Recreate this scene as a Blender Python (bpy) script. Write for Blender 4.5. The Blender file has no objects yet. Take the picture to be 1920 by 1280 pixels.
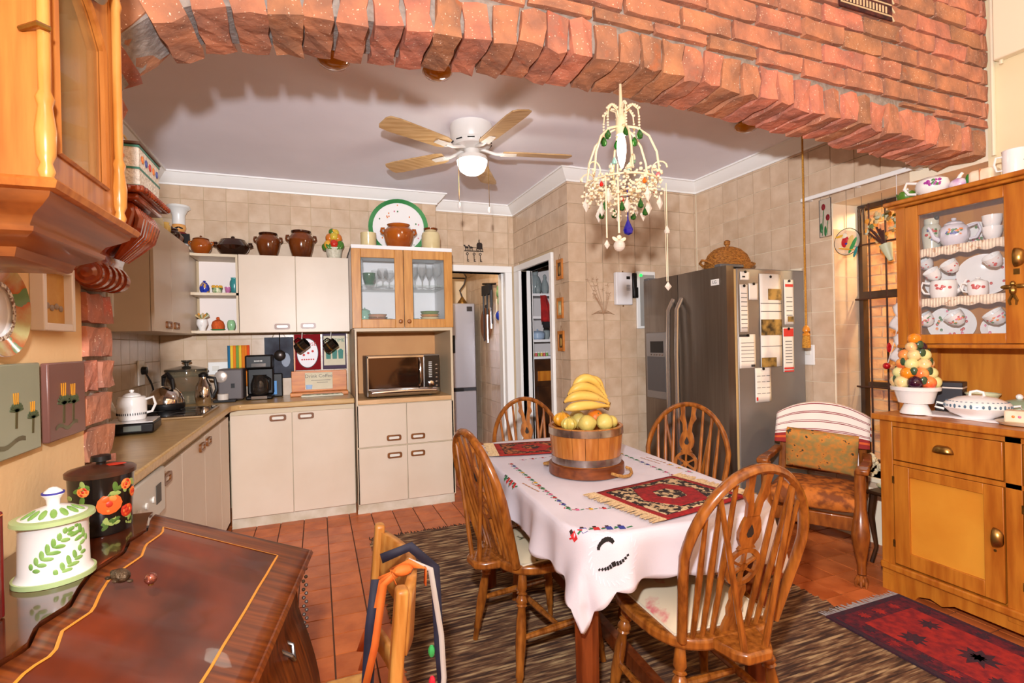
import bpy, bmesh, math, random
from mathutils import Vector, Matrix
random.seed(7)
PI = math.pi
SC = bpy.context.scene
COL = SC.collection

# ------------------------------------------------------------------ camera
FPX = 950.0; ZC = 1.32
YAW, PIT, ROL = math.radians(21.0), math.radians(-0.1), math.radians(-1.25)
_f = Vector((math.sin(YAW)*math.cos(PIT), math.cos(YAW)*math.cos(PIT), math.sin(PIT)))
_r = Vector((math.cos(YAW), -math.sin(YAW), 0)); _u = _r.cross(_f)
CR = _r*math.cos(ROL)+_u*math.sin(ROL); CU = -_r*math.sin(ROL)+_u*math.cos(ROL); CF = _f
CAM = Vector((0, 0, ZC))
cd = bpy.data.cameras.new('camera'); cam = bpy.data.objects.new('camera', cd); COL.objects.link(cam)
cd.sensor_width = 36; cd.lens = 36*FPX/1920; cd.clip_start = .05; cd.clip_end = 60
cam.matrix_world = Matrix(((CR.x, CU.x, -CF.x, CAM.x), (CR.y, CU.y, -CF.y, CAM.y), (CR.z, CU.z, -CF.z, CAM.z), (0, 0, 0, 1)))
SC.camera = cam
# ------------------------------------------------------------------ light
W = bpy.data.worlds.new('world'); SC.world = W; W.use_nodes = True
W.node_tree.nodes['Background'].inputs[0].default_value = (1.0, .78, .55, 1)
W.node_tree.nodes['Background'].inputs[1].default_value = .30
def lamp(name, kind, loc, power, color=(1, 1, 1), size=.1, rot=None, falloff=None, sizey=None):
    l = bpy.data.lights.new(name, kind); l.energy = power; l.color = color
    if kind == 'AREA':
        l.size = size
        if sizey: l.shape = 'RECTANGLE'; l.size_y = sizey
    elif kind != 'SUN': l.shadow_soft_size = size
    if falloff:
        l.use_nodes = True; nt = l.node_tree; em = nt.nodes['Emission']
        fo = nt.nodes.new('ShaderNodeLightFalloff'); fo.inputs[0].default_value = 1.0; fo.inputs[1].default_value = 0
        m1 = nt.nodes.new('ShaderNodeMath'); m1.operation = 'MULTIPLY'; m1.inputs[1].default_value = falloff[0]; nt.links.new(fo.outputs['Linear'], m1.inputs[0])
        m2 = nt.nodes.new('ShaderNodeMath'); m2.operation = 'MULTIPLY_ADD'; m2.inputs[1].default_value = falloff[1]; nt.links.new(fo.outputs['Constant'], m2.inputs[0]); nt.links.new(m1.outputs[0], m2.inputs[2])
        nt.links.new(m2.outputs[0], em.inputs['Strength'])
    o = bpy.data.objects.new(name, l); COL.objects.link(o); o.location = loc
    if rot: o.rotation_euler = rot
    o['label'] = {'camera_flash': 'small camera flash just above the camera', 'living_room_lamp': 'ceiling lamp panel of the front room behind the camera',
                  'scullery_lamp': 'ceiling lamp inside the scullery', 'outside_fill_lamp': 'added unseen fill lamp outside the window'}.get(name, 'lamp'); o['category'] = 'lamp'
    return o
lamp('camera_flash', 'POINT', (-.06, -.02, 1.62), 98, (.95, .96, 1), .03, falloff=(.30, .24))
lamp('living_room_lamp', 'AREA', (1.3, -.9, 3.2), 24, (1, .66, .34), 2.2, (0.25, 0, 0))
lamp('scullery_lamp', 'POINT', (1.45, 5.4, 2.4), 14, (1, .8, .55), .08)
lamp('outside_fill_lamp', 'POINT', (3.82, 1.62, 2.25), 75, (1, .74, .42), .06)  # added unseen point light, brightens the outside brick wall and window reveal
SC.view_settings.view_transform = 'Standard'; SC.view_settings.look = 'None'
SC.view_settings.exposure = 0.0; SC.view_settings.gamma = 1.0; SC.view_settings.use_curve_mapping = False

# ------------------------------------------------------------------ pixel -> point in the room (1920x1280 frame)
def ray(x, y): return CR*((x-960)/FPX)-CU*((y-640)/FPX)+CF
def PZ(x, y, z): d = ray(x, y); return CAM+d*((z-ZC)/d.z)
def PY(x, y, Y): d = ray(x, y); return CAM+d*(Y/d.y)
def PX(x, y, X): d = ray(x, y); return CAM+d*(X/d.x)

# ------------------------------------------------------------------ materials
def lin(c):
    return tuple(((v/255)/12.92 if v/255 <= .04045 else ((v/255+.055)/1.055)**2.4) for v in c[:3])+(1,)
MATS = {}
def mat(name, c, c2=None, scale=6, rough=.5, metal=0, bump=0, bscale=60, stretch=(1, 1, 1), detail=5, rand=0, emit=0,
        trans=0, alpha=1, coat=0, c3=None, wave=0, spec=.5, lo=.35, hi=.65, randhue=0, c3pos=None):
    if name in MATS: return MATS[name]
    m = bpy.data.materials.new(name); m.use_nodes = True; nt = m.node_tree; N = nt.nodes; L = nt.links
    b = N['Principled BSDF']
    b.inputs['Roughness'].default_value = rough; b.inputs['Metallic'].default_value = metal
    b.inputs['Specular IOR Level'].default_value = spec; b.inputs['Coat Weight'].default_value = coat
    b.inputs['Transmission Weight'].default_value = trans; b.inputs['Alpha'].default_value = alpha
    base = lin(c); out = None
    tc = N.new('ShaderNodeTexCoord'); mp = N.new('ShaderNodeMapping'); L.new(tc.outputs['Object'], mp.inputs[0]); mp.inputs['Scale'].default_value = stretch
    if rand or randhue:
        oi = N.new('ShaderNodeObjectInfo')
        ad = N.new('ShaderNodeVectorMath'); ad.operation = 'ADD'
        sc_ = N.new('ShaderNodeVectorMath'); sc_.operation = 'SCALE'; sc_.inputs[0].default_value = (13, 29, 17); L.new(oi.outputs['Random'], sc_.inputs['Scale'])
        L.new(tc.outputs['Object'], ad.inputs[0]); L.new(sc_.outputs[0], ad.inputs[1]); L.new(ad.outputs[0], mp.inputs[0])
    if c2:
        if wave:
            t = N.new('ShaderNodeTexWave'); t.inputs['Scale'].default_value = scale; t.inputs['Distortion'].default_value = wave
            t.inputs['Detail'].default_value = 3; t.inputs['Detail Scale'].default_value = 1.5
        else:
            t = N.new('ShaderNodeTexNoise'); t.inputs['Scale'].default_value = scale; t.inputs['Detail'].default_value = detail
        L.new(mp.outputs[0], t.inputs['Vector'])
        r = N.new('ShaderNodeValToRGB'); L.new(t.outputs['Fac'], r.inputs[0])
        r.color_ramp.elements[0].position = lo; r.color_ramp.elements[0].color = base
        r.color_ramp.elements[1].position = hi; r.color_ramp.elements[1].color = lin(c2)
        if c3: e = r.color_ramp.elements.new(c3pos if c3pos else (lo+hi)/2+.12); e.color = lin(c3)
        out = r.outputs[0]
    if rand or randhue:
        h = N.new('ShaderNodeHueSaturation')
        if out: L.new(out, h.inputs['Color'])
        else: h.inputs['Color'].default_value = base
        mr = N.new('ShaderNodeMapRange'); L.new(oi.outputs['Random'], mr.inputs[0]); mr.inputs[3].default_value = 1-rand; mr.inputs[4].default_value = 1+rand
        L.new(mr.outputs[0], h.inputs['Value'])
        if randhue:
            mr2 = N.new('ShaderNodeMapRange'); L.new(oi.outputs['Random'], mr2.inputs[0]); mr2.inputs[3].default_value = .5+randhue; mr2.inputs[4].default_value = .5-randhue
            L.new(mr2.outputs[0], h.inputs['Hue'])
        out = h.outputs[0]
    if out: L.new(out, b.inputs['Base Color'])
    else: b.inputs['Base Color'].default_value = base
    if emit:
        b.inputs['Emission Color'].default_value = base; b.inputs['Emission Strength'].default_value = emit
    if bump:
        t2 = N.new('ShaderNodeTexNoise'); t2.inputs['Scale'].default_value = bscale; t2.inputs['Detail'].default_value = 4; L.new(mp.outputs[0], t2.inputs['Vector'])
        bp = N.new('ShaderNodeBump'); bp.inputs['Strength'].default_value = bump; bp.inputs['Distance'].default_value = .01
        L.new(t2.outputs['Fac'], bp.inputs['Height']); L.new(bp.outputs[0], b.inputs['Normal'])
    MATS[name] = m; m['b'] = 1
    return m
def speckle(m, scale, c, thr, amount=1.0):
    """small specks of a second colour over whatever feeds Base Color"""
    nt = m.node_tree; N = nt.nodes; L = nt.links; b = N['Principled BSDF']
    src = b.inputs['Base Color'].links[0].from_socket
    tc = [n for n in N if n.type == 'MAPPING'][0]
    t = N.new('ShaderNodeTexNoise'); t.inputs['Scale'].default_value = scale; t.inputs['Detail'].default_value = 1; L.new(tc.outputs[0], t.inputs['Vector'])
    r = N.new('ShaderNodeValToRGB'); L.new(t.outputs['Fac'], r.inputs[0]); r.color_ramp.elements[0].position = thr; r.color_ramp.elements[1].position = thr+.04
    mx = N.new('ShaderNodeMix'); mx.data_type = 'RGBA'; L.new(r.outputs[0], mx.inputs[0]); L.new(src, mx.inputs[6]); mx.inputs[7].default_value = lin(c)
    L.new(mx.outputs[2], b.inputs['Base Color']); return m

# ------------------------------------------------------------------ mesh helpers
class MB:
    def __init__(s): s.v = []; s.f = []; s.mk = 0
    def add(s, vs, fs):
        o = len(s.v); s.v += [tuple(p) for p in vs]; s.f += [tuple(i+o for i in f) for f in fs]; return s
    def mark(s): s.mk = len(s.v); return s
    def xf(s, m):
        for i in range(s.mk, len(s.v)): s.v[i] = tuple(m @ Vector(s.v[i]))
        return s
    def box(s, x0, x1, y0, y1, z0, z1):
        return s.add([(x0, y0, z0), (x1, y0, z0), (x1, y1, z0), (x0, y1, z0), (x0, y0, z1), (x1, y0, z1), (x1, y1, z1), (x0, y1, z1)],
                     [(3, 2, 1, 0), (4, 5, 6, 7), (0, 1, 5, 4), (1, 2, 6, 5), (2, 3, 7, 6), (3, 0, 4, 7)])
    def bar(s, p0, p1, w, h, up=(0, 0, 1)):
        p0 = Vector(p0); p1 = Vector(p1); d = (p1-p0).normalized(); up = Vector(up)
        if abs(d.dot(up)) > .98: up = Vector((0, 1, 0))
        a = d.cross(up).normalized()*w/2; b = a.cross(d).normalized()*h/2
        q = [p0-a-b, p0+a-b, p0+a+b, p0-a+b, p1-a-b, p1+a-b, p1+a+b, p1-a+b]
        return s.add(q, [(3, 2, 1, 0), (4, 5, 6, 7), (0, 1, 5, 4), (1, 2, 6, 5), (2, 3, 7, 6), (3, 0, 4, 7)])
    def tube(s, pts, r, n=8, closed=False, flat=1.0):
        pts = [Vector(p) for p in pts]; k = len(pts); rs = r if isinstance(r, (list, tuple)) else [r]*k
        vs = []; fs = []; ref = None
        for i, p in enumerate(pts):
            if closed: d = pts[(i+1) % k]-pts[i-1]
            else: d = pts[min(i+1, k-1)]-pts[max(i-1, 0)]
            d.normalize()
            if ref is None: ref = Vector((0, 0, 1)) if abs(d.z) < .9 else Vector((1, 0, 0))
            a = d.cross(ref)
            if a.length < 1e-5: a = d.orthogonal()
            a.normalize(); b = a.cross(d).normalized(); ref = b
            for j in range(n):
                t = 2*PI*j/n; vs.append(p+a*math.cos(t)*rs[i]+b*math.sin(t)*rs[i]*flat)
        m = k if closed else k-1
        for i in range(m):
            for j in range(n):
                A = i*n+j; B = i*n+(j+1) % n; i2 = (i+1) % k; fs.append((A, B, i2*n+(j+1) % n, i2*n+j))
        if not closed:
            fs.append(tuple(reversed(range(n)))); fs.append(tuple((k-1)*n+j for j in range(n)))
        return s.add(vs, fs)
    def cyl(s, p0, p1, r0, r1=None, n=12): return s.tube([p0, p1], [r0, r0 if r1 is None else r1], n)
    def lathe(s, prof, n=24, c=(0, 0, 0), sx=1, sy=1, cap=True):
        vs = []; fs = []; k = len(prof)
        for r, z in prof:
            for j in range(n):
                t = 2*PI*j/n; vs.append((c[0]+r*math.cos(t)*sx, c[1]+r*math.sin(t)*sy, c[2]+z))
        for i in range(k-1):
            for j in range(n): fs.append((i*n+j, i*n+(j+1) % n, (i+1)*n+(j+1) % n, (i+1)*n+j))
        if cap:
            if prof[0][0] > 1e-4: fs.append(tuple(reversed(range(n))))
            if prof[-1][0] > 1e-4: fs.append(tuple((k-1)*n+j for j in range(n)))
        return s.add(vs, fs)
    def prism(s, poly, a, b, pl='xz'):
        def q(u, v, w): return {'xz': (u, w, v), 'xy': (u, v, w), 'yz': (w, u, v)}[pl]
        n = len(poly); vs = [q(u, v, a) for u, v in poly]+[q(u, v, b) for u, v in poly]
        fs = [tuple(range(n)), tuple(reversed(range(n, 2*n)))]+[(i, n+i, n+(i+1) % n, (i+1) % n) for i in range(n)]
        return s.add(vs, fs)
    def ring(s, c, r0, r1, a, b, n=20, pl='xz', sv=1.0):
        def q(u, v, w): return {'xz': (c[0]+u, c[1]+w, c[2]+v), 'xy': (c[0]+u, c[1]+v, c[2]+w), 'yz': (c[0]+w, c[1]+u, c[2]+v)}[pl]
        vs = []; fs = []
        for j in range(n):
            t = 2*PI*j/n; x, y = math.cos(t), math.sin(t)*sv
            vs += [q(r0*x, r0*y, a), q(r1*x, r1*y, a), q(r1*x, r1*y, b), q(r0*x, r0*y, b)]
        for j in range(n):
            i = 4*j; k = 4*((j+1) % n)
            fs += [(i, i+1, k+1, k), (i+1, i+2, k+2, k+1), (i+2, i+3, k+3, k+2), (i+3, i, k, k+3)]
        return s.add(vs, fs)
    def sph(s, c, r, n=12, m=8):
        r = r if isinstance(r, (tuple, list)) else (r, r, r); vs = [(c[0], c[1], c[2]-r[2])]; fs = []
        for i in range(1, m):
            p = -PI/2+PI*i/m
            for j in range(n):
                t = 2*PI*j/n; vs.append((c[0]+r[0]*math.cos(p)*math.cos(t), c[1]+r[1]*math.cos(p)*math.sin(t), c[2]+r[2]*math.sin(p)))
        vs.append((c[0], c[1], c[2]+r[2])); T = len(vs)-1
        for j in range(n):
            fs.append((0, 1+(j+1) % n, 1+j)); fs.append((T, 1+(m-2)*n+j, 1+(m-2)*n+(j+1) % n))
            for i in range(m-2): fs.append((1+i*n+j, 1+i*n+(j+1) % n, 1+(i+1)*n+(j+1) % n, 1+(i+1)*n+j))
        return s.add(vs, fs)
    def grid(s, fn, nu, nv, thick=0):
        vs = [fn(i/nu, j/nv) for j in range(nv+1) for i in range(nu+1)]; w = nu+1
        return s.add(vs, [(j*w+i, j*w+i+1, (j+1)*w+i+1, (j+1)*w+i) for j in range(nv) for i in range(nu)])
    def at(s, L):
        s.v = [(x-L[0], y-L[1], z-L[2]) for x, y, z in s.v]; return s
    def mesh(s, name):
        me = bpy.data.meshes.new(name); me.from_pydata(s.v, [], s.f)
        bm = bmesh.new(); bm.from_mesh(me); bmesh.ops.recalc_face_normals(bm, faces=bm.faces); bm.to_mesh(me); bm.free(); return me
    def build(s, name, m, parent=None, smooth=.6, bevel=0, seg=2, loc=None, solid=0, sub=0):
        me = s.mesh(name); me.materials.append(m)
        o = bpy.data.objects.new(name, me); COL.objects.link(o)
        if smooth:
            me.polygons.foreach_set('use_smooth', [True]*len(me.polygons)); me.set_sharp_from_angle(angle=smooth)
        if solid: md = o.modifiers.new('solid', 'SOLIDIFY'); md.thickness = solid; md.offset = 0
        if sub: md = o.modifiers.new('sub', 'SUBSURF'); md.levels = sub; md.render_levels = sub
        if bevel: md = o.modifiers.new('bevel', 'BEVEL'); md.width = bevel; md.segments = seg; md.limit_method = 'ANGLE'
        if parent: o.parent = parent
        if loc: o.location = loc
        return o
def tag(o, label=None, cat=None, group=None, kind=None):
    if label: o['label'] = label
    if cat: o['category'] = cat
    if group: o['group'] = group
    if kind: o['kind'] = kind
    return o
def struct(o, label=None): o['kind'] = 'structure'; tag(o, label or o.name.replace('_', ' ')+' of the kitchen', 'structure'); return o
def thing(name, label, cat, loc=(0, 0, 0), rz=0, group=None):
    o = bpy.data.objects.new(name, None); COL.objects.link(o); o.empty_display_size = .1
    o.location = loc; o.rotation_euler = (0, 0, rz); return tag(o, label, cat, group)
def link(name, me, parent=None, loc=(0, 0, 0), rot=None, scale=None):
    o = bpy.data.objects.new(name, me); COL.objects.link(o); o.location = loc
    if rot: o.rotation_euler = rot
    if scale: o.scale = scale
    if parent: o.parent = parent
    return o
def dup(root, loc, rz, label=None, group=None):
    r = root.copy(); COL.objects.link(r); r.location = loc; r.rotation_euler = (0, 0, rz)
    if label: r['label'] = label
    if group: r['group'] = group
    for ch in list(root.children):
        c = ch.copy(); COL.objects.link(c); c.parent = r
        for g in ch.children:
            d = g.copy(); COL.objects.link(d); d.parent = c
    return r
def RZ(a): return Matrix.Rotation(a, 4, 'Z')
def RX(a): return Matrix.Rotation(a, 4, 'X')
def RY(a): return Matrix.Rotation(a, 4, 'Y')
def T(x, y, z): return Matrix.Translation((x, y, z))
def lerp(a, b, t): return a+(b-a)*t
def interp(pts, x):
    for (a, b), (c, d) in zip(pts, pts[1:]):
        if x <= c: return b+(d-b)*(x-a)/(c-a)
    return pts[-1][1]

# common materials
CREAM = mat('cream_laminate', (218, 202, 182), (212, 194, 172), 3, rough=.38)
CREAM_EDGE = mat('cream_edge', (204, 186, 156), rough=.45)
WHITE = mat('white_paint', (238, 236, 232), rough=.45)
CEIL = mat('ceiling_paint', (246, 242, 250), (240, 236, 244), 2, rough=.8)
PEACH = mat('peach_wall', (236, 200, 148), (230, 190, 136), 3, rough=.85, bump=.1)
CREAMWALL = mat('cream_wall', (226, 214, 178), (220, 206, 168), 3, rough=.85)
TILE = mat('beige_tile', (212, 188, 162), (186, 156, 126), 1.3, rough=.28, rand=.05, lo=.3, hi=.75, detail=6)
GROUT = mat('grout', (196, 172, 138), rough=.9)
TERRA = mat('terracotta', (200, 108, 54), (172, 84, 36), 9, rough=.42, rand=.12, bump=.08)
FGROUT = mat('floor_grout', (88, 50, 28), rough=.9)
BRICK = mat('brick', (216, 142, 106), (188, 108, 78), 9, rough=.85, rand=.16, randhue=.012, bump=.6, bscale=35, c3=(160, 112, 92), lo=.3, hi=.72)
speckle(BRICK, 140, (240, 214, 190), .70)
MORTAR = mat('mortar', (172, 164, 156), (146, 138, 130), 40, rough=.95, bump=.5)
PINE = mat('honey_pine', (190, 118, 36), (162, 88, 22), 5, rough=.35, stretch=(6, 6, .7), coat=.2)
OAKCLOCK = mat('golden_oak', (196, 124, 54), (164, 92, 32), 7, rough=.38, stretch=(8, 8, .6), coat=.2)
OAKDARK = mat('oak_moulding', (150, 84, 34), (118, 60, 22), 7, rough=.35, stretch=(3, .6, 8), coat=.2)
CHAIRW = mat('chair_wood', (164, 98, 36), (116, 62, 20), 9, rough=.25, stretch=(6, 6, 1), coat=.35)
OAKDOOR = mat('oak_door', (204, 146, 72), (180, 120, 52), 6, rough=.4, stretch=(7, 7, .8))
WORKTOP = mat('wood_worktop', (206, 172, 118), (186, 148, 92), 7, rough=.3, stretch=(1, 6, 6))
BROWNH = mat('brown_handle', (140, 86, 36), (104, 58, 22), 20, rough=.35)
BRASS = mat('antique_brass', (168, 132, 70), (120, 88, 40), 20, rough=.3, metal=.9)
CHROME = mat('chrome', (210, 208, 205), rough=.12, metal=1)
STEEL = mat('brushed_steel', (150, 146, 142), (134, 130, 126), 30, rough=.36, metal=.85, stretch=(1, 1, .05))
BLACK = mat('black_plastic', (20, 18, 18), rough=.4, spec=.3)
DARK = mat('dark_interior', (40, 28, 20), rough=.8)
PORC = mat('white_porcelain', (240, 238, 236), rough=.15, coat=.4)
def glassmat(name, c, alpha=.12):
    return mat(name, c, rough=.04, alpha=alpha, spec=.8)
GLASS = glassmat('clear_glass', (225, 232, 232), .16)
PANE = glassmat('window_pane', (230, 236, 236), .06)
# ================================================================== the room
XL, XK, XR = -.54, -1.15, 3.22
YB, YA, YC = 4.68, 4.90, 3.68
XE, XP = 1.06, 1.92
ZK = 2.70; AY0, AY1 = 1.54, 1.75

# floor
fl = struct(MB().box(-1.3, 3.4, -2.6, 6.9, -.1, 0).build('floor', FGROUT, smooth=0), 'terracotta tiled floor')
tp = .16
tile_me = MB().box(-.0765, .0765, -.0765, .0765, -.004, .005).mesh('floor_tile'); tile_me.materials.append(TERRA)
rest = MB(); vis = []
for i in range(-4, 24):
    for j in range(-4, 42):
        x = -.60+tp*(i+.5); y = .2+tp*(j+.5)
        if x > 3.2 or y > 6.6: continue
        d = (Vector((x, y, 0))-CAM); f = d.dot(CF)
        hidden = (.42 < x < 2.2 and 0 < y < 3.45) or y > 4.25 and not (1.05 < x < 1.95) or x < -.62 or (x > 2.75 and y < 1.75) or (x > 2.5 and 2.65 < y) or y > 5.6
        inview = f > .3 and abs(d.dot(CR)/f) < 1.05 and abs(d.dot(CU)/f) < .71
        if inview and not hidden: vis.append((f, x, y))
        else: rest.box(x-.0765, x+.0765, y-.0765, y+.0765, -.004, .005)
vis.sort()
for k, (f, x, y) in enumerate(vis):
    if k < 300: link('floor_tile', tile_me, fl, (x, y, random.uniform(-.0006, .0006)), (0, 0, random.choice((0, PI/2, PI))))
    else: rest.box(x-.0765, x+.0765, y-.0765, y+.0765, -.004, .005)
o = rest.build('floor_tiles_beyond', TERRA, fl, smooth=0); o['kind'] = 'stuff'

# tiles on walls
wt_me = MB().box(-.5, .5, -.007, .0, -.5, .5).mesh('wall_tile'); wt_me.materials.append(TILE)
def tile_wall(parent, kind, fixed, u0, u1, z0, z1, skips=(), p=.16, uo=None, zo=None, face=-1):
    """kind 'y': plane at y=fixed facing -Y (u = x); 'x': plane at x=fixed facing face*X (u = y)"""
    def edges(a, b, o):
        k = math.floor((a-o)/p+1e-6); r = []
        while True:
            s, e = o+k*p, o+(k+1)*p
            if s >= b-1e-6: break
            s, e = max(s, a), min(e, b)
            if e-s > .012: r.append((s, e))
            k += 1
        return r
    n = 0
    for (a, b) in edges(u0, u1, u0 if uo is None else uo):
        for (c, d) in edges(z0, z1, z0 if zo is None else zo):
            A, B, C_, D = a, b, c, d; gone = False
            for (s0, s1, t0, t1) in skips:
                if B <= s0 or A >= s1 or D <= t0 or C_ >= t1: continue
                if s0 <= A+1e-6 and s1 >= B-1e-6 and t0 <= C_+1e-6 and t1 >= D-1e-6: gone = True; break
                if t0 <= C_+.03 and t1 >= D-.03:
                    if s0 > A: B = s0
                    else: A = s1
                elif s0 <= A+.03 and s1 >= B-.03:
                    if t0 > C_: D = t0
                    else: C_ = t1
                else:
                    if s0 > A: B = s0
                    else: A = s1
            if gone or B-A < .012 or D-C_ < .012: continue
            if kind == 'y': link('wall_tile', wt_me, parent, ((A+B)/2, fixed, (C_+D)/2), None, (B-A-.004, 1, D-C_-.004))
            else: link('wall_tile', wt_me, parent, (fixed, (A+B)/2, (C_+D)/2), (0, 0, PI/2 if face > 0 else -PI/2), (B-A-.004, 1, D-C_-.004))
            n += 1
    return n
# kitchen back wall (behind the cupboards)
w = struct(MB().box(XK-.15, XE, YB+.007, YB+.2, 0, ZK).build('wall_back', GROUT, smooth=0), 'beige tiled back wall behind the cream cupboards')
tile_wall(w, 'y', YB+.007, XK, XE, .90, ZK-.06, [(-.9, .3, 1.5, 1.95), (.25, XE, .9, 1.98)])
w = struct(MB().box(XK-.2, XK-.007, AY1, YB+.2, 0, ZK).build('wall_kitchen_left', GROUT, smooth=0), 'beige tiled kitchen wall behind the hob')
tile_wall(w, 'x', XK-.007, 2.4, YB, .90, ZK-.06, [(3.4, YB, 1.5, 1.95)], face=1)
# alcove wall with doorway
w = struct(MB().box(XE, 1.14, YA+.007, YA+.14, 0, ZK).box(1.14, 1.82, YA+.007, YA+.14, 2.02, ZK).box(1.82, XP+.1, YA+.007, YA+.14, 0, ZK).build('wall_alcove', GROUT, smooth=0), 'tiled wall above the scullery doorway')
tile_wall(w, 'y', YA+.007, XE, XP, 2.07, ZK-.06, uo=XE, zo=2.11)
# pantry wall facing left, with doorway
PD0, PD1 = 4.02, 4.72
w = struct(MB().box(XP+.007, XP+.12, YC+.1, PD0, 0, ZK).box(XP+.007, XP+.12, PD0, PD1, 2.02, ZK).box(XP+.007, XP+.12, PD1, YA+.14, 0, ZK).build('wall_pantry', GROUT, smooth=0), 'tiled wall with the pantry doorway')
tile_wall(w, 'x', XP+.007, YC, YA, 0, ZK-.06, [(PD0-.06, PD1+.06, 0, 2.08)], zo=.03)
# wall beside the steel fridge
w = struct(MB().box(XP+.007, XR+.2, YC+.007, YC+.12, 0, ZK).build('wall_far_right', GROUT, smooth=0), 'tiled wall behind the chandelier and steel fridge')
tile_wall(w, 'y', YC+.007, XP, XR, 0.35, ZK-.06, [(2.75, XR, 0, 1.6)], zo=.03)
# right wall with the window
WY0, WY1 = 1.50, PX(1562, 500, XR).y; WZ0 = PX(1632, 893, XR).z; WZ1 = PX(1562, 381, XR).z
w = struct(MB().box(XR+.007, XR+.3, AY0, WY0, 0, ZK).box(XR+.007, XR+.3, WY1, YC+.12, 0, ZK).box(XR+.007, XR+.3, WY0, WY1, 0, WZ0).box(XR+.007, XR+.3, WY0, WY1, WZ1, ZK)
           .build('wall_right', mat('cream_plaster', (236, 222, 196), rough=.7), smooth=0), 'tiled right wall around the window')
tile_wall(w, 'x', XR+.007, AY1, YC, .35, ZK-.06, [(WY0, WY1, WZ0-.02, WZ1), (2.62, YC, 0, 1.65), (AY1, 1.9, 0, ZK)], zo=.03)
# reveal tiles on the far jamb of the window
for k in range(10):
    z0 = WZ0+k*.16; z1 = min(z0+.157, WZ1)
    if z1-z0 > .02: link('reveal_tile', wt_me, w, (XR+.125, WY1+.001, (z0+z1)/2), None, (.23, .6, z1-z0))
# ceilings
struct(MB().box(XK-.2, XR+.3, AY1-.1, YA+.14, ZK, ZK+.1).build('ceiling', CEIL, smooth=0), 'pale kitchen ceiling')
struct(MB().box(XL-.2, XR+.3, -2.7, AY0+.1, 3.4, 3.5).build('ceiling_front_room', CEIL, smooth=0), 'ceiling of the front room')
# cornice
path = [(XK, AY1), (XK, YB), (XE, YB), (XE, YA), (XP, YA), (XP, YC), (XR, YC), (XR, AY1)]
prof = [(0, -.095), (.012, -.095), (.014, -.083), (.03, -.07), (.052, -.045), (.07, -.022), (.078, -.012), (.09, -.012), (.09, 0), (0, 0)]
vs = []; fs = []
for i, p in enumerate(path):
    p = Vector(p); d0 = (Vector(path[i])-Vector(path[i-1])).normalized() if i else None; d1 = (Vector(path[i+1])-p).normalized() if i < len(path)-1 else None
    n0 = Vector((d0.y, -d0.x)) if d0 else None; n1 = Vector((d1.y, -d1.x)) if d1 else None
    m = n0+n1 if (n0 and n1) else (n0 or n1)
    if n0 and n1: m = m/(1+n0.dot(n1))
    for d, z in prof: vs.append((p.x+m.x*d, p.y+m.y*d, ZK+z))
k = len(prof)
for i in range(len(path)-1):
    for j in range(k): fs.append((i*k+j, i*k+(j+1) % k, (i+1)*k+(j+1) % k, (i+1)*k+j))
struct(MB().add(vs, fs).build('trim_1', WHITE, smooth=.5), 'white coved cornice around the kitchen ceiling')

# near walls of the front room
struct(MB().box(XL-.2, XL, -2.6, AY0, 0, 3.4).build('wall_left', PEACH, smooth=0), 'peach painted wall behind the clock')
struct(MB().box(XR, XR+.3, -2.6, AY0, 0, 3.4).build('wall_front_room_right', CREAMWALL, smooth=0), 'cream painted wall right of the brick arch')
struct(MB().box(XL-.2, XR+.3, -2.8, -2.6, 0, 3.4).build('wall_rear', PEACH, smooth=0), 'rear wall of the front room')

# ---------------------------------------------------------------- brick arch
PROF = [(-.54, 1.93), (-.505, 2.03), (-.45, 2.10), (-.38, 2.165), (-.29, 2.208), (-.16, 2.232), (.09, 2.255), (.49, 2.283), (.92, 2.302), (1.26, 2.300), (1.59, 2.285), (2.16, 2.255), (2.68, 2.232), (3.24, 2.205)]
def az(x): return interp(PROF, x)
RING = .115
pts = [(x, z+.02) for x, z in PROF]
poly = [(XL-.0, 3.4)]+[(XL, 1.0)]+pts+[(XR+.02, 3.4)]
wall = struct(MB().prism([(XK-.2, 3.4), (XK-.2, 0), (XL-.012, 0), (XL-.012, 1.95)]+pts[1:]+[(XR+.02, 3.4)], AY0+.014, AY1-.014).build('wall_arch', MORTAR, smooth=0), 'rough red brick arch wall between the two rooms')
def rough_box(name, sx, sy, sz, amp, seed, nx=3, ny=2, nz=2, m=BRICK):
    rnd = random.Random(seed); bm = bmesh.new()
    V = {}
    for i in range(nx+1):
        for j in range(ny+1):
            for k in range(nz+1):
                if 0 < i < nx and 0 < j < ny and 0 < k < nz: continue
                e = sum((i in (0, nx), j in (0, ny), k in (0, nz)))
                a = amp*(.5 if e == 1 else 1)
                p = Vector(((i/nx-.5)*sx, (j/ny-.5)*sy, (k/nz-.5)*sz))
                if e >= 2: p *= (1-amp*.9/max(min(sx, sz), .02)*.25)
                V[i, j, k] = bm.verts.new(p+Vector((rnd.uniform(-a, a), rnd.uniform(-a, a), rnd.uniform(-a, a))))
    def quad(*ks): bm.faces.new([V[k] for k in ks])
    for i in range(nx):
        for j in range(ny):
            for k in (0, nz): quad((i, j, k), (i+1, j, k), (i+1, j+1, k), (i, j+1, k))
    for i in range(nx):
        for k in range(nz):
            for j in (0, ny): quad((i, j, k), (i+1, j, k), (i+1, j, k+1), (i, j, k+1))
    for j in range(ny):
        for k in range(nz):
            for i in (0, nx): quad((i, j, k), (i, j+1, k), (i, j+1, k+1), (i, j, k+1))
    bmesh.ops.recalc_face_normals(bm, faces=bm.faces)
    me = bpy.data.meshes.new(name); bm.to_mesh(me); bm.free(); me.materials.append(m); return me
vous = [rough_box('brick', .086, .215, RING+.01, .007, s, 2, 4, 2) for s in range(6)]
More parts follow.
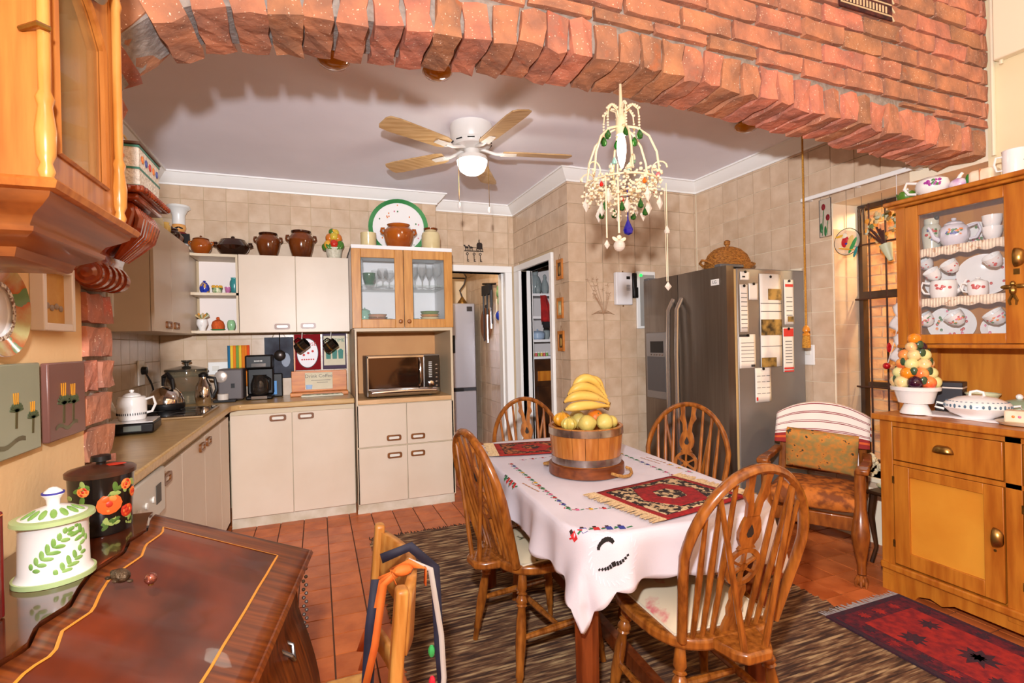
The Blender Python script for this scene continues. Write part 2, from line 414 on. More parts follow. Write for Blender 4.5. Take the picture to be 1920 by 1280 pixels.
# walk along the curve
cx = []; x = XL
L = 0; fine = [(XL+(XR-XL)*i/2000) for i in range(2001)]
acc = [0]
for a, b in zip(fine, fine[1:]): acc.append(acc[-1]+math.hypot(b-a, az(b)-az(a)))
pitch = .0945; k = 0; s = .05
while s < acc[-1]-.03:
    i = next(i for i in range(2001) if acc[i] >= s); x = fine[i]; e = .05
    z = az(x); ang = math.atan2(az(min(x+e, XR))-az(max(x-e, XL)), min(x+e, XR)-max(x-e, XL))
    nx, nz = -math.sin(ang), math.cos(ang); h = RING/2+random.uniform(-.006, .005)
    link('brick', random.choice(vous), wall, (x+nx*h, (AY0+AY1)/2+random.uniform(-.006, .006), z+nz*h), (0, -ang+random.uniform(-.02, .02), random.choice((0, PI))), (random.uniform(.95, 1.02), 1, random.uniform(.95, 1.05)))
    s += pitch
# courses above
bl, bh = .25, .086; brk = [rough_box('brick', bl-.014, .05, bh-.014, .004, 50+s, 4, 1, 2) for s in range(6)]
n = 0
for r in range(13):
    z0 = 2.22+r*bh; off = (bl/2 if r % 2 else 0)+.04
    x = XL-off
    while x < XR:
        x0, x1 = max(x, XL), min(x+bl, XR); x += bl
        if x1-x0 < .05: continue
        lowest = max(az(x0), az(x1), az((x0+x1)/2))+RING+.012
        zb = max(z0, min(lowest, z0+bh)); zt = z0+bh
        if zt-zb < .025: continue
        if (x1-x0) > bl-.01 and zb == z0:
            link('brick', random.choice(brk), wall, ((x0+x1)/2, AY0+.018+random.uniform(-.004, .004), (zb+zt)/2), (random.uniform(-.01, .01), random.uniform(-.006, .006), random.choice((0, PI))))
        else:
            link('brick', random.choice(brk), wall, ((x0+x1)/2, AY0+.018, (zb+zt)/2), None, ((x1-x0-.012)/(bl-.014), 1, (zt-zb-.012)/(bh-.014)))
# left pillar below the arch
pil = [rough_box('brick', .15, .17, .074, .0045, 90+s, 3, 4, 2) for s in range(5)]
half = [rough_box('brick', .15, .08, .074, .004, 95+s, 3, 2, 2) for s in range(4)]
for r in range(22):
    z = .05+r*.086
    if r % 3 == 2:
        for y in (AY0+.045, AY0+.14): link('brick', random.choice(half), wall, (XL-.066+random.uniform(-.006, .006), y-.01, z), (0, random.uniform(-.03, .03), 0))
    else: link('brick', random.choice(pil), wall, (XL-.066+random.uniform(-.006, .008), AY0+.085, z), (0, random.uniform(-.03, .03), random.choice((0, PI))))

# ---------------------------------------------------------------- door frames
def frame(name, label, pieces):
    m = MB()
    for b in pieces: m.box(*b)
    return struct(m.build(name, WHITE, bevel=.004), label)
frame('trim_2', 'white frame of the scullery doorway', [(1.09, 1.145, YA-.02, YA+.15, 0, 2.02), (1.815, 1.89, YA-.02, YA+.15, 0, 2.02), (1.09, 1.89, YA-.02, YA+.15, 2.02, 2.085), (1.795, 1.815, YA+.05, YA+.15, 0, 2.02)])
frame('trim_3', 'white frame of the pantry doorway', [(XP-.02, XP+.13, PD0-.05, PD0, 0, 2.02), (XP-.02, XP+.13, PD1, PD1+.14, 0, 2.02), (XP-.02, XP+.13, PD0-.05, PD1+.14, 2.02, 2.08), (XP+.06, XP+.1, PD1-.02, PD1, 0, 2.02)])
# scullery beyond the doorway
SX = 1.97
w = struct(MB().box(SX, SX+.1, YA+.14, 6.9, 0, 2.7).build('wall_scullery_right', GROUT, smooth=0), 'tiled side wall inside the scullery')
tile_wall(w, 'x', SX, YA+.15, 6.8, 0, 2.3, p=.2)
struct(MB().box(.5, SX+.1, 6.9, 7, 0, 2.7).build('wall_scullery_back', mat('scullery_wall', (206, 178, 140), rough=.6), smooth=0), 'back wall of the scullery')
struct(MB().box(.5, .6, YA+.14, 7, 0, 2.7).build('wall_scullery_left', mat('scullery_wall', (206, 178, 140)), smooth=0), 'left wall of the scullery')
struct(MB().box(.5, SX+.1, YA+.14, 7, 2.6, 2.7).build('ceiling_scullery', CEIL, smooth=0), 'ceiling of the scullery')
# pantry room
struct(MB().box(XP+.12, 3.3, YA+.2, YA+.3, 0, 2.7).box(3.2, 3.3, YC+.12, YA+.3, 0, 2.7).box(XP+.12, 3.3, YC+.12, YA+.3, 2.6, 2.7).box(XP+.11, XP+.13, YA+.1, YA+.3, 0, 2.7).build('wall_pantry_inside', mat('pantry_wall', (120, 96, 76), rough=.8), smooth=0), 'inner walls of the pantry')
# outside brick wall seen through the window
ow = struct(MB().box(4.3, 4.45, .3, 5, -.2, 3.2).build('wall_outside', mat('pale_mortar', (214, 178, 120), rough=.9), smooth=0), 'yellow brick wall outside the window')
OB = mat('yellow_brick', (232, 172, 96), (206, 136, 66), 9, rough=.85, rand=.1, bump=.4, bscale=35)
ob = [rough_box('brick', .03, .218, .073, .004, 130+s, 1, 3, 2, OB) for s in range(4)]
for r in range(24):
    for c in range(12):
        y = 1.5+c*.23+(.115 if r % 2 else 0); z = .3+r*.085
        if z < 2.35: link('brick', random.choice(ob), ow, (4.295, y, z), (0, 0, 0))
struct(MB().box(3.5, 4.5, .3, 5, -.25, -.2).build('ground_outside', mat('yard', (150, 120, 90), rough=.9), smooth=0), 'paved yard outside the window')
# ================================================================== fitted kitchen
def cup_handle(parent, x, y, z, axis='x'):
    """oval recessed brown pull with pale insert; 'x': on a front facing -Y, 'y': on a front facing +X"""
    def rr(w, h, r=.014, n=4):
        p = []
        for cx_, cy_, a0 in ((w-r, h-r, 0), (-w+r, h-r, PI/2), (-w+r, -h+r, PI), (w-r, -h+r, 1.5*PI)):
            for k in range(n+1): a = a0+PI/2*k/n; p.append((cx_+r*math.cos(a), cy_+r*math.sin(a)))
        return p
    o = rr(.056, .022); i = rr(.040, .011, .009); n = len(o)
    vs = []; fs = []
    for p, d in ((o, 0), (o, -.012), (i, -.012), (i, 0)): vs += [(u, d, v) for u, v in p]
    for k in range(3):
        for j in range(n): fs.append((k*n+j, k*n+(j+1) % n, (k+1)*n+(j+1) % n, (k+1)*n+j))
    m = MB().mark().add(vs, fs); ins = MB().mark().prism(i, -.004, .0)
    if axis == 'y': m.xf(RZ(PI/2)); ins.xf(RZ(PI/2))
    h = m.build('handle', BROWNH, parent); h.location = (x, y, z)
    q = ins.build('handle_insert', mat('handle_insert', (232, 226, 214), rough=.3), h)
    return h
def door(parent, x0, x1, z0, z1, y, hx=None, hz=None, m=CREAM, th=.018, name='door'):
    d = MB().box(x0, x1, y, y+th, z0, z1).build(name, m, parent, bevel=.002)
    if hx is not None: cup_handle(d, hx, y, hz)
    return d
def doory(parent, y0, y1, z0, z1, x, hy=None, hz=None, m=CREAM):
    d = MB().box(x-.018, x, y0, y1, z0, z1).build('door', m, parent, bevel=.002)
    if hy is not None: cup_handle(d, x, hy, hz, 'y')
    return d
PLINTH = mat('worn_plinth', (214, 204, 186), (190, 176, 150), 8, rough=.6)
# base cupboards on the back wall
t = thing('base_cupboard', 'cream two-door floor cupboard under the worktop on the back wall', 'cupboard', (0, 4.1, 0))
MB().box(-.598, .255, .02, .57, .09, .862).build('body', CREAM_EDGE, t)
MB().box(-.60, .255, .035, .05, 0, .09).build('plinth', PLINTH, t)
door(t, -.594, -.19, .085, .825, 0, -.283, .79); door(t, -.186, .250, .085, .825, 0, -.092, .792)
# base cupboards along the left wall
t = thing('base_cupboard', 'cream floor cupboards along the left wall below the hob', 'cupboard', (-.6, 3.2, 0))
MB().box(-.54, -.02, -.78, .86, .09, .862).build('body', CREAM_EDGE, t); MB().box(-.05, -.035, -.78, .86, 0, .09).build('plinth', PLINTH, t)
doory(t, .06, .54, .085, .825, 0, .15, .78); doory(t, -.44, .056, .085, .825, 0, -.03, .78); doory(t, -.80, -.444, .085, .825, 0, -.72, .78)
MB().box(-.018, 0, .545, .86, .085, .825).build('filler_panel', CREAM, t)
# dishwasher at the near end of the left run
t = thing('dishwasher', 'silver-white dishwasher with push buttons at the end of the left worktop', 'dishwasher', (-.6, 2.05, 0))
SILV = mat('silver_white', (206, 202, 190), rough=.35, metal=.2)
MB().box(-.54, -.01, -.28, .30, .02, .86).build('body', SILV, t, bevel=.004); MB().box(-.01, .012, -.28, .30, .10, .68).build('door', SILV, t, bevel=.004)
p = MB().mark().box(0, .03, -.28, .30, .69, .86).build('control_panel', SILV, t, bevel=.006)
for k in range(4): MB().tube([(.03, -.1+k*.08, .77), (.036, -.1+k*.08, .77)], .012, 10).build('button', mat('pale_button', (226, 224, 216), rough=.3), p)
MB().box(.0301, .032, .18, .24, .74, .81).build('energy_sticker', mat('sticker_dark', (60, 60, 56)), p)
# worktop
wt = MB().prism([(XK+.001, 1.80), (-.575, 1.80), (-.575, 4.02), (-.53, 4.07), (.257, 4.07), (.257, YB-.002), (XK+.001, YB-.002)], .865, .905, 'xy').build('worktop', WORKTOP, bevel=.008, seg=3)
tag(wt, 'wood-grain L-shaped kitchen worktop with rounded edge', 'worktop')
# tall unit with microwave niche
t = thing('tall_cupboard', 'tall cream cupboard with four doors below the open microwave shelf', 'cupboard', (0, 4.05, 0))
MB().box(.262, .28, .0, .63, .08, 1.44).box(1.015, 1.033, 0, .63, .08, 1.44).box(.28, 1.015, .02, .63, .09, .85).build('body', CREAM_EDGE, t)
MB().box(.28, 1.015, .0, .63, .85, .885).build('microwave_shelf', mat('shelf_board', (216, 176, 128), (200, 158, 108), 6, rough=.4, stretch=(1, 6, 6)), t, bevel=.003)
MB().box(.28, 1.015, .6, .628, .885, 1.44).build('niche_back', mat('niche_board', (206, 150, 92), (192, 134, 78), 3, rough=.6), t)
MB().box(.28, 1.015, 0, .63, 1.415, 1.44).build('niche_top', CREAM_EDGE, t)
MB().box(.265, 1.03, .03, .045, 0, .09).build('plinth', PLINTH, t)
door(t, .270, .644, .522, .843, 0, .545, .58); door(t, .650, 1.028, .522, .843, 0, .733, .577)
door(t, .270, .644, .085, .512, 0, .548, .443); door(t, .650, 1.028, .085, .512, 0, .73, .442)
MB().box(.26, .266, .0, .012, .05, 1.43).build('edge_strip', mat('edge_brown', (120, 84, 50)), t)
# oak glass-fronted cabinet above
t = thing('glass_cabinet', 'oak-framed glass display cabinet above the microwave', 'cabinet', (0, 4.03, 1.44))
WIN = mat('cabinet_white', (232, 232, 234), rough=.5)
MB().box(.252, .27, .02, .62, 0, .63).box(1.02, 1.038, .02, .62, 0, .63).box(.27, 1.02, .02, .62, 0, .018).box(.252, 1.038, .0, .62, .612, .64).box(.27, 1.02, .6, .62, .018, .612).build('body', WIN, t)
MB().box(.27, 1.02, .04, .6, .335, .341).build('glass_shelf', glassmat('shelf_glass', (150, 190, 180), .35), t)
for (a, b, kx) in ((.252, .643, .612), (.647, 1.038, .678)):
    d = MB().box(a, a+.068, 0, .02, 0, .612).box(b-.068, b, 0, .02, 0, .612).box(a+.068, b-.068, 0, .02, 0, .068).box(a+.068, b-.068, 0, .02, .544, .612).build('door', OAKDOOR, t, bevel=.003)
    MB().box(a+.066, b-.066, .008, .012, .066, .546).build('pane', PANE, d)
    MB().mark().lathe([(.006, 0), (.006, .012), (.016, .018), (.017, .026), (.010, .032), (0, .033)], 14).xf(T(kx, 0, .05) @ RX(PI/2)).build('knob', mat('knob_wood', (150, 92, 44), rough=.3), d)
# wall cupboards on the back wall
t = thing('wall_cupboard', 'cream two-door wall cupboard above the coffee machines', 'cupboard', (0, 4.36, 1.425))
MB().box(-.555, .250, .02, .315, 0, .60).build('body', CREAM_EDGE, t)
door(t, -.553, -.154, 0, .60, 0, -.255, .045); door(t, -.150, .249, 0, .60, 0, -.065, .05)
# open corner shelf
t = thing('corner_shelf', 'cream open corner shelf holding colourful ceramics', 'shelf', (0, 4.36, 1.425))
PINKW = mat('pinkish_white', (236, 224, 218), rough=.5)
MB().box(-.868, -.557, .29, .315, 0, .6).build('back_panel', PINKW, t)
for z in (0, .285, .578): MB().prism([(-.868, .31), (-.868, -.02), (-.82, .0), (-.557, .0), (-.557, .31)], z, z+.02, 'xy').build('shelf_board', CREAM_EDGE, t)
MB().box(-.572, -.557, .0, .31, .02, .578).build('side_panel', CREAM_EDGE, t)
# wall cupboards on the left wall
t = thing('wall_cupboard', 'cream two-door wall cupboard on the left wall beside the open shelf', 'cupboard', (-.87, 3.9, 1.42))
MB().box(-.28, -.02, -.45, .775, 0, .645).build('body', CREAM, t)
doory(t, -.448, -.075, 0, .645, 0, -.17, .045); doory(t, -.071, .44, 0, .645, 0, .015, .045)
MB().box(-.215, -.19, -.468, -.45, .08, .5).build('white_rail', WHITE, t, bevel=.003)

# ---------------------------------------------------------------- microwave
t = thing('microwave', 'silver microwave oven with mirrored door in the tall cupboard niche', 'microwave', (.645, 4.13, .887))
MB().box(-.29, .29, 0, .36, .012, .335).build('body', mat('microwave_steel', (176, 172, 168), rough=.3, metal=.8), t, bevel=.006)
MIRR = mat('mirror_door', (90, 70, 56), rough=.06, metal=.9)
d = MB().box(-.283, .155, -.022, 0, .075, .328).build('door', MIRR, t, bevel=.004)
MB().box(-.285, .157, -.026, -.002, .318, .332).box(-.285, -.278, -.026, -.002, .05, .33).build('door_trim', CHROME, d)
MB().mark().tube([(.12, -.03, .09), (.125, -.052, .12), (.125, -.052, .28), (.12, -.03, .31)], .008, 8).build('handle', CHROME, d)
MB().grid(lambda u, v: (-.283+u*.57, -.024-.004*math.sin(u*PI), .014+v*(.052+.012*math.sin(u*PI))), 16, 1).build('chrome_skirt', CHROME, t, solid=.004)
c = MB().box(.163, .287, -.022, 0, .03, .328).build('control_panel', mat('panel_black', (28, 26, 26), rough=.15), t, bevel=.003)
MB().mark().lathe([(.024, 0), (.024, .016), (.02, .018), (0, .018)], 18).xf(T(.215, -.022, .10) @ RX(PI/2)).build('dial', CHROME, c)
for r in range(6): MB().mark().sph((.262, -.024, .08+r*.034), (.011, .004, .007), 10, 5).build('button', CHROME, c)
for r in range(9): MB().box(.198, .224, -.0235, -.022, .15+r*.015, .156+r*.015).build('printed_line', mat('white_print', (220, 220, 215)), c)
for x in (-.22, .22):
    for y in (.05, .3): MB().cyl((x, y, 0), (x, y, .013), .015, n=10).build('foot', BLACK, t)

# ---------------------------------------------------------------- fridge
t = thing('fridge', 'large stainless side-by-side fridge with water dispenser and papers on its side', 'fridge', (2.5, 2.58, 0))
FS = mat('fridge_side', (150, 146, 142), (140, 136, 132), 2, rough=.42, metal=.6)
MB().box(.085, .69, .0, .90, .02, 1.765).build('body', FS, t, bevel=.006)
MB().box(.06, .085, .008, .892, .03, 1.76).build('door_gasket', mat('gasket', (190, 160, 110), rough=.6), t)
FD = mat('fridge_door', (122, 112, 102), (112, 102, 92), 40, rough=.33, metal=.8, stretch=(1, 1, .04))
d1 = MB().grid(lambda u, v: (-.012*math.sin(PI*u), .004+u*.475, .06+v*1.72), 10, 1).box(0, .062, .004, .479, .06, 1.78).build('door', FD, t); d1['label'] = 'near fridge door with badge'
d2 = MB().grid(lambda u, v: (-.012*math.sin(PI*u), .485+u*.415, .06+v*1.72), 10, 1).box(0, .062, .485, .900, .06, 1.78).build('door', FD, t); d2['label'] = 'far freezer door with dispenser'
for d, y in ((d1, .435), (d2, .53)):
    MB().tube([(-.005, y, .30), (-.05, y, .36), (-.062, y, .8), (-.062, y, 1.2), (-.05, y, 1.52), (-.005, y, 1.6)], .017, 10).build('handle', mat('satin_steel', (190, 186, 182), rough=.22, metal=.9), d)
DG = mat('dispenser_grey', (70, 68, 70), rough=.25)
dp = MB().box(-.02, 0, .60, .86, .84, 1.36).build('dispenser', mat('dispenser_frame', (128, 124, 122), rough=.3, metal=.5), d2, bevel=.006)
MB().box(-.0225, -.019, .62, .84, .90, 1.17).build('dispenser_recess', DG, d2); MB().box(-.0225, -.019, .64, .80, 1.20, 1.29).build('display', BLACK, d2)
for k in range(5): MB().sph((-.022, .65+k*.035, 1.185), .006, 8, 5).build('dispenser_button', CHROME, d2)
MB().box(-.0135, -.008, .06, .13, 1.66, 1.70).build('badge', WHITE, d1)
for y in (.05, .84): MB().box(.0, .20, y, y+.06, 1.78, 1.80).build('hinge_cover', mat('hinge_grey', (96, 94, 94), rough=.5), t, bevel=.005)
# papers on the side (facing the viewer, plane y=0)
def text(parent, name, s, loc, size, m, rot=(PI/2, 0, 0), align='CENTER', ext=.0004, squeeze=1):
    cu = bpy.data.curves.new(name, 'FONT'); cu.body = s; cu.size = size; cu.align_x = align; cu.align_y = 'CENTER'; cu.extrude = ext; cu.resolution_u = 2
    o = bpy.data.objects.new(name, cu); COL.objects.link(o)
    bpy.context.view_layer.update()
    me = bpy.data.meshes.new_from_object(o.evaluated_get(bpy.context.evaluated_depsgraph_get())); bpy.data.objects.remove(o)
    me.materials.append(m); q = bpy.data.objects.new(name, me); COL.objects.link(q); q.location = loc; q.rotation_euler = rot; q.scale = (squeeze, 1, 1)
    if parent: q.parent = parent
    return q
INK = mat('ink', (50, 46, 46), rough=.7); RED = mat('red_print', (206, 52, 44), rough=.6); PAPER = mat('paper', (238, 234, 226), (228, 222, 212), 4, rough=.8)
GOLDPIC = mat('sepia_photo', (176, 140, 70), (60, 46, 20), 14, rough=.6, lo=.4, hi=.6)
text(d1, 'lettering', 'LG', (-.0145, .095, 1.68), .03, INK, (PI/2, 0, -PI/2))
def paper(label, x0, x1, z0, z1, bars=(), pics=(), reds=(), title=None, curl=0, mags=True):
    fx = lambda x: 2.5+x
    p = thing('paper_sheet', label, 'paper', (2.5+(x0+x1)/2, 2.579, z0), 0, 'papers on the fridge side'); w = (x1-x0)/2; h = z1-z0
    MB().grid(lambda u, v: (-w+2*w*u, -.002-curl*math.sin(u*PI)-.003*v*(1-v), h*v), 6, 6).build('sheet', PAPER, p, solid=.0006)
    for (a, b, c, d) in bars: MB().box(-w+2*w*a, -w+2*w*b, -.0055-curl, -.0045-curl, h*c, h*d).build('printed_block', INK, p)
    for (a, b, c, d) in reds: MB().box(-w+2*w*a, -w+2*w*b, -.0055-curl, -.0045-curl, h*c, h*d).build('red_block', RED, p)
    for (a, b, c, d) in pics: MB().box(-w+2*w*a, -w+2*w*b, -.0055-curl, -.0045-curl, h*c, h*d).build('photo_strip', GOLDPIC, p)
    if title: text(p, 'lettering', title[0], (0, -.006-curl, h*title[1]), title[2], title[3])
    if mags: MB().mark().lathe([(.009, 0), (.009, .006), (0, .007)], 10).xf(T(0, -.005, h*.97) @ RX(PI/2)).build('magnet', BLACK, p)
    return p
def fpx(x, y): q = PY(x, y, 2.579); return q.x-2.5, q.z
def fp(label, x0, y0, x1, y1, **k):
    a, zt = fpx(x0, y0); b, zb = fpx(x1, y1); paper(label, a, b, zb, zt, **k)
lines = lambda n, a=.12, b=.88, lo=.08, hi=.9: [(a, b, lo+(hi-lo)*i/n, lo+(hi-lo)*i/n+.012) for i in range(n)]
fp('long narrow list with ruled blocks on the fridge side, leftmost sheet', 1386, 533, 1403, 622, bars=lines(9))
fp('small square note at the top left of the fridge side', 1387, 509, 1405, 525, bars=[(.2, .5, .3, .5)])
fp('small blank square note beside the long narrow list on the fridge', 1403, 531, 1421, 562)
fp('notice with black header strip, large white sheet low on the fridge side', 1385, 627, 1417, 689, bars=[(0, .62, .93, 1), (.7, .95, .03, .1)]+lines(6, .1, .9, .2, .85))
fp('hanging wall calendar with sepia photographs in the middle of the fridge side', 1423, 513, 1466, 686, curl=.004, pics=[(0, 1, .34, .51), (.36, 1, .72, .84), (.0, .7, 0, .1)], bars=[(0, 1, .595, .6), (0, 1, .22, .225), (0, 1, .68, .685)])
fp('tall menu leaflet with red heading at the right edge of the fridge', 1469, 524, 1489, 608, reds=[(.1, .9, .84, .9)], bars=lines(5, .2, .8, .2, .7), pics=[(.3, .9, .06, .18)])
fp('tall price leaflet with red top and bottom bands on the fridge', 1467, 614, 1489, 696, reds=[(.05, .95, .8, .98), (.05, .95, .06, .1), (.05, .95, .0, .03)], bars=lines(8, .2, .8, .2, .75))
fp('small yearly calendar page hanging lowest on the fridge side', 1415, 690, 1446, 752, bars=[(.1+.3*i, .32+.3*i, .25+.17*j, .262+.17*j) for i in range(3) for j in range(4)], reds=[(.05, .15, .05, .15)])
# ================================================================== dining table
TX0, TX1, TY0, TY1, TZ = .735, 1.475, 1.25, 2.65, .735
TROT = math.radians(-4); TCX, TCY = 1.0975, 1.95; RUGZ = .0150
DKW = mat('mahogany_leg', (128, 62, 26), (96, 40, 14), 8, rough=.3, stretch=(6, 6, .8), coat=.3)
t = thing('dining_table', 'wooden dining table with stout octagonal legs under a white cloth', 'table', ((TX0+TX1)/2, (TY0+TY1)/2, RUGZ), TROT)
hx, hy = (TX1-TX0)/2, (TY1-TY0)/2
MB().prism([(sx_*(hx-.16)+.16*math.cos(a0+PI/2*k/6), sy_*(hy-.16)+.16*math.sin(a0+PI/2*k/6)) for sx_, sy_, a0 in ((1, 1, 0), (-1, 1, PI/2), (-1, -1, PI), (1, -1, 1.5*PI)) for k in range(7)], TZ-.028, TZ, 'xy').build('tabletop', DKW, t, bevel=.006)
MB().box(-hx+.05, hx-.05, -hy+.05, -hy+.07, TZ-.12, TZ-.028).box(-hx+.05, hx-.05, hy-.07, hy-.05, TZ-.12, TZ-.028).box(-hx+.05, -hx+.07, -hy+.05, hy-.05, TZ-.12, TZ-.028).box(hx-.07, hx-.05, -hy+.05, hy-.05, TZ-.12, TZ-.028).build('apron', DKW, t)
for sx in (-1, 1):
    for sy in (-1, 1): MB().lathe([(.034, 0), (.036, .02), (.040, .62), (.044, TZ-.028)], 8, (sx*(hx-.055), sy*(hy-.095), 0)).build('leg', DKW, t, smooth=0, bevel=.003)
MB().bar((0, -hy+.12, .095), (0, hy-.12, .095), .036, .055).build('stretcher', DKW, t)
for sy in (-1, 1): MB().bar((-hx+.12, sy*(hy-.095), .095), (hx-.12, sy*(hy-.095), .095), .045, .055).build('stretcher', DKW, t)
# cloth -----------------------------------------------------------
CZ = TZ+.006; OV = .168; CRN = .16
def cloth(x, y, off=0.0):
    """x, y: flat cloth coordinates measured on the table plan (metres); beyond the edge it hangs"""
    ix, iy = min(max(x, TX0+CRN), TX1-CRN), min(max(y, TY0+CRN), TY1-CRN)
    dx, dy = x-ix, y-iy; l = math.hypot(dx, dy); d = l-CRN-.006
    if d <= 0: return Vector((x, y, CZ+off+.0012*math.sin(x*23)*math.sin(y*19)))
    nx, ny = dx/l, dy/l; bx, by = ix+nx*(CRN+.006), iy+ny*(CRN+.006)
    both = min(abs(nx), abs(ny))/max(abs(nx), abs(ny), 1e-6)
    s = x*1.0 if abs(dy) > abs(dx) else y
    rip = .020*math.sin(s*17+.6)+.010*math.sin(s*37+1)
    out = .012+d*(.08+.10*both)+rip*(d/OV)*(1-.6*both)
    k = min(1, d/.03); z = CZ-(d-.006)*(.97 if d > .03 else .6*k+.3)
    return Vector((bx+nx*(out*k+off), by+ny*(out*k+off), z+off*.2))
def edge(s): return OV-.016*(1-abs(math.sin(s*24)))
NU, NV = 84, 108
LIN = mat('white_linen', (220, 216, 226), (212, 208, 218), 5, rough=.75, bump=.08, bscale=300)
def cfn(u, v):
    Lx = TX1-TX0+2*OV; Ly = TY1-TY0+2*OV
    x = TX0-OV+u*Lx; y = TY0-OV+v*Ly
    ax = edge(y); ay = edge(x)
    x = min(max(x, TX0-ax), TX1+ax); y = min(max(y, TY0-ay), TY1+ay)
    # rounded cloth corner
    return cloth(x, y)
tc_ = MB().grid(cfn, NU, NV).build('cloth', LIN, smooth=1.2, solid=.0015)
ct = thing('tablecloth', 'white embroidered tablecloth with scalloped hanging edge', 'tablecloth', (1.105, 1.95, RUGZ), TROT)
tc_.parent = ct; tc_.location = (-1.105, -1.95, 0)
def deco(name, quads, m, par=ct):
    mb = MB()
    for (x, y, a, w, h) in quads:
        c, s = math.cos(a), math.sin(a); P4 = []
        for (p, q) in ((-w, -h), (w, -h), (w, h), (-w, h)): P4.append(cloth(x+p*c-q*s, y+p*s+q*c, .0022)-Vector((1.105, 1.95, 0)))
        mb.add(P4, [(0, 1, 2, 3)])
    o = mb.build(name, m, par, smooth=0); o['kind'] = 'stuff'; return o
rnd = random.Random(3)
motif = {k: [] for k in 'rgbykn'}
def figures(x0, y0, x1, y1, n, sz=.008):
    a = math.atan2(y1-y0, x1-x0)
    for i in range(n):
        x, y = lerp(x0, x1, (i+.5)/n), lerp(y0, y1, (i+.5)/n); k = rnd.choice('rrbygn')
        motif[k].append((x, y, a, sz*.8, sz)); motif['k'].append((x+.3*sz*math.cos(a+1.57), y+1.3*sz, a, sz*.45, sz*.5)); motif['g'].append((x+sz*2.0*math.cos(a), y+sz*2*math.sin(a), a+.4, sz*.9, sz*.25))
        motif[rnd.choice('gr')].append((x-.011, y+.006, a-.5, sz*.7, sz*.22))
figures(.80, 2.16, .80, 1.47, 17, .008); figures(.80, 1.47, 1.02, 1.42, 5); figures(1.36, 2.3, 1.36, 1.6, 15, .008); figures(.85, 2.2, 1.3, 2.2, 9, .007)
figures(.715, 1.98, .715, 1.82, 4, .012); figures(.71, 1.31, .90, 1.275, 5, .012); figures(1.45, 1.9, 1.45, 1.7, 3)
for k, c in dict(r=(200, 40, 44), g=(30, 120, 70), b=(48, 60, 150), y=(230, 180, 50), k=(60, 36, 30), n=(214, 110, 150)).items(): deco('embroidery', motif[k], mat('thread_'+k, c, rough=.7))
tan = []
for (x0, y0) in ((.752, 1.82), (.785, 1.80), (1.40, 2.02), (1.43, 2.02)):
    for i in range(6): tan.append((x0+.004*i, y0-.022*i, -1.3, .008, .003))
deco('embroidery', tan, mat('thread_tan', (176, 120, 66), rough=.7))
cut = []
for i in range(9):
    a = PI*.1+PI*.75*i/8; cut.append((.80+.026*math.cos(a), TY0-.025+.016*math.sin(a), a+PI/2, .0045, .0048))
for i in range(6): cut.append((.748+.0105*i, TY0-.068-.012*math.sin(i/7*PI), .1, .0045, .003+.0008*i)); cut.append((.808+.0105*i, TY0-.068-.012*math.sin((i+2)/7*PI), .1, .0045, .007-.0008*i))
deco('cutwork_hole', cut, mat('cutwork_dark', (24, 18, 16), rough=.9))
wv = []
for i in range(26):
    a = i/26*2*PI; wv.append((.81+.085*math.cos(a), TY0-.06+.07*math.sin(a), a+.8, .010, .002))
deco('white_embroidery', wv, mat('white_thread', (226, 223, 232), rough=.6))

# place mats -------------------------------------------------------
RUGRED = mat('mat_red', (160, 22, 26), (120, 12, 20), 60, rough=.95, bump=.3, bscale=300)
RUGPAT = mat('mat_pattern', (196, 170, 130), (34, 22, 22), 55, rough=.95, lo=.45, hi=.52, detail=2, bump=.3, bscale=300)
RUGPAT2 = mat('mat_pattern_rust', (176, 96, 52), (40, 22, 20), 55, rough=.95, lo=.44, hi=.52, detail=2, bump=.3, bscale=300)
FRINGE = mat('wool_fringe', (206, 180, 140), (170, 140, 100), 120, rough=.95)
def placemat(label, cx, cy, rz, L, Wd, pat, red):
    p = thing('woven_placemat', label, 'placemat', (1.105+(cx-1.105)*math.cos(TROT)-(cy-1.95)*math.sin(TROT), 1.95+(cx-1.105)*math.sin(TROT)+(cy-1.95)*math.cos(TROT), CZ+.003+RUGZ), rz+TROT, 'woven mats on the table')
    R = Matrix.Rotation(rz, 4, 'Z')
    def S(u, v, h):   # follow the cloth where it leaves the table
        w = R @ Vector((u, v, 0)); q = cloth(cx+w.x, cy+w.y, .007)
        q = Vector((q.x-cx, q.y-cy, q.z-CZ-.003+h)); return R.inverted() @ q
    def slab(name, pts_fn, m, h, nu=24, nv=16):
        return MB().grid(lambda a, b: S(*pts_fn(a, b), h), nu, nv).build(name, m, p, solid=.003)
    slab('border', lambda a, b: ((a-.5)*L, (b-.5)*Wd), red, .002)
    slab('pattern_band', lambda a, b: ((a-.5)*(L-.06), (b-.5)*(Wd-.05)), pat, .0035)
    def hexa(s):
        def f(a, b):
            u = (a-.5)*2; v = (b-.5)*2; k = 1-.45*abs(v) if s else 1
            return (u*(L/2-.075)*k*(s if s else 1), v*(Wd/2-.055)*(s if s else 1))
        return f
    slab('red_field', hexa(1), red, .005); slab('medallion', hexa(.45), pat, .0065)
    fr = MB()
    for e in (-1, 1):
        n = 60
        for i in range(n):
            v = (i/(n-1)-.5)*Wd; r = rnd.uniform(-.006, .006); l = .05+rnd.uniform(-.008, .008)
            a, b, c = S(e*L/2, v, .003), S(e*(L/2+l*.5), v+r, .004), S(e*(L/2+l), v+r*1.6, .004)
            fr.tube([a, b, c], [.0028, .0026, .0015], 4)
    f = fr.build('fringe', FRINGE, p); f['kind'] = 'stuff'
    return p
placemat('red and black woven mat with long fringe at the near end of the table', 1.180, 1.475, math.radians(14), .40, .33, RUGPAT, RUGRED)
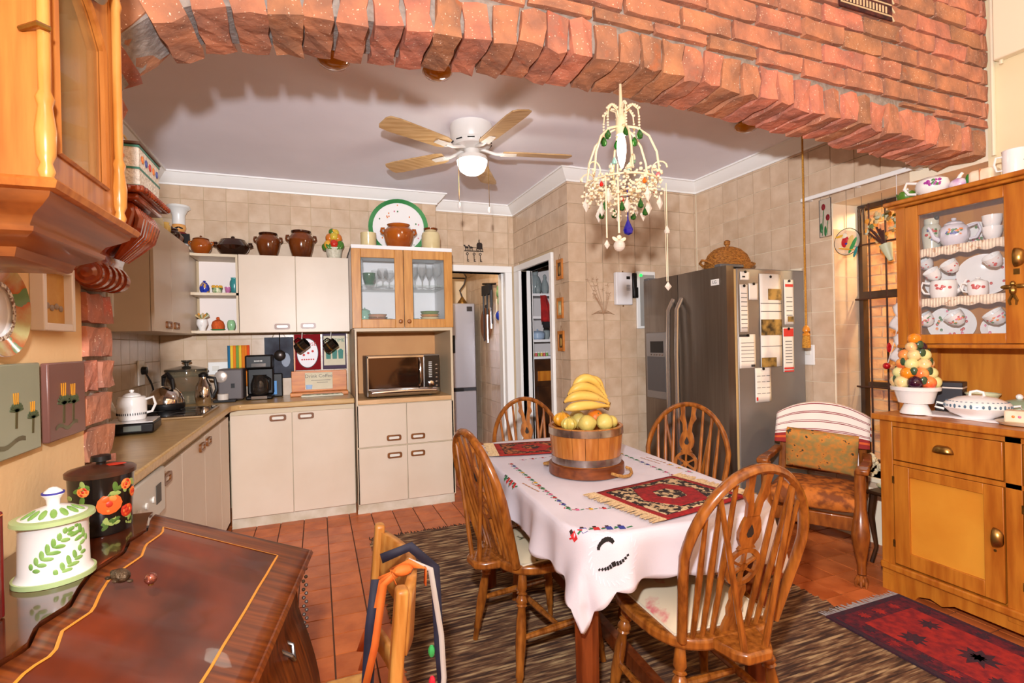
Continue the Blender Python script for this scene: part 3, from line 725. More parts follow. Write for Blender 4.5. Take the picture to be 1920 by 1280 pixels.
placemat('rust and red woven mat at the far end of the table behind the bucket', 0.985, 2.405, math.radians(-9), .36, .29, RUGPAT2, mat('mat_red2', (176, 40, 26), (130, 20, 18), 60, rough=.95))

# bucket with fruit ------------------------------------------------
BX, BY = 1.055, 1.90
STAVE = mat('bucket_stave', (190, 124, 60), (160, 92, 36), 6, rough=.3, stretch=(7, 7, 1), rand=.1, coat=.3)
t = thing('wooden_bucket', 'low wooden stave bucket with two metal hoops and rope handle on the table', 'bucket', (BX, BY, CZ+RUGZ+.0025))
MB().lathe([(.150, 0), (.158, .004), (.158, .042), (.150, .046)], 40).build('base_board', mat('bucket_base', (128, 66, 26), (92, 42, 16), 8, rough=.35, stretch=(1, 5, 5)), t)
ns = 18
for k in range(ns):
    a0, a1 = 2*PI*k/ns+.006, 2*PI*(k+1)/ns-.006; vs = []
    for z, ro, ri in ((.046, .142, .128), (.20, .156, .142)):
        for a in (a0, (a0+a1)/2, a1): vs += [(ro*math.cos(a), ro*math.sin(a), z), (ri*math.cos(a), ri*math.sin(a), z)]
    fs = [(0, 2, 8, 6), (2, 4, 10, 8), (1, 7, 9, 3), (3, 9, 11, 5), (0, 6, 7, 1), (4, 5, 11, 10), (6, 8, 9, 7), (8, 10, 11, 9), (0, 1, 3, 2), (2, 3, 5, 4)]
    MB().add(vs, fs).build('stave', STAVE, t, smooth=0)
HOOPM = mat('hoop_metal', (196, 190, 188), (160, 152, 150), 30, rough=.22, metal=.95)
for z0, z1 in ((.050, .078), (.168, .197)):
    f = lambda z: .142+(z-.046)/.154*.014+.0018
    MB().ring((0, 0, 0), f(z0)-.003, f((z0+z1)/2)+.0008, z0, z1, 48, 'xy').build('hoop', HOOPM, t)
for a in (-1.05, 2.1):
    c, s = math.cos(a), math.sin(a); tx, ty = -s, c
    pp = [(.157*c+tx*w+c*o, .157*s+ty*w+s*o, .026+dz) for w, o, dz in ((-.062, -.004, 0), (-.06, .018, -.004), (-.035, .034, -.012), (0, .04, -.015), (.035, .034, -.012), (.06, .018, -.004), (.062, -.004, 0))]
    MB().tube(pp, .0065, 8).build('rope_handle', mat('rope', (196, 148, 82), (150, 100, 46), 150, rough=.9, bump=.6, bscale=200), t)
FZ = CZ+.185
LEM = mat('lemon_skin', (212, 196, 108), (194, 176, 92), 8, rough=.45, bump=.15, bscale=120, rand=.08)
ORG = mat('orange_skin', (232, 132, 24), (218, 110, 16), 8, rough=.45, bump=.2, bscale=150)
SQU = mat('squash_skin', (236, 176, 52), (220, 150, 40), 8, rough=.4)
def B(px, py, Y): q = PY(px, py, Y); return q.x, q.y, q.z
BZ = CZ+RUGZ+.0025; bx0, by0, bz0 = B(1103, 772, BY); stem = Vector(B(1137, 758, BY-.02))
bananas = []
for k, (px0, py0, mx, my, dy) in enumerate(((1060, 768, 1095, 760, -.05), (1058, 754, 1095, 741, -.045), (1065, 741, 1098, 725, -.02), (1072, 733, 1102, 709, .0), (1082, 740, 1112, 712, .035))):
    e = Vector(B(px0, py0, BY+dy)); mm = Vector(B(mx, my, BY+dy-.02)); st = stem+Vector((0, dy*.4, .012*k-.005)); c = 2*mm-.5*e-.5*st
    bananas.append([e*(1-u)**2+c*2*u*(1-u)+st*u*u for u in [i/12 for i in range(13)]])
# kind, pixel, depth, radius, label : settle the pile so that nothing passes through anything else
pile = [['lemon', 1091, 797, -.085, .036, 'pale lemon at the front of the bucket, left of centre'], ['lemon', 1132, 795, -.09, .036, 'pale lemon at the front of the bucket beside the orange'],
        ['lemon', 1099, 783, -.01, .034, 'lemon just under the bananas in the middle'], ['lemon', 1157, 791, -.04, .027, 'small greenish lemon at the right rim of the bucket'],
        ['lemon', 1150, 776, .05, .034, 'lemon under the banana stem at the back right'], ['bright', 1163, 785, .035, .035, 'bright lemon at the far right of the bucket rim'],
        ['orange', 1126, 785, -.03, .034, 'single orange tucked under the bananas in the bucket'], ['squash', 1056, 789, -.03, .036, 'orange-yellow ridged squash at the left of the bucket'],
        ['pale', 1071, 795, -.08, .031, 'small pale ridged squash at the front left of the bucket']]
P_ = [Vector(B(f[1], f[2], BY+f[3])) for f in pile]; R_f = [f[4]*1.12 for f in pile]; fix = [p for bn in bananas for p in bn]
for it in range(600):
    for i in range(len(P_)):
        for j in range(i):
            d = P_[i]-P_[j]; g = R_f[i]+R_f[j]+.001-d.length
            if g > 0: d.normalize(); P_[i] += d*g*.5; P_[j] -= d*g*.5
        for q in fix:
            d = P_[i]-q; g = R_f[i]+.0215-d.length
            if g > 0: P_[i] += d.normalized()*g*.7
        h = Vector((P_[i].x-BX, P_[i].y-BY)); m_ = .139-R_f[i]
        if h.length > m_: h = h.normalized()*m_; P_[i].x, P_[i].y = BX+h.x, BY+h.y
        P_[i].z = max(P_[i].z-.0002, BZ+.186+R_f[i]*.8)
FLOORZ = min(p.z-r for p, r in zip(P_, R_f))-BZ-.001
for f, p, a in zip(pile, P_, (.9, 1.9, .4, 2.2, .8, .2, 0, 0, 0)):
    r = f[4]
    if f[0] in ('lemon', 'bright'):
        o = thing('lemon', f[5], 'lemon', p, a, 'lemons in the bucket'); m = LEM if f[0] == 'lemon' else SQU
        MB().mark().lathe([(0, -r*1.10), (r*.25, -r*1.02), (r*.62, -r*.74), (r*.92, -r*.36), (r, 0), (r*.92, r*.36), (r*.62, r*.74), (r*.25, r*1.02), (0, r*1.10)], 16).xf(RX(1.35)).build('fruit', m, o); MB().mark().sph((0, 0, -r*1.07), r*.05, 6, 4).xf(RX(1.35)).build('stem_end', mat('lemon_stem', (120, 110, 50)), o)
    elif f[0] == 'orange':
        o = thing('orange', f[5], 'orange', p); MB().sph((0, 0, 0), r, 18, 12).build('fruit', ORG, o); MB().sph((0, -r*.8, r*.6), .004, 6, 4).build('stem_end', mat('lemon_stem', (120, 110, 50)), o)
    else:
        o = thing('ridged_squash', f[5], 'squash', p); m = SQU if f[0] == 'squash' else mat('squash_pale', (216, 198, 104), (196, 178, 88), 8, rough=.4)
        MB().grid(lambda u, v: (r*math.sin(PI*v)*(1+.09*math.cos(18*PI*u))*math.cos(2*PI*u), r*math.sin(PI*v)*(1+.09*math.cos(18*PI*u))*math.sin(2*PI*u), -r*.85*math.cos(PI*v)), 48, 12).build('fruit', m, o); MB().tube([(0, 0, r*.8), (.003, 0, r*1.0)], [.006, .004], 8).build('stem', mat('squash_stem', (150, 130, 60)), o)
MB().lathe([(.0, FLOORZ), (.13, FLOORZ)], 32, cap=False).build('bucket_floor', STAVE, t)
BAN = mat('banana_skin', (230, 196, 104), (216, 174, 76), 5, rough=.45, stretch=(1, 1, 4))
speckle(BAN, 55, (110, 70, 30), .72)
b = thing('banana_bunch', 'bunch of ripe bananas stacked on top of the fruit bucket', 'bananas', (bx0, by0, bz0)); O_ = Vector((bx0, by0, bz0)); stem = stem-O_
for bn in bananas:
    q = MB().tube([p-O_ for p in bn], (.004, .010, .016, .0185, .0195, .0198, .0195, .019, .018, .0155, .011, .008, .0065), 8).build('banana', BAN, b, smooth=.9)
    MB().sph(bn[0]-O_, .005, 6, 4).build('tip', mat('banana_tip', (60, 40, 20)), q)
MB().tube([stem+Vector((-.004, 0, -.02)), stem+Vector((.012, 0, .01))], [.014, .010], 8).build('stem', mat('banana_stem', (110, 80, 40)), b)

# ================================================================== wheel-back chairs
def wheelback(label, loc, rz, cushion=None):
    t = thing('wheelback_chair', label, 'chair', loc, rz, 'wheel-back chairs around the table')
    # seat
    out = []
    for k in range(40):
        a = 2*PI*k/40; x, y = math.cos(a), math.sin(a)
        ex = .215*math.copysign(abs(x)**.55, x); ey = .205*math.copysign(abs(y)**.55, y)
        if y < 0: ex *= 1-.16*abs(y)
        if y < -.6 and abs(x) < .62: ey -= .0
        out.append((ex, ey+.01))
    st = MB().prism(out, .415, .45, 'xy').build('seat', CHAIRW, t, bevel=.010, seg=3)
    MB().prism([(-.085, -.17), (.085, -.17), (.065, -.255), (.04, -.285), (-.04, -.285), (-.065, -.255)], .417, .449, 'xy').build('bobtail', CHAIRW, t, bevel=.008)
    tilt = .27
    def back(x, h): return (x, -.165-h*tilt, .45+h)    # point on the raked back plane
    H = .50
    hp = []
    for i in range(33):
        a = PI*i/32; s = math.cos(a)
        w = .205; hh = .20+.30*math.sin(a) if 0 else 0
        hp.append(a)
    pts = [back(-.165, 0), back(-.180, .10), back(-.196, .20)]
    for i in range(1, 24):
        a = PI-PI*i/24; pts.append(back(.205*math.cos(a)*1.0, .23+.27*math.sin(a)))
    pts += [back(.196, .20), back(.180, .10), back(.165, 0)]
    MB().tube(pts, .0165, 8, flat=.8).build('bow', CHAIRW, t, smooth=.9)
    def bow_h(x): return .23+.27*math.sqrt(max(0, 1-(x/.205)**2))
    for sx in (-1, 1):
        for x0, x1 in ((.062, .075), (.095, .118), (.128, .157)):
            h = bow_h(x1); a, c = back(sx*x0, -.005), back(sx*x1, h)
            m = [lerp(a[i], c[i], .45) for i in range(3)]
            MB().tube([a, m, c], [.0075, .0095, .006], 8).build('spindle', CHAIRW, t)
        h = bow_h(.125); MB().tube([(sx*.035, -.262, .445), back(sx*.125, h)], [.010, .007], 8).build('brace', CHAIRW, t)
    # splat in the back plane
    M0 = Matrix(((1, 0, 0, 0), (0, 1, -tilt, -.165), (0, 0, 1, .45), (0, 0, 0, 1)))
    sp = MB().mark()
    th = .0055
    def outline(pts): return pts+[(-x, z) for x, z in reversed(pts)]
    sp.prism(outline([(.034, 0), (.028, .03), (.020, .05), (.026, .075), (.020, .10), (.026, .125), (.022, .145)]), -th, th)
    sp.ring((0, 0, .205), .045, .060, -th, th, 24)
    for k in range(6):
        a = k*PI/3+PI/6; sp.bar((.010*math.cos(a), 0, .205+.010*math.sin(a)), (.047*math.cos(a), 0, .205+.047*math.sin(a)), .008, .011, (0, 1, 0))
    sp.lathe([(.014, -th), (.014, th)], 12, (0, 0, 0)); 
    n12 = 24
    for i in range(len(sp.v)-n12, len(sp.v)): x, y, z = sp.v[i]; sp.v[i] = (x, z, y+.205)
    sp.prism(outline([(.030, .262), (.022, .272), (.034, .292), (.038, .315), (.030, .345), (.022, .362)]), -th, th)
    for sx in (-1, 1): sp.prism([(sx*.0, .36), (sx*.022, .36), (sx*.026, .40), (sx*.042, .425), (sx*.036, .45), (sx*.042, .485), (sx*.018, .495), (sx*.016, .44), (sx*.006, .40)], -th, th)
    sp.xf(M0); sp.build('splat', CHAIRW, t, smooth=.5)
    MB().mark().prism([(0, .337), (.008, .322), (.012, .308), (.006, .298), (-.006, .298), (-.012, .308), (-.008, .322)], -th-.001, th+.001).xf(M0).build('splat_piercing', DARK, t)
    # legs
    for sx in (-1, 1):
        for sy, fy in ((1, .15), (-1, -.13)):
            a = Vector((sx*.145, fy, .418)); bb = Vector((sx*.20, fy+sy*.055, 0)); L_ = (bb-a).length; d = (bb-a)
            prof = [(0, .014), (.06, .017), (.14, .020), (.17, .013), (.185, .021), (.20, .014), (.225, .021), (.25, .024), (.27, .018), (.285, .022), (.30, .015), (.40, .019), (.60, .021), (.80, .015), (.86, .017), (.88, .013), (1, .012)]
            MB().tube([a+d*u for u, r in prof], [r for u, r in prof], 10).build('leg', CHAIRW, t, smooth=.9)
    for sx in (-1, 1): MB().tube([(sx*.176, .185, .185), (sx*.176, .0, .185), (sx*.176, -.165, .185)], [.009, .014, .009], 8).build('side_stretcher', CHAIRW, t)
    MB().tube([(-.176, .01, .185), (0, .01, .185), (.176, .01, .185)], [.009, .014, .009], 8).build('cross_stretcher', CHAIRW, t)
    if cushion:
        def cf(u, v):
            x, y = (u-.5)*2, (v-.5)*2; r = max(abs(x), abs(y)); k = 1-.08*r*r
            return Vector((x*.185*k, y*.175*k+.02, .452+.030*(1-max(abs(x), abs(y))**4)))
        c = MB().grid(cf, 14, 14).grid(lambda u, v: cf(u, v)*Vector((1, 1, 0)) + Vector((0, 0, .4525)), 14, 14).build('seat_cushion', cushion, t, smooth=1.2)
        MB().tube([cf(.0, 0), cf(.5, 0), cf(1, 0), cf(1, .5), cf(1, 1), cf(.5, 1), cf(0, 1), cf(0, .5)], .004, 6, closed=True).build('piping', mat('cushion_piping', (226, 214, 190), rough=.8), c)
    return t
CU1 = mat('cushion_fabric_vine', (216, 200, 168), (90, 84, 56), 22, rough=.9, lo=.58, hi=.64)
CU2 = mat('cushion_fabric_roses', (224, 206, 176), (214, 120, 120), 9, rough=.9, lo=.62, hi=.7)
wheelback('wheel-back chair on the left of the table with vine-patterned cushion', (.828, 1.967, RUGZ), math.radians(-83), CU1)
wheelback('wheel-back chair at the near end of the table with rose-patterned cushion', (1.115, 1.325, RUGZ), math.radians(-3), CU2)
wheelback('wheel-back chair at the far end of the table behind the fruit bucket', (1.125, 2.56, RUGZ), math.radians(172), None)
wheelback('wheel-back chair on the right of the table in front of the steel fridge', (1.575, 1.99, RUGZ), math.radians(125), None)

# ================================================================== rugs
def rugmat():
    m = mat('rag_rug', (84, 54, 38), (236, 196, 142), 2.4, rough=.95, stretch=(2.6, 30, 1), c3=(148, 102, 68), lo=.40, hi=.66, c3pos=.51, bump=.9, bscale=90)
    return m
t = thing('rag_rug', 'brown striped rag rug under the dining table', 'rug', (1.30, 2.1, .006))
RGW = 2.00/2; RGL = 1.42
rows = MB(); nrow = 190
rw = 2*RGL/nrow
for i in range(nrow):
    y = -RGL+(i+.5)*rw; w = rw*.52; e = rnd.uniform(-.01, .01)
    rows.add([(-RGW+e, y-w, 0), (RGW+e, y-w, 0), (RGW+e, y-w*.4, .006), (-RGW+e, y-w*.4, .006), (RGW+e, y+w*.4, .006), (-RGW+e, y+w*.4, .006), (RGW+e, y+w, 0), (-RGW+e, y+w, 0)], [(0, 1, 2, 3), (3, 2, 4, 5), (5, 4, 6, 7)])
o = rows.build('woven_rows', rugmat(), t, smooth=1.2); o['kind'] = 'stuff'
fr = MB()
for i in range(170):
    x = -RGW+2*RGW*i/169; l = rnd.uniform(.02, .05); r = rnd.uniform(-.015, .015); fr.tube([(x, RGL, .003), (x+r, RGL+l, .002)], [.004, .002], 4)
o = fr.build('fringe', mat('dark_fringe', (52, 38, 30), rough=.95), t); o['kind'] = 'stuff'
t = thing('red_rug', 'small dark red patterned rug in front of the pine dresser', 'rug', (2.42, 1.10, .013))
DRED = mat('rug_darkred', (110, 20, 34), (56, 16, 34), 40, rough=1, bump=.4, bscale=200); RRED = mat('rug_red', (170, 36, 26), (120, 18, 28), 30, rough=1, bump=.4, bscale=200)
NAVY = mat('rug_navy', (44, 28, 42), (70, 24, 38), 40, rough=1, bump=.4, bscale=200)
MB().box(-.26, .25, -.58, .57, 0, .008).build('border', NAVY, t); MB().box(-.235, .225, -.55, .54, .004, .0095).build('inner_border', DRED, t); MB().box(-.16, .16, -.46, .46, .006, .0105).build('red_field', RRED, t)
def blob(cx, cy, r, n, seed):
    q = random.Random(seed); k = 18; return [(cx+r*(1 if i % 2 else .55)*q.uniform(.8, 1.15)*math.cos(2*PI*i/k), cy+r*(1 if i % 2 else .55)*q.uniform(.8, 1.15)*math.sin(2*PI*i/k)) for i in range(k)]
for k, (x, y, r, m) in enumerate(((0, .12, .075, NAVY), (0, -.17, .07, NAVY), (-.09, .30, .055, NAVY), (.08, .34, .045, NAVY), (.10, -.02, .04, NAVY), (-.11, 0, .04, NAVY), (0, .12, .03, DRED), (0, -.17, .03, DRED), (-.19, .42, .03, NAVY), (-.19, .2, .03, NAVY), (-.19, 0, .03, NAVY), (.19, .42, .03, NAVY), (.19, .2, .03, NAVY), (0, .5, .03, RRED), (-.1, .5, .025, RRED), (.1, .5, .025, RRED), (-.2, .31, .025, RRED), (-.2, .1, .025, RRED))):
    MB().prism(blob(x, y, r, 18, k), .008, .0112+.0004*(k % 3), 'xy').build('flower_motif', m, t, smooth=0)
fr = MB()
for i in range(80):
    x = -.25+.5*i/79; fr.tube([(x, .57, .004), (x+rnd.uniform(-.012, .012), .57+rnd.uniform(.025, .05), .002)], [.003, .0015], 4)
o = fr.build('fringe', mat('grey_fringe', (150, 140, 136), rough=.95), t); o['kind'] = 'stuff'
# ================================================================== pine dresser on the right wall
def camang(x, y): return math.atan2(-y, -x)     # direction from a thing towards the viewer
L = (2.95, 1.15, 0)
t = thing('pine_dresser', 'honey-pine dresser base with drawers, panelled doors and brass cup pulls', 'dresser', L)
MB().box(2.722, 3.19, .55, 1.765, .10, .875).at(L).build('body', PINE, t)
MB().box(2.67, 3.20, .53, 1.79, .875, .905).at(L).build('top_board', PINE, t, bevel=.006, seg=3)
for y0, y1 in ((1.705, 1.765), (1.20, 1.256), (.55, .65)): MB().box(2.70, 2.722, y0, y1, .09, .875).at(L).build('stile', PINE, t, bevel=.002)
MB().box(2.70, 2.722, .65, 1.705, .848, .875).at(L).build('top_rail', PINE, t)
MB().box(2.70, 2.722, .65, 1.705, .655, .675).at(L).build('middle_rail', PINE, t)
MB().box(2.685, 2.722, .55, 1.768, .115, .150).at(L).build('base_moulding', PINE, t, bevel=.008, seg=3)
MB().prism([(.55, .115), (1.766, .115), (1.766, 0), (1.62, 0), (1.60, .03), (1.55, .045), (1.50, .03), (1.45, .055), (.9, .055), (.85, .03), (.80, .045), (.70, .03), (.66, 0), (.55, 0)], 2.702, 2.725, 'yz').at(L).build('bracket_foot', PINE, t)
MB().box(2.74, 3.19, 1.742, 1.765, 0, .115).at(L).build('end_foot', PINE, t)
def cup_pull(par, x, y, z, vert=False, L=L):
    m = MB().mark()
    m.grid(lambda u, v: (-.024*math.sin(PI*v*.5)*1.0 if 0 else -.026*math.cos((v-.0)*PI/2), -.042*math.cos(PI*u)*math.sqrt(max(0, 1-0*v)), .0), 1, 1)
    m = MB().mark().grid(lambda u, v: (-.024*math.sin(PI*u)*math.cos(v*PI/2)**.6 if v < 1 else 0, -.042*math.cos(PI*u)*(.35+.65*math.cos(v*PI/2)), .034*math.sin(v*PI/2)), 14, 6)
    if vert: m.xf(RX(PI/2))
    m.xf(T(x, y, z)); return m.at(L).build('cup_pull', BRASS, par, smooth=1.2, solid=.002)
PINEP = mat('pine_panel', (218, 150, 50), (204, 128, 36), 3, rough=.4, coat=.15)
for (a, b) in ((1.262, 1.70), (.655, 1.195)):
    d = MB().box(2.697, 2.72, a, b, .68, .845).at(L).build('drawer', PINE, t, bevel=.003); cup_pull(d, 2.697, (a+b)/2, .755)
    d = MB().box(2.697, 2.72, a, a+.07, .158, .652).box(2.697, 2.72, b-.07, b, .158, .652).box(2.697, 2.72, a+.07, b-.07, .158, .228).box(2.697, 2.72, a+.07, b-.07, .605, .652).at(L).build('door', PINE, t, bevel=.002)
    MB().box(2.708, 2.718, a+.068, b-.068, .226, .607).at(L).build('door_panel', PINEP, d)
    cup_pull(d, 2.697, a+.035, .43, True); MB().cyl((2.697, a+.03, .375), (2.694, a+.03, .375), .006, n=8).at(L).build('keyhole', BRASS, d)
    for z in (.24, .56): MB().box(2.694, 2.70, b-.004, b+.006, z, z+.035).at(L).build('hinge', BRASS, d)
# hutch
L2 = (3.05, 1.2, 1.235)
t = thing('dresser_hutch', 'glazed pine hutch above the dresser, full of floral crockery', 'cupboard', L2)
XF = 2.90
MB().box(3.17, 3.20, .55, 1.79, .905, 2.0).at(L2).build('back_board', mat('hutch_back', (196, 124, 34), (176, 102, 22), 5, rough=.5, stretch=(6, 6, .7)), t)
MB().box(XF+.02, 3.18, 1.765, 1.79, 1.235, 1.99).at(L2).build('end_panel', PINE, t); MB().box(XF+.02, 3.18, .55, .575, 1.235, 1.99).at(L2).build('end_panel', PINE, t)
MB().box(XF-.012, 3.18, .55, 1.79, 1.235, 1.255).at(L2).build('bottom_board', PINE, t, bevel=.005)
MB().box(3.14, 3.18, 1.74, 1.79, .905, 1.235).at(L2).build('bracket', PINE, t); MB().box(3.14, 3.18, .55, .6, .905, 1.235).at(L2).build('bracket', PINE, t)
MB().box(XF-.045, 3.20, .53, 1.83, 1.99, 2.012).box(XF-.03, 3.20, .54, 1.815, 1.975, 1.99).at(L2).build('cornice_moulding', PINE, t, bevel=.006, seg=3)
MB().box(XF, XF+.02, 1.745, 1.79, 1.255, 1.975).at(L2).build('stile', PINE, t); MB().box(XF, XF+.02, 1.20, 1.25, 1.255, 1.975).at(L2).build('stile', PINE, t)
for z in (1.489, 1.745):
    s_ = MB().box(XF+.035, 3.17, .575, 1.765, z-.016, z).at(L2).build('shelf', PINE, t)
    lc = MB(); n = 90
    for i in range(n):
        y0, y1 = 1.745-i*.013, 1.745-(i+1)*.013; h0, h1 = .036+.012*abs(math.sin(i*.55)), .036+.012*abs(math.sin((i+1)*.55))
        lc.add([(XF+.03, y0, z), (XF+.03, y1, z), (XF+.028, y1, z-h1), (XF+.028, y0, z-h0)], [(0, 1, 2, 3)])
    lc.at(L2).build('lace_edging', mat('shelf_lace', (244, 222, 196), (206, 160, 120), 45, rough=.9, lo=.55, hi=.62), s_, solid=.001)
for (a, b) in ((1.252, 1.744), (.66, 1.198)):
    d = MB().box(XF-.004, XF+.018, a, a+.082, 1.258, 1.972).box(XF-.004, XF+.018, b-.06, b, 1.258, 1.972).box(XF-.004, XF+.018, a+.08, b-.06, 1.258, 1.305).box(XF-.004, XF+.018, a+.08, b-.06, 1.918, 1.972).at(L2).build('door', PINE, t, bevel=.003)
    MB().box(XF+.006, XF+.009, a+.08, b-.058, 1.303, 1.92).at(L2).build('pane', PANE, d)
    cup_pull(d, XF-.004, a+.045, 1.64, True, L2)
    MB().box(XF-.007, XF-.004, a+.028, a+.05, 1.565, 1.59).at(L2).build('escutcheon', BRASS, d)
    ch = MB().sph((XF-.014, a+.05, 1.525), (.010, .011, .012), 8, 6).sph((XF-.014, a+.05, 1.495), (.012, .014, .022), 8, 6)
    for sx in (-1, 1): ch.sph((XF-.010, a+.05+sx*.024, 1.512), (.005, .022, .010), 8, 6).tube([(XF-.012, a+.05, 1.48), (XF-.014, a+.05+sx*.014, 1.45), (XF-.012, a+.05+sx*.010, 1.43)], [.007, .006, .004], 6)
    ch.at(L2).build('cherub_ornament', BRASS, d)

# ---- crockery builders
FLR = [mat('flower_'+n, c, rough=.3) for n, c in (('red', (196, 50, 44)), ('pink', (214, 110, 140)), ('orange', (230, 130, 50)), ('blue', (70, 84, 160)), ('leaf', (60, 120, 60)), ('purple', (160, 50, 150)))]
def spray(par, r, z, ang, n, ks, seed, sp=.35, zs=.012, s=.006, ry=None):
    """painted flowers: little flat dabs on the glaze"""
    q = random.Random(seed)
    for k in ks:
        m = MB()
        for i in range(n):
            a = ang+q.uniform(-sp, sp); zz = z+q.uniform(-zs, zs); rr = r(zz) if callable(r) else r; e = q.uniform(.6, 1.2)*s
            m.mark(); m.sph((0, 0, 0), (.0012, e, e*.8), 7, 4); m.xf(T(rr*math.cos(a), rr*math.sin(a), zz) @ RZ(a))
        o = m.build('painted_flowers', FLR[k], par); o['kind'] = 'stuff'
def handle_pts(r, z0, z1, out, a=PI): c, s = math.cos(a), math.sin(a); return [((r+o)*c, (r+o)*s, z) for o, z in ((-.006, z0), (out*.8, z0-.0), (out, (z0+z1)/2), (out*.7, z1), (-.006, z1))]
def cup(label, loc, rz=0, r=.04, h=.06, m=PORC, ks=(0, 4), tilt=None, cat='cup', group='floral cups', name='teacup', prof=None):
    o = thing(name, label, cat, loc, rz, group)
    if tilt: o.rotation_euler = (tilt[0], tilt[1], rz)
    pr = prof or [(r*.45, 0), (r*.5, .004), (r*.72, h*.2), (r*.92, h*.55), (r, h), (r*.94, h), (r*.86, h*.55), (r*.5, h*.15), (0, h*.12)]
    MB().lathe(pr, 22).build('body', m, o); MB().tube(handle_pts(r*.93, h*.82, h*.3, r*.55), .0045, 6).build('handle', m, o)
    if ks: spray(o, r*.93, h*.55, 0, 5, ks, int(loc[1]*1000), 1.2)
    return o
def pot(label, loc, rz, r, h, m=PORC, ks=(0, 4), name='teapot', spout=True, handle=True, cat='teapot', square=False, lid=True, seg=24, fa=-1.57):
    o = thing(name, label, cat, loc, rz)
    pr = [(r*.6, 0), (r*.68, .006), (r*.95, h*.3), (r, h*.55), (r*.9, h*.8), (r*.66, h*.93), (r*.6, h*.95)] if not square else [(r*.88, 0), (r*.9, .004), (r, h*.3), (r*.98, h*.8), (r*.9, h*.93), (r*.8, h*.96)]
    MB().lathe(pr, seg).build('body', m, o)
    if lid:
        ld = MB().lathe([(r*.62, h*.94), (r*.6, h*1.0), (r*.4, h*1.08), (r*.1, h*1.12)], seg).build('lid', m, o)
        MB().lathe([(.004, h*1.10), (.011, h*1.16), (.010, h*1.22), (0, h*1.25)], 12).build('knob', m, ld)
    if spout: MB().tube([(r*.85, 0, h*.3), (r*1.25, 0, h*.45), (r*1.5, 0, h*.85), (r*1.62, 0, h*.95)], [r*.22, r*.17, r*.11, r*.10], 10).build('spout', m, o)
    if handle: MB().tube([(-r*.85, 0, h*.8), (-r*1.45, 0, h*.9), (-r*1.6, 0, h*.6), (-r*1.35, 0, h*.3), (-r*.9, 0, h*.25)], r*.10, 8).build('handle', m, o)
    if ks: spray(o, r*1.0, h*.58, fa, 7, ks, int(loc[0]*777), .5, h*.12, .008)
    return o
def wplate(label, loc, ang, r, m=PORC, tilt=.25, ks=(0, 4), cat='plate', rim=None):
    """plate standing on edge, face towards direction ang"""
    o = thing('plate', label, cat, loc); mm = RZ(ang) @ RY(PI/2-tilt)
    b = MB().mark().lathe([(0, 0), (r*.62, 0), (r*.72, .008), (r, .018), (r, .021), (r*.72, .012), (r*.6, .004), (0, .004)], 40).xf(T(0, 0, r*math.cos(tilt)) @ mm).build('dish', m, o)
    if rim: MB().mark().ring((0, 0, .0195), r*.86, r*1.005, 0, .003, 40, 'xy').xf(T(0, 0, r*math.cos(tilt)) @ mm).build('rim', rim, o)
    q = random.Random(int(r*1e4))
    for k in ks:
        f = MB()
        for i in range(7):
            a = q.uniform(0, 2*PI); d = q.uniform(.45, .85)*r; f.sph((d*math.cos(a), d*math.sin(a), .013), (.008, .006, .003), 7, 4)
        f.mark = None
        vv = T(0, 0, r*math.cos(tilt)) @ mm; f.v = [tuple(vv @ Vector(p)) for p in f.v]
        w = f.build('painted_flowers', FLR[k], o); w['kind'] = 'stuff'
    return o
A = camang(3.03, 1.5)
def H(px, z, X=3.03): q = PX(px, 500, X); return (X, q.y, z)
z1, z2, z3 = 1.746, 1.490, 1.256
o = thing('figured_jar', 'tall jar painted with a red-coated figure, left on the top hutch shelf', 'jar', H(1748, z1)); FJ = mat('jar_cream', (226, 220, 196), (190, 200, 190), 8, rough=.2)
MB().lathe([(.035, 0), (.036, .02), (.042, .08), (.040, .12), (.030, .135), (.032, .15), (.030, .165)], 20).build('body', FJ, o); spray(o, .042, .08, A, 5, (0, 3, 4), 5, .5, .03, .008); MB().sph((-.01, -.03, .165), .012, 8, 6).build('finial', BLACK, o)
GREYP = mat('grey_porcelain', (216, 214, 226), rough=.18, coat=.3)
pot('pale grey angular teapot with orange and blue flowers on the top hutch shelf', H(1790, z1, 3.0), A+PI/2+PI, .062, .115, GREYP, (2, 3, 4), seg=10, fa=A-(A+PI/2+PI))
wplate('green flowered plate standing behind the grey teapot in the hutch', H(1830, z1, 3.135), A, .062, PORC, .2, (4, 1))
for k in range(2): cup(('lower' if k == 0 else 'upper')+' white cup in the stack at the right of the top hutch shelf', H(1862, z1+.054*k, 3.0), A, .038, .065, PORC, None, group='stacked white cups')
pot('white rose-sprig teapot with gallery rim on the middle hutch shelf', H(1768, z2, 2.98), A-PI/2+PI, .056, .092, PORC, (0,), square=True, fa=A-(A-PI/2+PI), lid=False)
pot('white rose-sprig sugar bowl with two handles on the middle hutch shelf', H(1833, z2, 2.98), A+PI/2, .040, .07, PORC, (0,), name='sugar_bowl', spout=False, square=True, cat='bowl', fa=-PI/2)
for k, (px, zz, xx, lab) in enumerate(((1743, z2+.165, 3.03, 'rose-sprig cup stacked at the left above the teapot'), (1757, z2+.100, 2.985, 'small plain cup lying in front of the left rose-sprig cup'), (1790, z2+.13, 2.99, 'rose-sprig cup turned on its side above the teapot'), (1872, z2+.135, 2.99, 'pinkish cup hanging at the right of the middle hutch shelf'))):
    cup(lab, H(px, zz, xx), A, .036, .055, PORC, (0,), tilt=(.5, .5))
wplate('rose-sprig saucer standing between the cups on the middle hutch shelf', H(1772, z2, 3.12), A, .085, PORC, .15, (0,)); wplate('large rose-sprig dinner plate standing on the middle hutch shelf', H(1845, z2, 3.11), A, .105, PORC, .18, (0,))
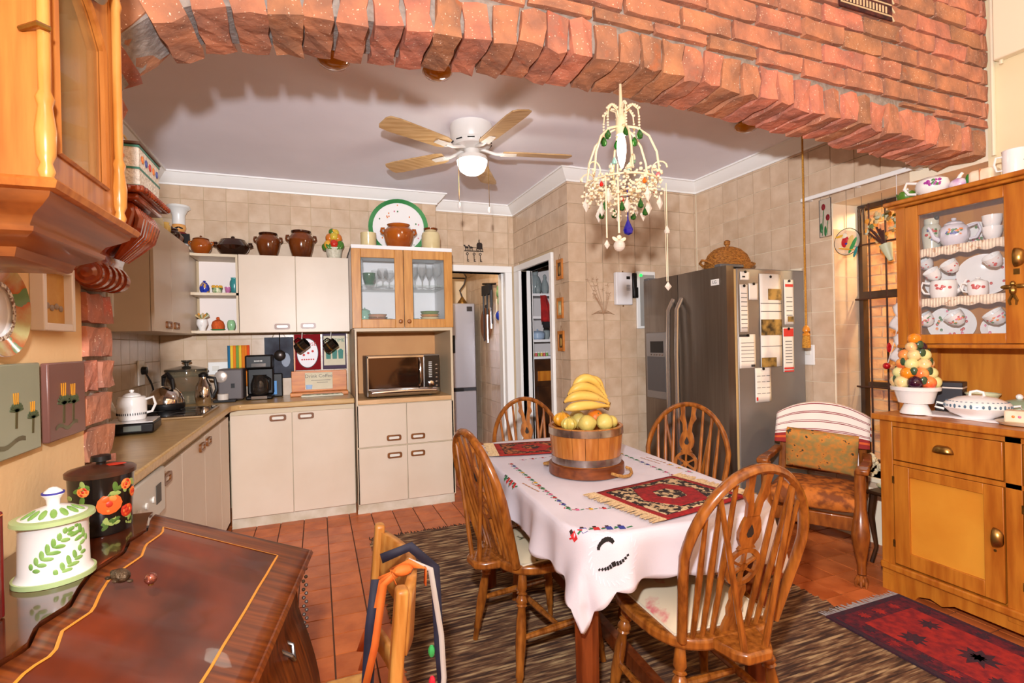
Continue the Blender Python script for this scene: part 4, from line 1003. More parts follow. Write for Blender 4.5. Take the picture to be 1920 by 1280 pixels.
wplate('oval platter with flower posy standing on the bottom hutch shelf', H(1782, z3, 3.10), A, .098, PORC, .2, (0, 1, 2, 4)); wplate('scalloped white plate at the right of the bottom hutch shelf', H(1872, z3, 3.10), A, .07, PORC, .2, (1,))
for px, lab in ((1742, 'posy-painted cup tilted at the left of the bottom hutch shelf'), (1800, 'posy-painted cup tilted in front of the oval platter'), (1876, 'posy-painted cup at the right of the bottom hutch shelf')):
    cup(lab, H(px, z3+.10, 3.0), A, .042, .06, PORC, (0, 1, 2, 4), tilt=(.6, .3))
# on top of the hutch
zt = 2.013
def HT(px, X=2.97): q = PX(px, 330, X); return (X, q.y, zt)
A2 = camang(2.97, 1.5)
pot('white jug with purple flower on top of the hutch', HT(1748), A2+PI/2, .072, .10, PORC, (5, 5, 4), name='jug', cat='jug', lid=False, fa=-PI/2)
o = thing('cauliflower_pot', 'small green and white cauliflower-shaped pot at the corner of the hutch top', 'pot', HT(1700)); MB().sph((0, 0, .032), (.042, .042, .034), 14, 8).build('body', mat('cauli_white', (226, 226, 206), (120, 160, 70), 25, rough=.25, lo=.48, hi=.56), o)
for k in range(6): a = k*PI/3; MB().mark().sph((0, 0, 0), (.007, .022, .03), 8, 6).xf(T(.036*math.cos(a), .036*math.sin(a), .026) @ RZ(a) @ RY(.3)).build('leaf', mat('cauli_leaf', (84, 130, 40), rough=.3), o)
MB().sph((0, 0, .07), .009, 8, 6).build('knob', PORC, o)
o = thing('turnip_ornament', 'purple and white turnip ornament with green leaf on the hutch top', 'ornament', HT(1797)); MB().sph((0, 0, .03), (.032, .04, .03), 14, 8).build('body', mat('turnip', (236, 226, 236), (170, 90, 180), 14, rough=.25), o); MB().mark().sph((0, 0, 0), (.012, .012, .034), 10, 6).xf(T(0, -.04, .034)).build('leaf', mat('turnip_leaf', (40, 120, 40), rough=.25), o)
o = thing('cream_box', 'cream pottery box with rounded lid on the hutch top', 'box', HT(1846)); MB().box(-.04, .04, -.05, .05, 0, .07).build('body', mat('cream_pottery', (236, 222, 198), (220, 190, 150), 10, rough=.3), o, bevel=.018, seg=4); MB().box(-.041, .041, -.004, .004, .0, .071).build('band', mat('brown_line', (180, 120, 80), rough=.4), o, bevel=.012)
cup('tall white mug with red flowers at the right end of the hutch top', HT(1905), A2+1.6, .048, .12, PORC, (0, 4), name='mug', cat='mug', prof=[(.044, 0), (.046, .004), (.046, .118), (.048, .12), (.043, .12), (.042, .01), (0, .008)])
# on the dresser top
zd = .906
RUN = mat('lace_runner', (238, 230, 230), rough=.85, bump=.2, bscale=300)
o = MB().grid(lambda u, v: (2.80+.3*u+.008*math.sin(v*60), .60+v*1.08, .9075+.0008*math.sin(v*40)), 4, 60).build('lace_runner', RUN, solid=.002); tag(o, 'white lace runner laid along the dresser top', 'runner')
zd = .909
def D(px, X): q = PX(px, 760, X); return (X, q.y, zd)
L3 = D(1717, 2.815)
t = thing('fruit_topiary', 'ceramic fruit pyramid in a white pedestal urn on the dresser', 'ornament', L3)
MB().lathe([(.066, 0), (.066, .006), (.048, .045), (.046, .05), (.072, .055), (.088, .115), (.102, .118), (.104, .135), (.094, .138), (.08, .12), (0, .12)], 32).build('urn', PORC, t)
FR = [mat('ceramic_apple', (236, 214, 150), (226, 120, 70), 14, rough=.12, coat=.4, lo=.5, hi=.7), mat('ceramic_orange', (236, 140, 30), rough=.15, coat=.4), mat('ceramic_pear', (226, 220, 150), (220, 90, 50), 10, rough=.12, coat=.4, lo=.55, hi=.7), mat('ceramic_plum', (50, 14, 40), rough=.08, coat=.5), mat('ceramic_peach', (240, 170, 90), (222, 90, 50), 14, rough=.12, coat=.4)]
q = random.Random(11); ca = camang(L3[0], L3[1])
for lev, (z, R, n, r) in enumerate(((.160, .072, 8, .034), (.205, .062, 7, .032), (.250, .050, 6, .031), (.295, .040, 5, .030), (.335, .026, 3, .026), (.375, 0, 1, .030))):
    for i in range(n):
        a = ca+2*PI*i/n+lev*.4; m = FR[q.choice((0, 0, 1, 2, 4))]
        if lev == 0 and i == 0: m = FR[3]
        if lev == 4 and i == 0: m = FR[3]
        if lev == 5: m = FR[1]
        MB().sph((R*math.cos(a), R*math.sin(a), z), (r, r, r*.95), 14, 10).build('fruit', m, t)
        if i % 2 == 0 and R: a2 = a+PI/n; MB().mark().sph((0, 0, 0), (.006, .016, .02), 8, 5).xf(T((R+.018)*math.cos(a2), (R+.018)*math.sin(a2), z+.012) @ RZ(a2)).build('leaf', mat('ceramic_leaf', (60, 84, 56), rough=.2), t)
MB().lathe([(.05, .13), (.045, .25), (.02, .37)], 12).build('core', mat('ceramic_leaf', (60, 84, 56)), t)
L4 = D(1832, 2.88); BLU = mat('blue_transfer', (90, 120, 140), rough=.2)
t = thing('tureen', 'white lidded oval tureen with blue garland and side handles on the dresser', 'tureen', L4, camang(L4[0], L4[1])+PI/2)
MB().lathe([(.055, 0), (.06, .006), (.10, .025), (.122, .05), (.118, .068)], 36, sy=.75).build('body', PORC, t)
ld = MB().lathe([(.121, .068), (.112, .078), (.07, .098), (.02, .108)], 36, sy=.75).build('lid', PORC, t)
MB().tube([(-.025, 0, .104), (-.022, 0, .122), (0, 0, .128), (.022, 0, .122), (.025, 0, .104)], .006, 8).build('lid_handle', PORC, ld)
for s in (-1, 1): MB().tube([(s*.112, 0, .06), (s*.145, 0, .066), (s*.152, 0, .045), (s*.118, 0, .036)], .0055, 8).build('handle', PORC, t)
g = MB()
for i in range(36):
    a = 2*PI*i/36; g.mark(); g.sph((0, 0, 0), (.0015, .006, .005+.003*(i % 3)), 6, 4); g.xf(T(.1215*math.cos(a), .091*math.sin(a), .060) @ RZ(a)); g.mark(); g.sph((0, 0, 0), (.006, .005, .0015), 6, 4); g.xf(T(.108*math.cos(a), .081*math.sin(a), .0805) @ RZ(a))
o = g.build('garland', BLU, t); o['kind'] = 'stuff'
o = thing('ribbed_bowl', 'cream ribbed bowl with green band behind the tureen', 'bowl', D(1843, 3.075)); o.scale = (.8, .8, .95); MB().lathe([(.05, 0), (.055, .004), (.075, .09), (.085, .10), (.085, .106), (.076, .104), (.05, .02), (0, .018)], 40).build('body', mat('ribbed_cream', (222, 222, 186), (200, 206, 160), 3, rough=.3), o); spray(o, .078, .075, camang(3.05, 1.5)-.5, 5, (4, 5), 9, .3, .015, .008)
o = thing('black_box', 'black lidded storage box standing on the dresser behind the urn', 'box', D(1783, 3.05)); o.rotation_euler[2] = .3; MB().box(-.05, .05, -.055, .055, 0, .125).build('body', mat('black_card', (30, 28, 36), rough=.5), o, bevel=.003); MB().box(-.052, .052, -.057, .057, .126, .15).build('lid', mat('black_card', (30, 28, 36)), o, bevel=.003)
MB().box(-.0515, .0515, -.0565, .0565, .118, .126).build('pale_edge', mat('card_edge', (210, 200, 190)), o)
o = thing('butter_dish', 'cream butter dish with painted flowers at the right of the dresser top', 'butter dish', D(1914, 2.84), .3); MB().lathe([(.07, 0), (.08, .01), (.082, .012), (.06, .008)], 28).build('dish', mat('cream_pottery', (236, 222, 198)), o); MB().box(-.035, .035, -.05, .05, .008, .06).build('cover', mat('cream_pottery', (236, 222, 198)), o, bevel=.006)
for i in range(3): MB().sph((-.036, -.02+.02*i, .035), (.002, .006, .006), 7, 4).build('painted_flowers', FLR[i], o)
o = thing('green_dish', 'green glazed covered dish at the far right of the dresser', 'dish', D(1912, 3.065)); MB().lathe([(.06, 0), (.085, .03), (.08, .05), (.05, .075), (.012, .085)], 28).build('body', mat('green_glaze', (150, 170, 140), rough=.2), o); MB().sph((0, 0, .095), .014, 10, 6).build('knob', PORC, o)

# ================================================================== armchair
AW = mat('armchair_wood', (150, 84, 30), (110, 54, 18), 8, rough=.3, stretch=(5, 5, 1.2), coat=.3)
VEL = mat('velvet', (190, 106, 30), (120, 60, 14), 22, rough=.8, lo=.42, hi=.6)
t = thing('armchair', 'wooden armchair with claw feet and orange velvet seat beside the fridge', 'armchair', (2.70, 2.13, 0), math.radians(121))
W2, F, Bk = .25, .22, -.20
for s in (-1, 1):
    MB().tube([(s*.225, F-.02, .59), (s*.225, F-.02, .40), (s*.225, F-.015, .34), (s*.225, F+.012, .27), (s*.225, F+.01, .20), (s*.225, F-.012, .12), (s*.225, F-.01, .06)], [.026, .028, .036, .044, .034, .022, .021], 10).build('front_leg', AW, t, smooth=.9)
    ft = MB().sph((s*.225, F, .026), (.032, .038, .026), 12, 8).build('claw_foot', AW, t)
    for k in (-1, 0, 1): MB().tube([(s*.225+k*.014, F+.005, .05), (s*.225+k*.022, F+.035, .03), (s*.225+k*.022, F+.042, .008)], [.009, .009, .005], 6).build('claw', AW, ft)
    MB().tube([(s*.21, Bk-.05, .0), (s*.21, Bk-.01, .25), (s*.215, Bk, .42), (s*.21, Bk-.06, .66), (s*.20, Bk-.085, .755)], [.02, .022, .024, .022, .02], 8).build('back_post', AW, t)
    pts = [(s*.235, F+.03, .598), (s*.24, F-.05, .602), (s*.245, -.03, .588), (s*.235, Bk-.01, .60)]
    m = MB()
    for p, qq, w in zip(pts, pts[1:], (.062, .05, .045)): m.bar(p, qq, w, .03)
    m.build('arm', AW, t, bevel=.008)
MB().box(-.225, .225, F-.045, F-.015, .27, .345).box(-.225, .225, Bk-.01, Bk+.015, .27, .345).box(-.235, -.21, Bk, F-.03, .27, .345).box(.21, .235, Bk, F-.03, .27, .345).build('seat_rail', AW, t, bevel=.004)
def cush(x0, x1, y0, y1, z0, z1, n=12):
    def f(sg):
        def g(u, v):
            x, y = (u-.5)*2, (v-.5)*2; e = (1-abs(x)**6)*(1-abs(y)**6); return (lerp(x0, x1, u), lerp(y0, y1, v), (z0+z1)/2+sg*(z1-z0)/2*(.55+.45*e))
        return g
    m = MB().grid(f(1), n, n).grid(f(-1), n, n); N_ = n+1
    ring = [i for i in range(n)]+[n+N_*j for j in range(n)]+[N_*n+n-i for i in range(n)]+[N_*(n-j) for j in range(n)]
    o_ = N_*N_; m.f += [(a, b, b+o_, a+o_) for a, b in zip(ring, ring[1:]+ring[:1])]; return m
cush(-.215, .215, Bk+.02, F-.01, .345, .47).build('seat_cushion', VEL, t, smooth=1.2)
def backtop(x): return .87-.10*(abs(x)/.24)**2.2
MB().grid(lambda u, v: ((u-.5)*.46, Bk-.015-.10*v*1.0, lerp(.47, backtop((u-.5)*.46), v)), 16, 8).build('back_panel', AW, t, solid=.03)
THR = mat('striped_throw', (238, 226, 214), (238, 226, 214), 5, rough=.9)
nt = THR.node_tree; N = nt.nodes; b_ = N['Principled BSDF']
tcn = N.new('ShaderNodeTexCoord'); sx_ = N.new('ShaderNodeSeparateXYZ'); nt.links.new(tcn.outputs['UV'], sx_.inputs[0])
cr_ = N.new('ShaderNodeValToRGB'); nt.links.new(sx_.outputs['Y'], cr_.inputs[0]); cr_.color_ramp.interpolation = 'CONSTANT'
els = [(0, (150, 40, 36)), (.10, (214, 92, 40)), (.15, (150, 40, 40))]
zz = .22
while zz < .98: els += [(zz, (240, 228, 216)), (zz+.035, (140, 50, 60)), (zz+.050, (240, 228, 216)), (zz+.065, (140, 50, 60)), (zz+.078, (240, 228, 216))]; zz += .17
els = els[:30]
cr_.color_ramp.elements[0].position = 0; cr_.color_ramp.elements[0].color = lin(els[0][1]); cr_.color_ramp.elements[1].position = els[1][0]; cr_.color_ramp.elements[1].color = lin(els[1][1])
for p_, c_ in els[2:]: e = cr_.color_ramp.elements.new(min(p_, 1)); e.color = lin(c_)
for lk in list(b_.inputs['Base Color'].links): nt.links.remove(lk)
nt.links.new(cr_.outputs[0], b_.inputs['Base Color'])
def uvgrid(name, fn, nu, nv, m, parent=None, solid=.003):
    mb = MB().grid(fn, nu, nv); me = bpy.data.meshes.new(name); me.from_pydata(mb.v, [], mb.f); uv = me.uv_layers.new()
    for p in me.polygons:
        for li in p.loop_indices:
            vi = me.loops[li].vertex_index; uv.data[li].uv = ((vi % (nu+1))/nu, (vi//(nu+1))/nv)
    me.materials.append(m); me.polygons.foreach_set('use_smooth', [True]*len(me.polygons)); o = bpy.data.objects.new(name, me); COL.objects.link(o)
    if solid: md = o.modifiers.new('solid', 'SOLIDIFY'); md.thickness = solid
    if parent: o.parent = parent
    return o
th = thing('striped_throw', 'white throw with red stripes draped over the armchair back', 'throw', (2.70, 2.13, 0), math.radians(121))
def thr(u, v):
    x = (u-.5)*.50; top = backtop(x*.87)+.020
    if v < .8: w = v/.8; y = Bk+.018-.095*w+.004*math.sin(u*21); z = lerp(.640, top, w)
    else: w = (v-.8)/.2; y = Bk-.077-.105*math.sin(w*PI/2); z = top+.008*math.sin(w*PI)-.16*w*w
    return (x, y, z)
uvgrid('cloth', thr, 26, 30, THR, th)
TAP = mat('tapestry', (150, 128, 70), (60, 62, 40), 34, rough=.95, c3=(206, 130, 50), lo=.38, hi=.66)
cu_ = thing('tapestry_cushion', 'tapestry cushion with woodland pattern on the armchair seat', 'cushion', (2.70, 2.13, 0), math.radians(121))
m = cush(-.19, .17, -.11, .13, -.045, .045); m.mk = 0; m.xf(T(-.01, Bk+.145, .622) @ RX(math.radians(68)) @ RZ(.08)); m.build('cover', TAP, cu_, smooth=1.2)
m = MB().mark().tube([(-.18, -.105, 0), (.16, -.105, 0), (.165, .125, 0), (-.185, .125, 0)], .006, 6, closed=True); m.xf(T(-.01, Bk+.145, .622) @ RX(math.radians(68)) @ RZ(.08)); m.build('cord_trim', mat('cushion_trim', (150, 170, 170), rough=.8), cu_)
# side table with dish
t = thing('side_table', 'small dark side table with cabriole legs behind the dresser corner', 'table', (3.04, 1.90, 0))
MB().box(-.12, .12, -.10, .10, .40, .42).build('top', mat('walnut_dark', (70, 40, 20), (44, 24, 12), 8, rough=.3), t, bevel=.008)
for sx in (-1, 1):
    for sy in (-1, 1): MB().tube([(sx*.09, sy*.07, .40), (sx*.10, sy*.08, .28), (sx*.08, sy*.065, .10), (sx*.10, sy*.08, .008)], [.02, .017, .010, .012], 8).build('leg', MATS['walnut_dark'], t)
o = thing('leaf_dish', 'green leaf-shaped dish on the small side table', 'dish', (3.0, 1.90, .421)); MB().lathe([(.03, 0), (.06, .012), (.085, .035), (.082, .036), (.055, .014), (0, .006)], 20, sy=.8).build('dish', mat('jade_glaze', (130, 170, 130), (220, 226, 200), 12, rough=.2), o); MB().tube([(.08, 0, .033), (.11, 0, .045)], .006, 6).build('stem_handle', MATS['jade_glaze'], o)
# ================================================================== wall clock on the left wall
CX1 = -.315; CY0, CY1 = .79, 1.045; CB = 1.53
L = (-.42, .92, 1.40)
t = thing('wall_clock', 'large oak wall clock with turned corner posts and glazed door', 'clock', L)
MB().box(XL, CX1+.0, CY0, CY0+.018, CB, 2.25).box(XL, CX1, CY1-.018, CY1, CB, 2.25).box(XL, XL+.015, CY0, CY1, CB, 2.25).at(L).build('case', OAKCLOCK, t)
MB().box(XL, CX1, CY0, CY1, 2.25, 2.27).at(L).build('case_top', OAKCLOCK, t)
# stepped base mouldings
def loft_rect(prof):
    vs = []; fs = []
    for g, z in prof: vs += [(XL, CY0-g, z), (CX1+g, CY0-g, z), (CX1+g, CY1+g, z), (XL, CY1+g, z)]
    for i in range(len(prof)-1): fs += [(4*i+j, 4*i+(j+1) % 4, 4*i+4+(j+1) % 4, 4*i+4+j) for j in range(4)]
    fs += [(0, 1, 2, 3), tuple(4*len(prof)-4+j for j in range(4))]
    return MB().add(vs, fs)
loft_rect([(.0, CB), (.022, CB-.001), (.027, CB-.006), (.024, CB-.014), (.016, CB-.016)]).at(L).build('base_board', OAKCLOCK, t, smooth=.7)
loft_rect([(.016, CB-.016), (.014, CB-.022), (.004, CB-.030), (-.012, CB-.040), (-.018, CB-.050), (-.018, CB-.054)]).at(L).build('base_cove', OAKDARK, t, smooth=.7)
loft_rect([(-.012, CB-.054), (-.013, CB-.060), (-.026, CB-.068), (-.042, CB-.076), (-.046, CB-.088), (-.05, CB-.09)]).at(L).build('base_cove', OAKDARK, t, smooth=.7)
# door with arched glass
a0, a1 = CY0+.045, CY1-.045; zb = CB+.05; zt_ = 1.80
arc = [(lerp(a0, a1, i/12), zt_+.055*math.sin(PI*i/12)) for i in range(13)]
door_f = MB()
door_f.box(CX1-.02, CX1, CY0+.02, a0, CB+.01, 2.22).box(CX1-.02, CX1, a1, CY1-.02, CB+.01, 2.22).box(CX1-.02, CX1, a0, a1, CB+.01, zb)
for (y0, z0), (y1, z1) in zip(arc, arc[1:]): door_f.add([(CX1, y0, z0), (CX1, y1, z1), (CX1, y1, 2.22), (CX1, y0, 2.22), (CX1-.02, y0, z0), (CX1-.02, y1, z1), (CX1-.02, y1, 2.22), (CX1-.02, y0, 2.22)], [(0, 1, 2, 3), (4, 7, 6, 5), (0, 4, 5, 1), (3, 2, 6, 7)])
d = door_f.at(L).build('door', OAKCLOCK, t)
MB().tube([(CX1, y, z) for y, z in [(a0, zb)]+arc+[(a1, zb)]], .006, 6, closed=True).at(L).build('door_moulding', OAKCLOCK, d)
MB().prism([(a0, zb)]+[(y, z) for y, z in arc]+[(a1, zb)], CX1-.012, CX1-.008, 'yz').at(L).build('pane', glassmat('amber_pane', (226, 190, 130), .25), d)
MB().box(XL+.016, XL+.02, CY0+.02, CY1-.02, CB, 2.24).at(L).build('inner_back', mat('clock_inside', (190, 130, 60), (170, 108, 44), 6, rough=.5), t)
MB().cyl((-.42, .92, 1.95), (-.42, .92, 1.66), .004, n=8).at(L).build('pendulum_rod', BRASS, t); MB().mark().lathe([(.0, -.004), (.035, -.003), (.035, .003), (0, .004)], 20).xf(T(-.42, .92, 1.65) @ RY(PI/2)).at(L).build('pendulum_bob', BRASS, t)
dc = PX(186, -60, CX1)
MB().mark().lathe([(0, 0), (.075, 0), (.075, .006), (0, .006)], 32).xf(T(CX1, .92, dc.z) @ RY(PI/2)).at(L).build('dial', mat('dial_white', (232, 230, 228), rough=.4), t)
MB().mark().lathe([(.073, 0), (.085, .004), (.088, .012), (.078, .016), (.073, .010)], 36).xf(T(CX1, .92, dc.z) @ RY(PI/2)).at(L).build('bezel', BRASS, t)
for k in range(12): a = k*PI/6; MB().bar((CX1+.0065, .92+.055*math.sin(a), dc.z+.055*math.cos(a)), (CX1+.0065, .92+.067*math.sin(a), dc.z+.067*math.cos(a)), .003, .001, (1, 0, 0)).at(L).build('hour_mark', BLACK, t)
MB().bar((CX1+.009, .92, dc.z), (CX1+.009, .92+.02, dc.z-.045), .004, .001, (1, 0, 0)).at(L).build('clock_hand', BLACK, t); MB().bar((CX1+.009, .92, dc.z), (CX1+.009, .92-.03, dc.z+.02), .005, .001, (1, 0, 0)).at(L).build('clock_hand', BLACK, t)
for y in (CY0+.002, CY1-.002):
    pr = [(0, .010), (.01, .015), (.02, .010), (.03, .016), (.06, .018), (.09, .012), (.10, .016), (.11, .010), (.14, .011), (.36, .011), (.37, .015), (.38, .011), (.58, .011), (.60, .016), (.62, .010), (.65, .017), (.68, .013), (.70, .016)]
    MB().tube([(CX1+.006, y, CB+.002+h) for h, r in pr], [r*.62 for h, r in pr], 12).at(L).build('turned_post', mat('post_oak', (224, 160, 80), (196, 126, 50), 7, rough=.3, coat=.3, stretch=(6, 6, 1)), t, smooth=.8)
hk = PY(55, 55, CY0-.004); MB().tube([(hk.x-.01, CY0-.002, hk.z), (hk.x+.012, CY0-.014, hk.z+.004), (hk.x+.02, CY0-.004, hk.z+.004)], .0035, 6).at(L).build('latch_hook', BRASS, t)

# ================================================================== things on the left wall
def LW(px, py): q = PX(px, py, XL); return q.y, q.z
py_, pz_ = 1.165, 1.392
t = thing('wall_plate', 'decorative green and orange rimmed plate hung on the peach wall', 'plate', (XL, py_, pz_))
MJ = mat('majolica_rim', (196, 190, 130), (190, 96, 40), 18, rough=.15, c3=(110, 140, 90), lo=.38, hi=.62, coat=.3)
MB().mark().lathe([(0, .006), (.045, .006), (.052, .012), (.08, .024), (.082, .022), (.052, .004), (0, .002)], 40).xf(RY(PI/2)).build('dish', PORC, t); MB().mark().lathe([(.053, .0135), (.066, .019), (.0805, .0255)], 40, cap=False).xf(RY(PI/2)).build('painted_rim', MJ, t)
MB().mark().ring((0, 0, .0126), .046, .0535, 0, .002, 36, 'xy').xf(RY(PI/2)).build('dotted_band', mat('band_dots', (120, 80, 50), (230, 220, 200), 140, rough=.3, lo=.45, hi=.55), t)
def walltile(label, y0, y1, z0, z1, col, th, plants):
    o = thing('painted_tile', label, 'painted tile', (XL+.002, (y0+y1)/2, z0), 0, 'painted tiles on the peach wall')
    w = (y1-y0)/2; MB().box(0, th, -w, w, 0, z1-z0).build('tile', col, o, bevel=.003)
    for (u, v, s, aloe) in plants:
        y = -w+2*w*u; z = (z1-z0)*v
        MB().bar((th+.0005, y, z), (th+.0005, y+.003, z+s*.5), s*.10, .001, (1, 0, 0)).build('painted_trunk', mat('paint_trunk', (84, 76, 40)), o)
        for k in range(9):
            a = -1.5+3*k/8; MB().bar((th+.0008, y+.002, z+s*.42), (th+.0008, y+.002+s*.30*math.sin(a), z+s*.45+s*.20*math.cos(a)), s*.05, .001, (1, 0, 0)).build('painted_leaf', mat('paint_leaf', (76, 92, 60)), o)
        for k in (-1, 0, 1): MB().bar((th+.001, y+k*s*.08, z+s*.60), (th+.001, y+k*s*.10, z+s*.88), s*.035, .001, (1, 0, 0)).build('painted_flower', mat('paint_aloe', (236, 160, 30)), o)
    MB().grid(lambda u, v: (th+.0006, -w*.7+1.2*w*u, (z1-z0)*(.13+.05*v+.03*math.sin(u*9))), 12, 1).build('painted_ground', mat('paint_ground', (120, 120, 90), (96, 90, 66), 20), o)
walltile('sage green tile painted with two yellow aloes', 1.06, 1.302, 1.125, 1.297, mat('sage_tile', (158, 164, 140), (146, 152, 128), 4, rough=.3), .012, ((.62, .30, .075, 1), (.86, .20, .07, 1)))
walltile('mauve brown tile painted with two tall aloes, next to the pillar', 1.33, 1.507, 1.127, 1.294, mat('mauve_tile', (128, 88, 80), (116, 78, 70), 4, rough=.3), .014, ((.36, .2, .10, 1), (.62, .2, .095, 1)))
t = thing('box_picture', 'small sepia picture in a deep white box frame under the clock', 'picture', (XL, 1.372, 1.362))
MB().box(0, .024, -.072, -.058, 0, .142).box(0, .024, .058, .072, 0, .142).box(0, .024, -.058, .058, 0, .016).box(0, .024, -.058, .058, .126, .142).build('frame', mat('silver_white_frame', (236, 228, 218), rough=.35), t, bevel=.002)
MB().box(.004, .008, -.058, .058, .016, .126).build('picture', mat('sepia_paint', (216, 170, 90), (180, 120, 50), 9, rough=.6), t)
for k in range(5): MB().sph((.009, -.040+.020*k, .05+.004*(k % 2)), (.002, .010, .007), 8, 5).build('painted_animal', mat('sepia_dark', (150, 130, 110)), t)

# ================================================================== carved corbel with planter
CARV = mat('carved_mahogany', (160, 66, 26), (104, 32, 12), 14, rough=.18, coat=.5)
L = (XL+.01, 1.56, 1.49)
t = thing('carved_corbel', 'carved mahogany scroll bracket with acanthus leaf fixed to the brick pillar', 'bracket', L)
MB().box(0, .150, -.115, .115, .205, .222).box(0, .135, -.102, .102, .190, .205).build('top_slab', CARV, t, bevel=.005)
dn = MB()
for k in range(12):
    y = -.105+.0175*k; dn.sph((.150, y+.009, .212), (.006, .007, .008), 8, 5)
for k in range(8): dn.sph((.015+.0175*k, -.115, .212), (.007, .006, .008), 8, 5)
o = dn.build('carved_border', CARV, t); o['kind'] = 'stuff'
pf = [(0, .19), (.115, .19), (.122, .165), (.112, .13), (.085, .095), (.06, .07), (.05, .045), (.055, .02), (.045, 0), (.0, 0)]
MB().prism(pf, -.075, .075).build('scroll_body', CARV, t, bevel=.008)
for y in (-.085, .085):
    MB().tube([(.02+.045*math.cos(a)*(1-i/30), y, .14+.045*math.sin(a)*(1-i/30)) for i, a in enumerate([k*.42 for k in range(24)])], .007, 6).build('volute', CARV, t)
MB().tube([(.03, -.095, .012), (.03, .095, .012)], .030, 18).build('bottom_roll', CARV, t); MB().mark().lathe([(0, .004), (.012, .006), (.02, .002), (.026, .004), (.028, 0)], 18).xf(T(.03, -.095, .012) @ RX(PI/2)).build('rosette', CARV, t)
for y in (-.06, -.02, .02, .06): MB().ring((.03, y, .012), .029, .035, -.008, .008, 18, 'xz').build('roll_band', CARV, t)
for k in range(7):
    y = -.066+.022*k; MB().tube([(.118, y, .178), (.128, y*1.0, .15), (.118, y*.9, .115), (.092, y*.75, .085), (.068, y*.6, .055)], [.006, .010, .011, .009, .004], 6).build('acanthus_rib', CARV, t)
t = thing('planter_box', 'white woven planter box with painted flowers on the carved bracket', 'planter', (XL+.085, 1.56, 1.7125))
WOV = mat('woven_white', (238, 236, 226), (214, 210, 198), 90, rough=.7, bump=.5, bscale=150)
MB().box(-.058, .058, -.085, .085, 0, .105).build('box', WOV, t, bevel=.004)
TEAL = mat('teal_trim', (60, 130, 116), rough=.5)
for z in (.002, .045, .098): MB().box(-.0595, .0595, -.0865, .0865, z, z+.005).build('trim_line', TEAL, t)
MB().box(-.062, .062, -.089, .089, .105, .112).build('rim', mat('rim_brown', (90, 64, 48), rough=.5), t, bevel=.002)
for k, (y, c) in enumerate(((-.06, 2), (-.03, 3), (0, 0), (.03, 2), (.06, 3))): MB().sph((.0595, y, .075), (.002, .010, .010), 8, 5).build('painted_flower', FLR[c], t)
for k, (x, c) in enumerate(((-.03, 3), (.02, 2))): MB().sph((x, -.0865, .075), (.010, .002, .010), 8, 5).build('painted_flower', FLR[c], t)
MB().sph((0, 0, .115), (.05, .07, .02), 14, 6).build('white_filling', mat('wool_white', (240, 234, 226), rough=.9, bump=.6, bscale=80), t)
MB().tube([(.0, -.07, .11), (0, -.05, .150), (0, .02, .158), (0, .06, .145), (0, .075, .11)], .0025, 6).build('straw_handle', mat('straw', (210, 180, 120), rough=.8), t)

# ================================================================== bureau (slant top) in the foreground
MAH = mat('mahogany_flame', (74, 28, 12), (120, 48, 16), 5, rough=.32, coat=.15, stretch=(2, 1, 1), detail=3)
CROSS = mat('crossband', (132, 66, 22), (84, 36, 12), 10, rough=.34, coat=.12, stretch=(.6, 9, 1))
INL = mat('inlay_line', (226, 150, 50), rough=.3)
seam = sorted([(PZ(x, y, .937).y, PZ(x, y, .937).x) for x, y in ((282, 974), (277, 996), (244, 1018), (234, 1039), (172, 1079), (151, 1107), (133, 1140), (72, 1179), (54, 1219), (0, 1251))])
ya, yb = .60, 1.385
def sx_at(y): return interp([(.3, seam[0][1]-.02)]+seam+[(2, seam[-1][1])], y)
def rx_at(y): return lerp(-.15, -.03, (y-ya)/(yb-ya))
L = (-.3, 1.0, 0)
t = thing('slant_bureau', 'inlaid mahogany slant-top bureau in the left foreground', 'desk', L)
def lidp(u, v, dz=0):
    y = lerp(ya, yb, v); s, r = sx_at(y), rx_at(y); x = lerp(s, r, u); return (x, y, .937-.137*u+dz)
MB().grid(lambda u, v: lidp(u, v), 12, 60).at(L).build('lid', CROSS, t, smooth=1, solid=.004)
MB().tube([lidp(1, i/20, -.006) for i in range(21)], .009, 6).at(L).build('lid_edge', CROSS, t)
pn = [(.15, .20), (.86, .20), (.86, .90), (.15, .90)]
def inner(u, v, dz): 
    vv = lerp(.08, .90, v); y = lerp(ya, yb, vv); s, r = sx_at(y), rx_at(y); x0 = s+.026; x1 = r-.055; x = lerp(x0, x1, u); return (x, y, .937-.137*(x-s)/(r-s)+dz)
MB().grid(lambda u, v: inner(u, v, .0045), 14, 60).at(L).build('inner_panel', MAH, t, smooth=1)
bd = [inner(0, i/40, .0052) for i in range(41)]+[inner(i/14, 1, .0052) for i in range(1, 15)]+[inner(1, 1-i/40, .0052) for i in range(1, 41)]+[inner(1-i/14, 0, .0052) for i in range(1, 14)]
MB().tube(bd, .0022, 4, closed=True, flat=.3).at(L).build('inlay_line', INL, t)
top = [(XL+.004, yb), (XL+.004, ya)]+[(sx_at(lerp(ya, yb, i/40))-.003, lerp(ya, yb, i/40)) for i in range(41)]
MB().prism(top, .925, .945, 'xy').at(L).build('top_shelf', mat('bureau_top', (92, 40, 16), (60, 24, 10), 6, rough=.15, coat=.6, stretch=(1, 3, 1)), t)
MB().prism([(XL+.005, .12), (-.12, .12), (-.12, .775), (-.38, .915), (XL+.005, .922)], ya, yb-.035).at(L).build('carcass', CROSS, t)
MB().grid(lambda u, v: (rx_at(lerp(ya, yb-.03, u))-.035+.055*math.sin(PI*min(1, v*1.15)), lerp(ya, yb-.03, u), .14+v*.635), 12, 14).at(L).build('bombe_front', CROSS, t, smooth=1.2, solid=.016)
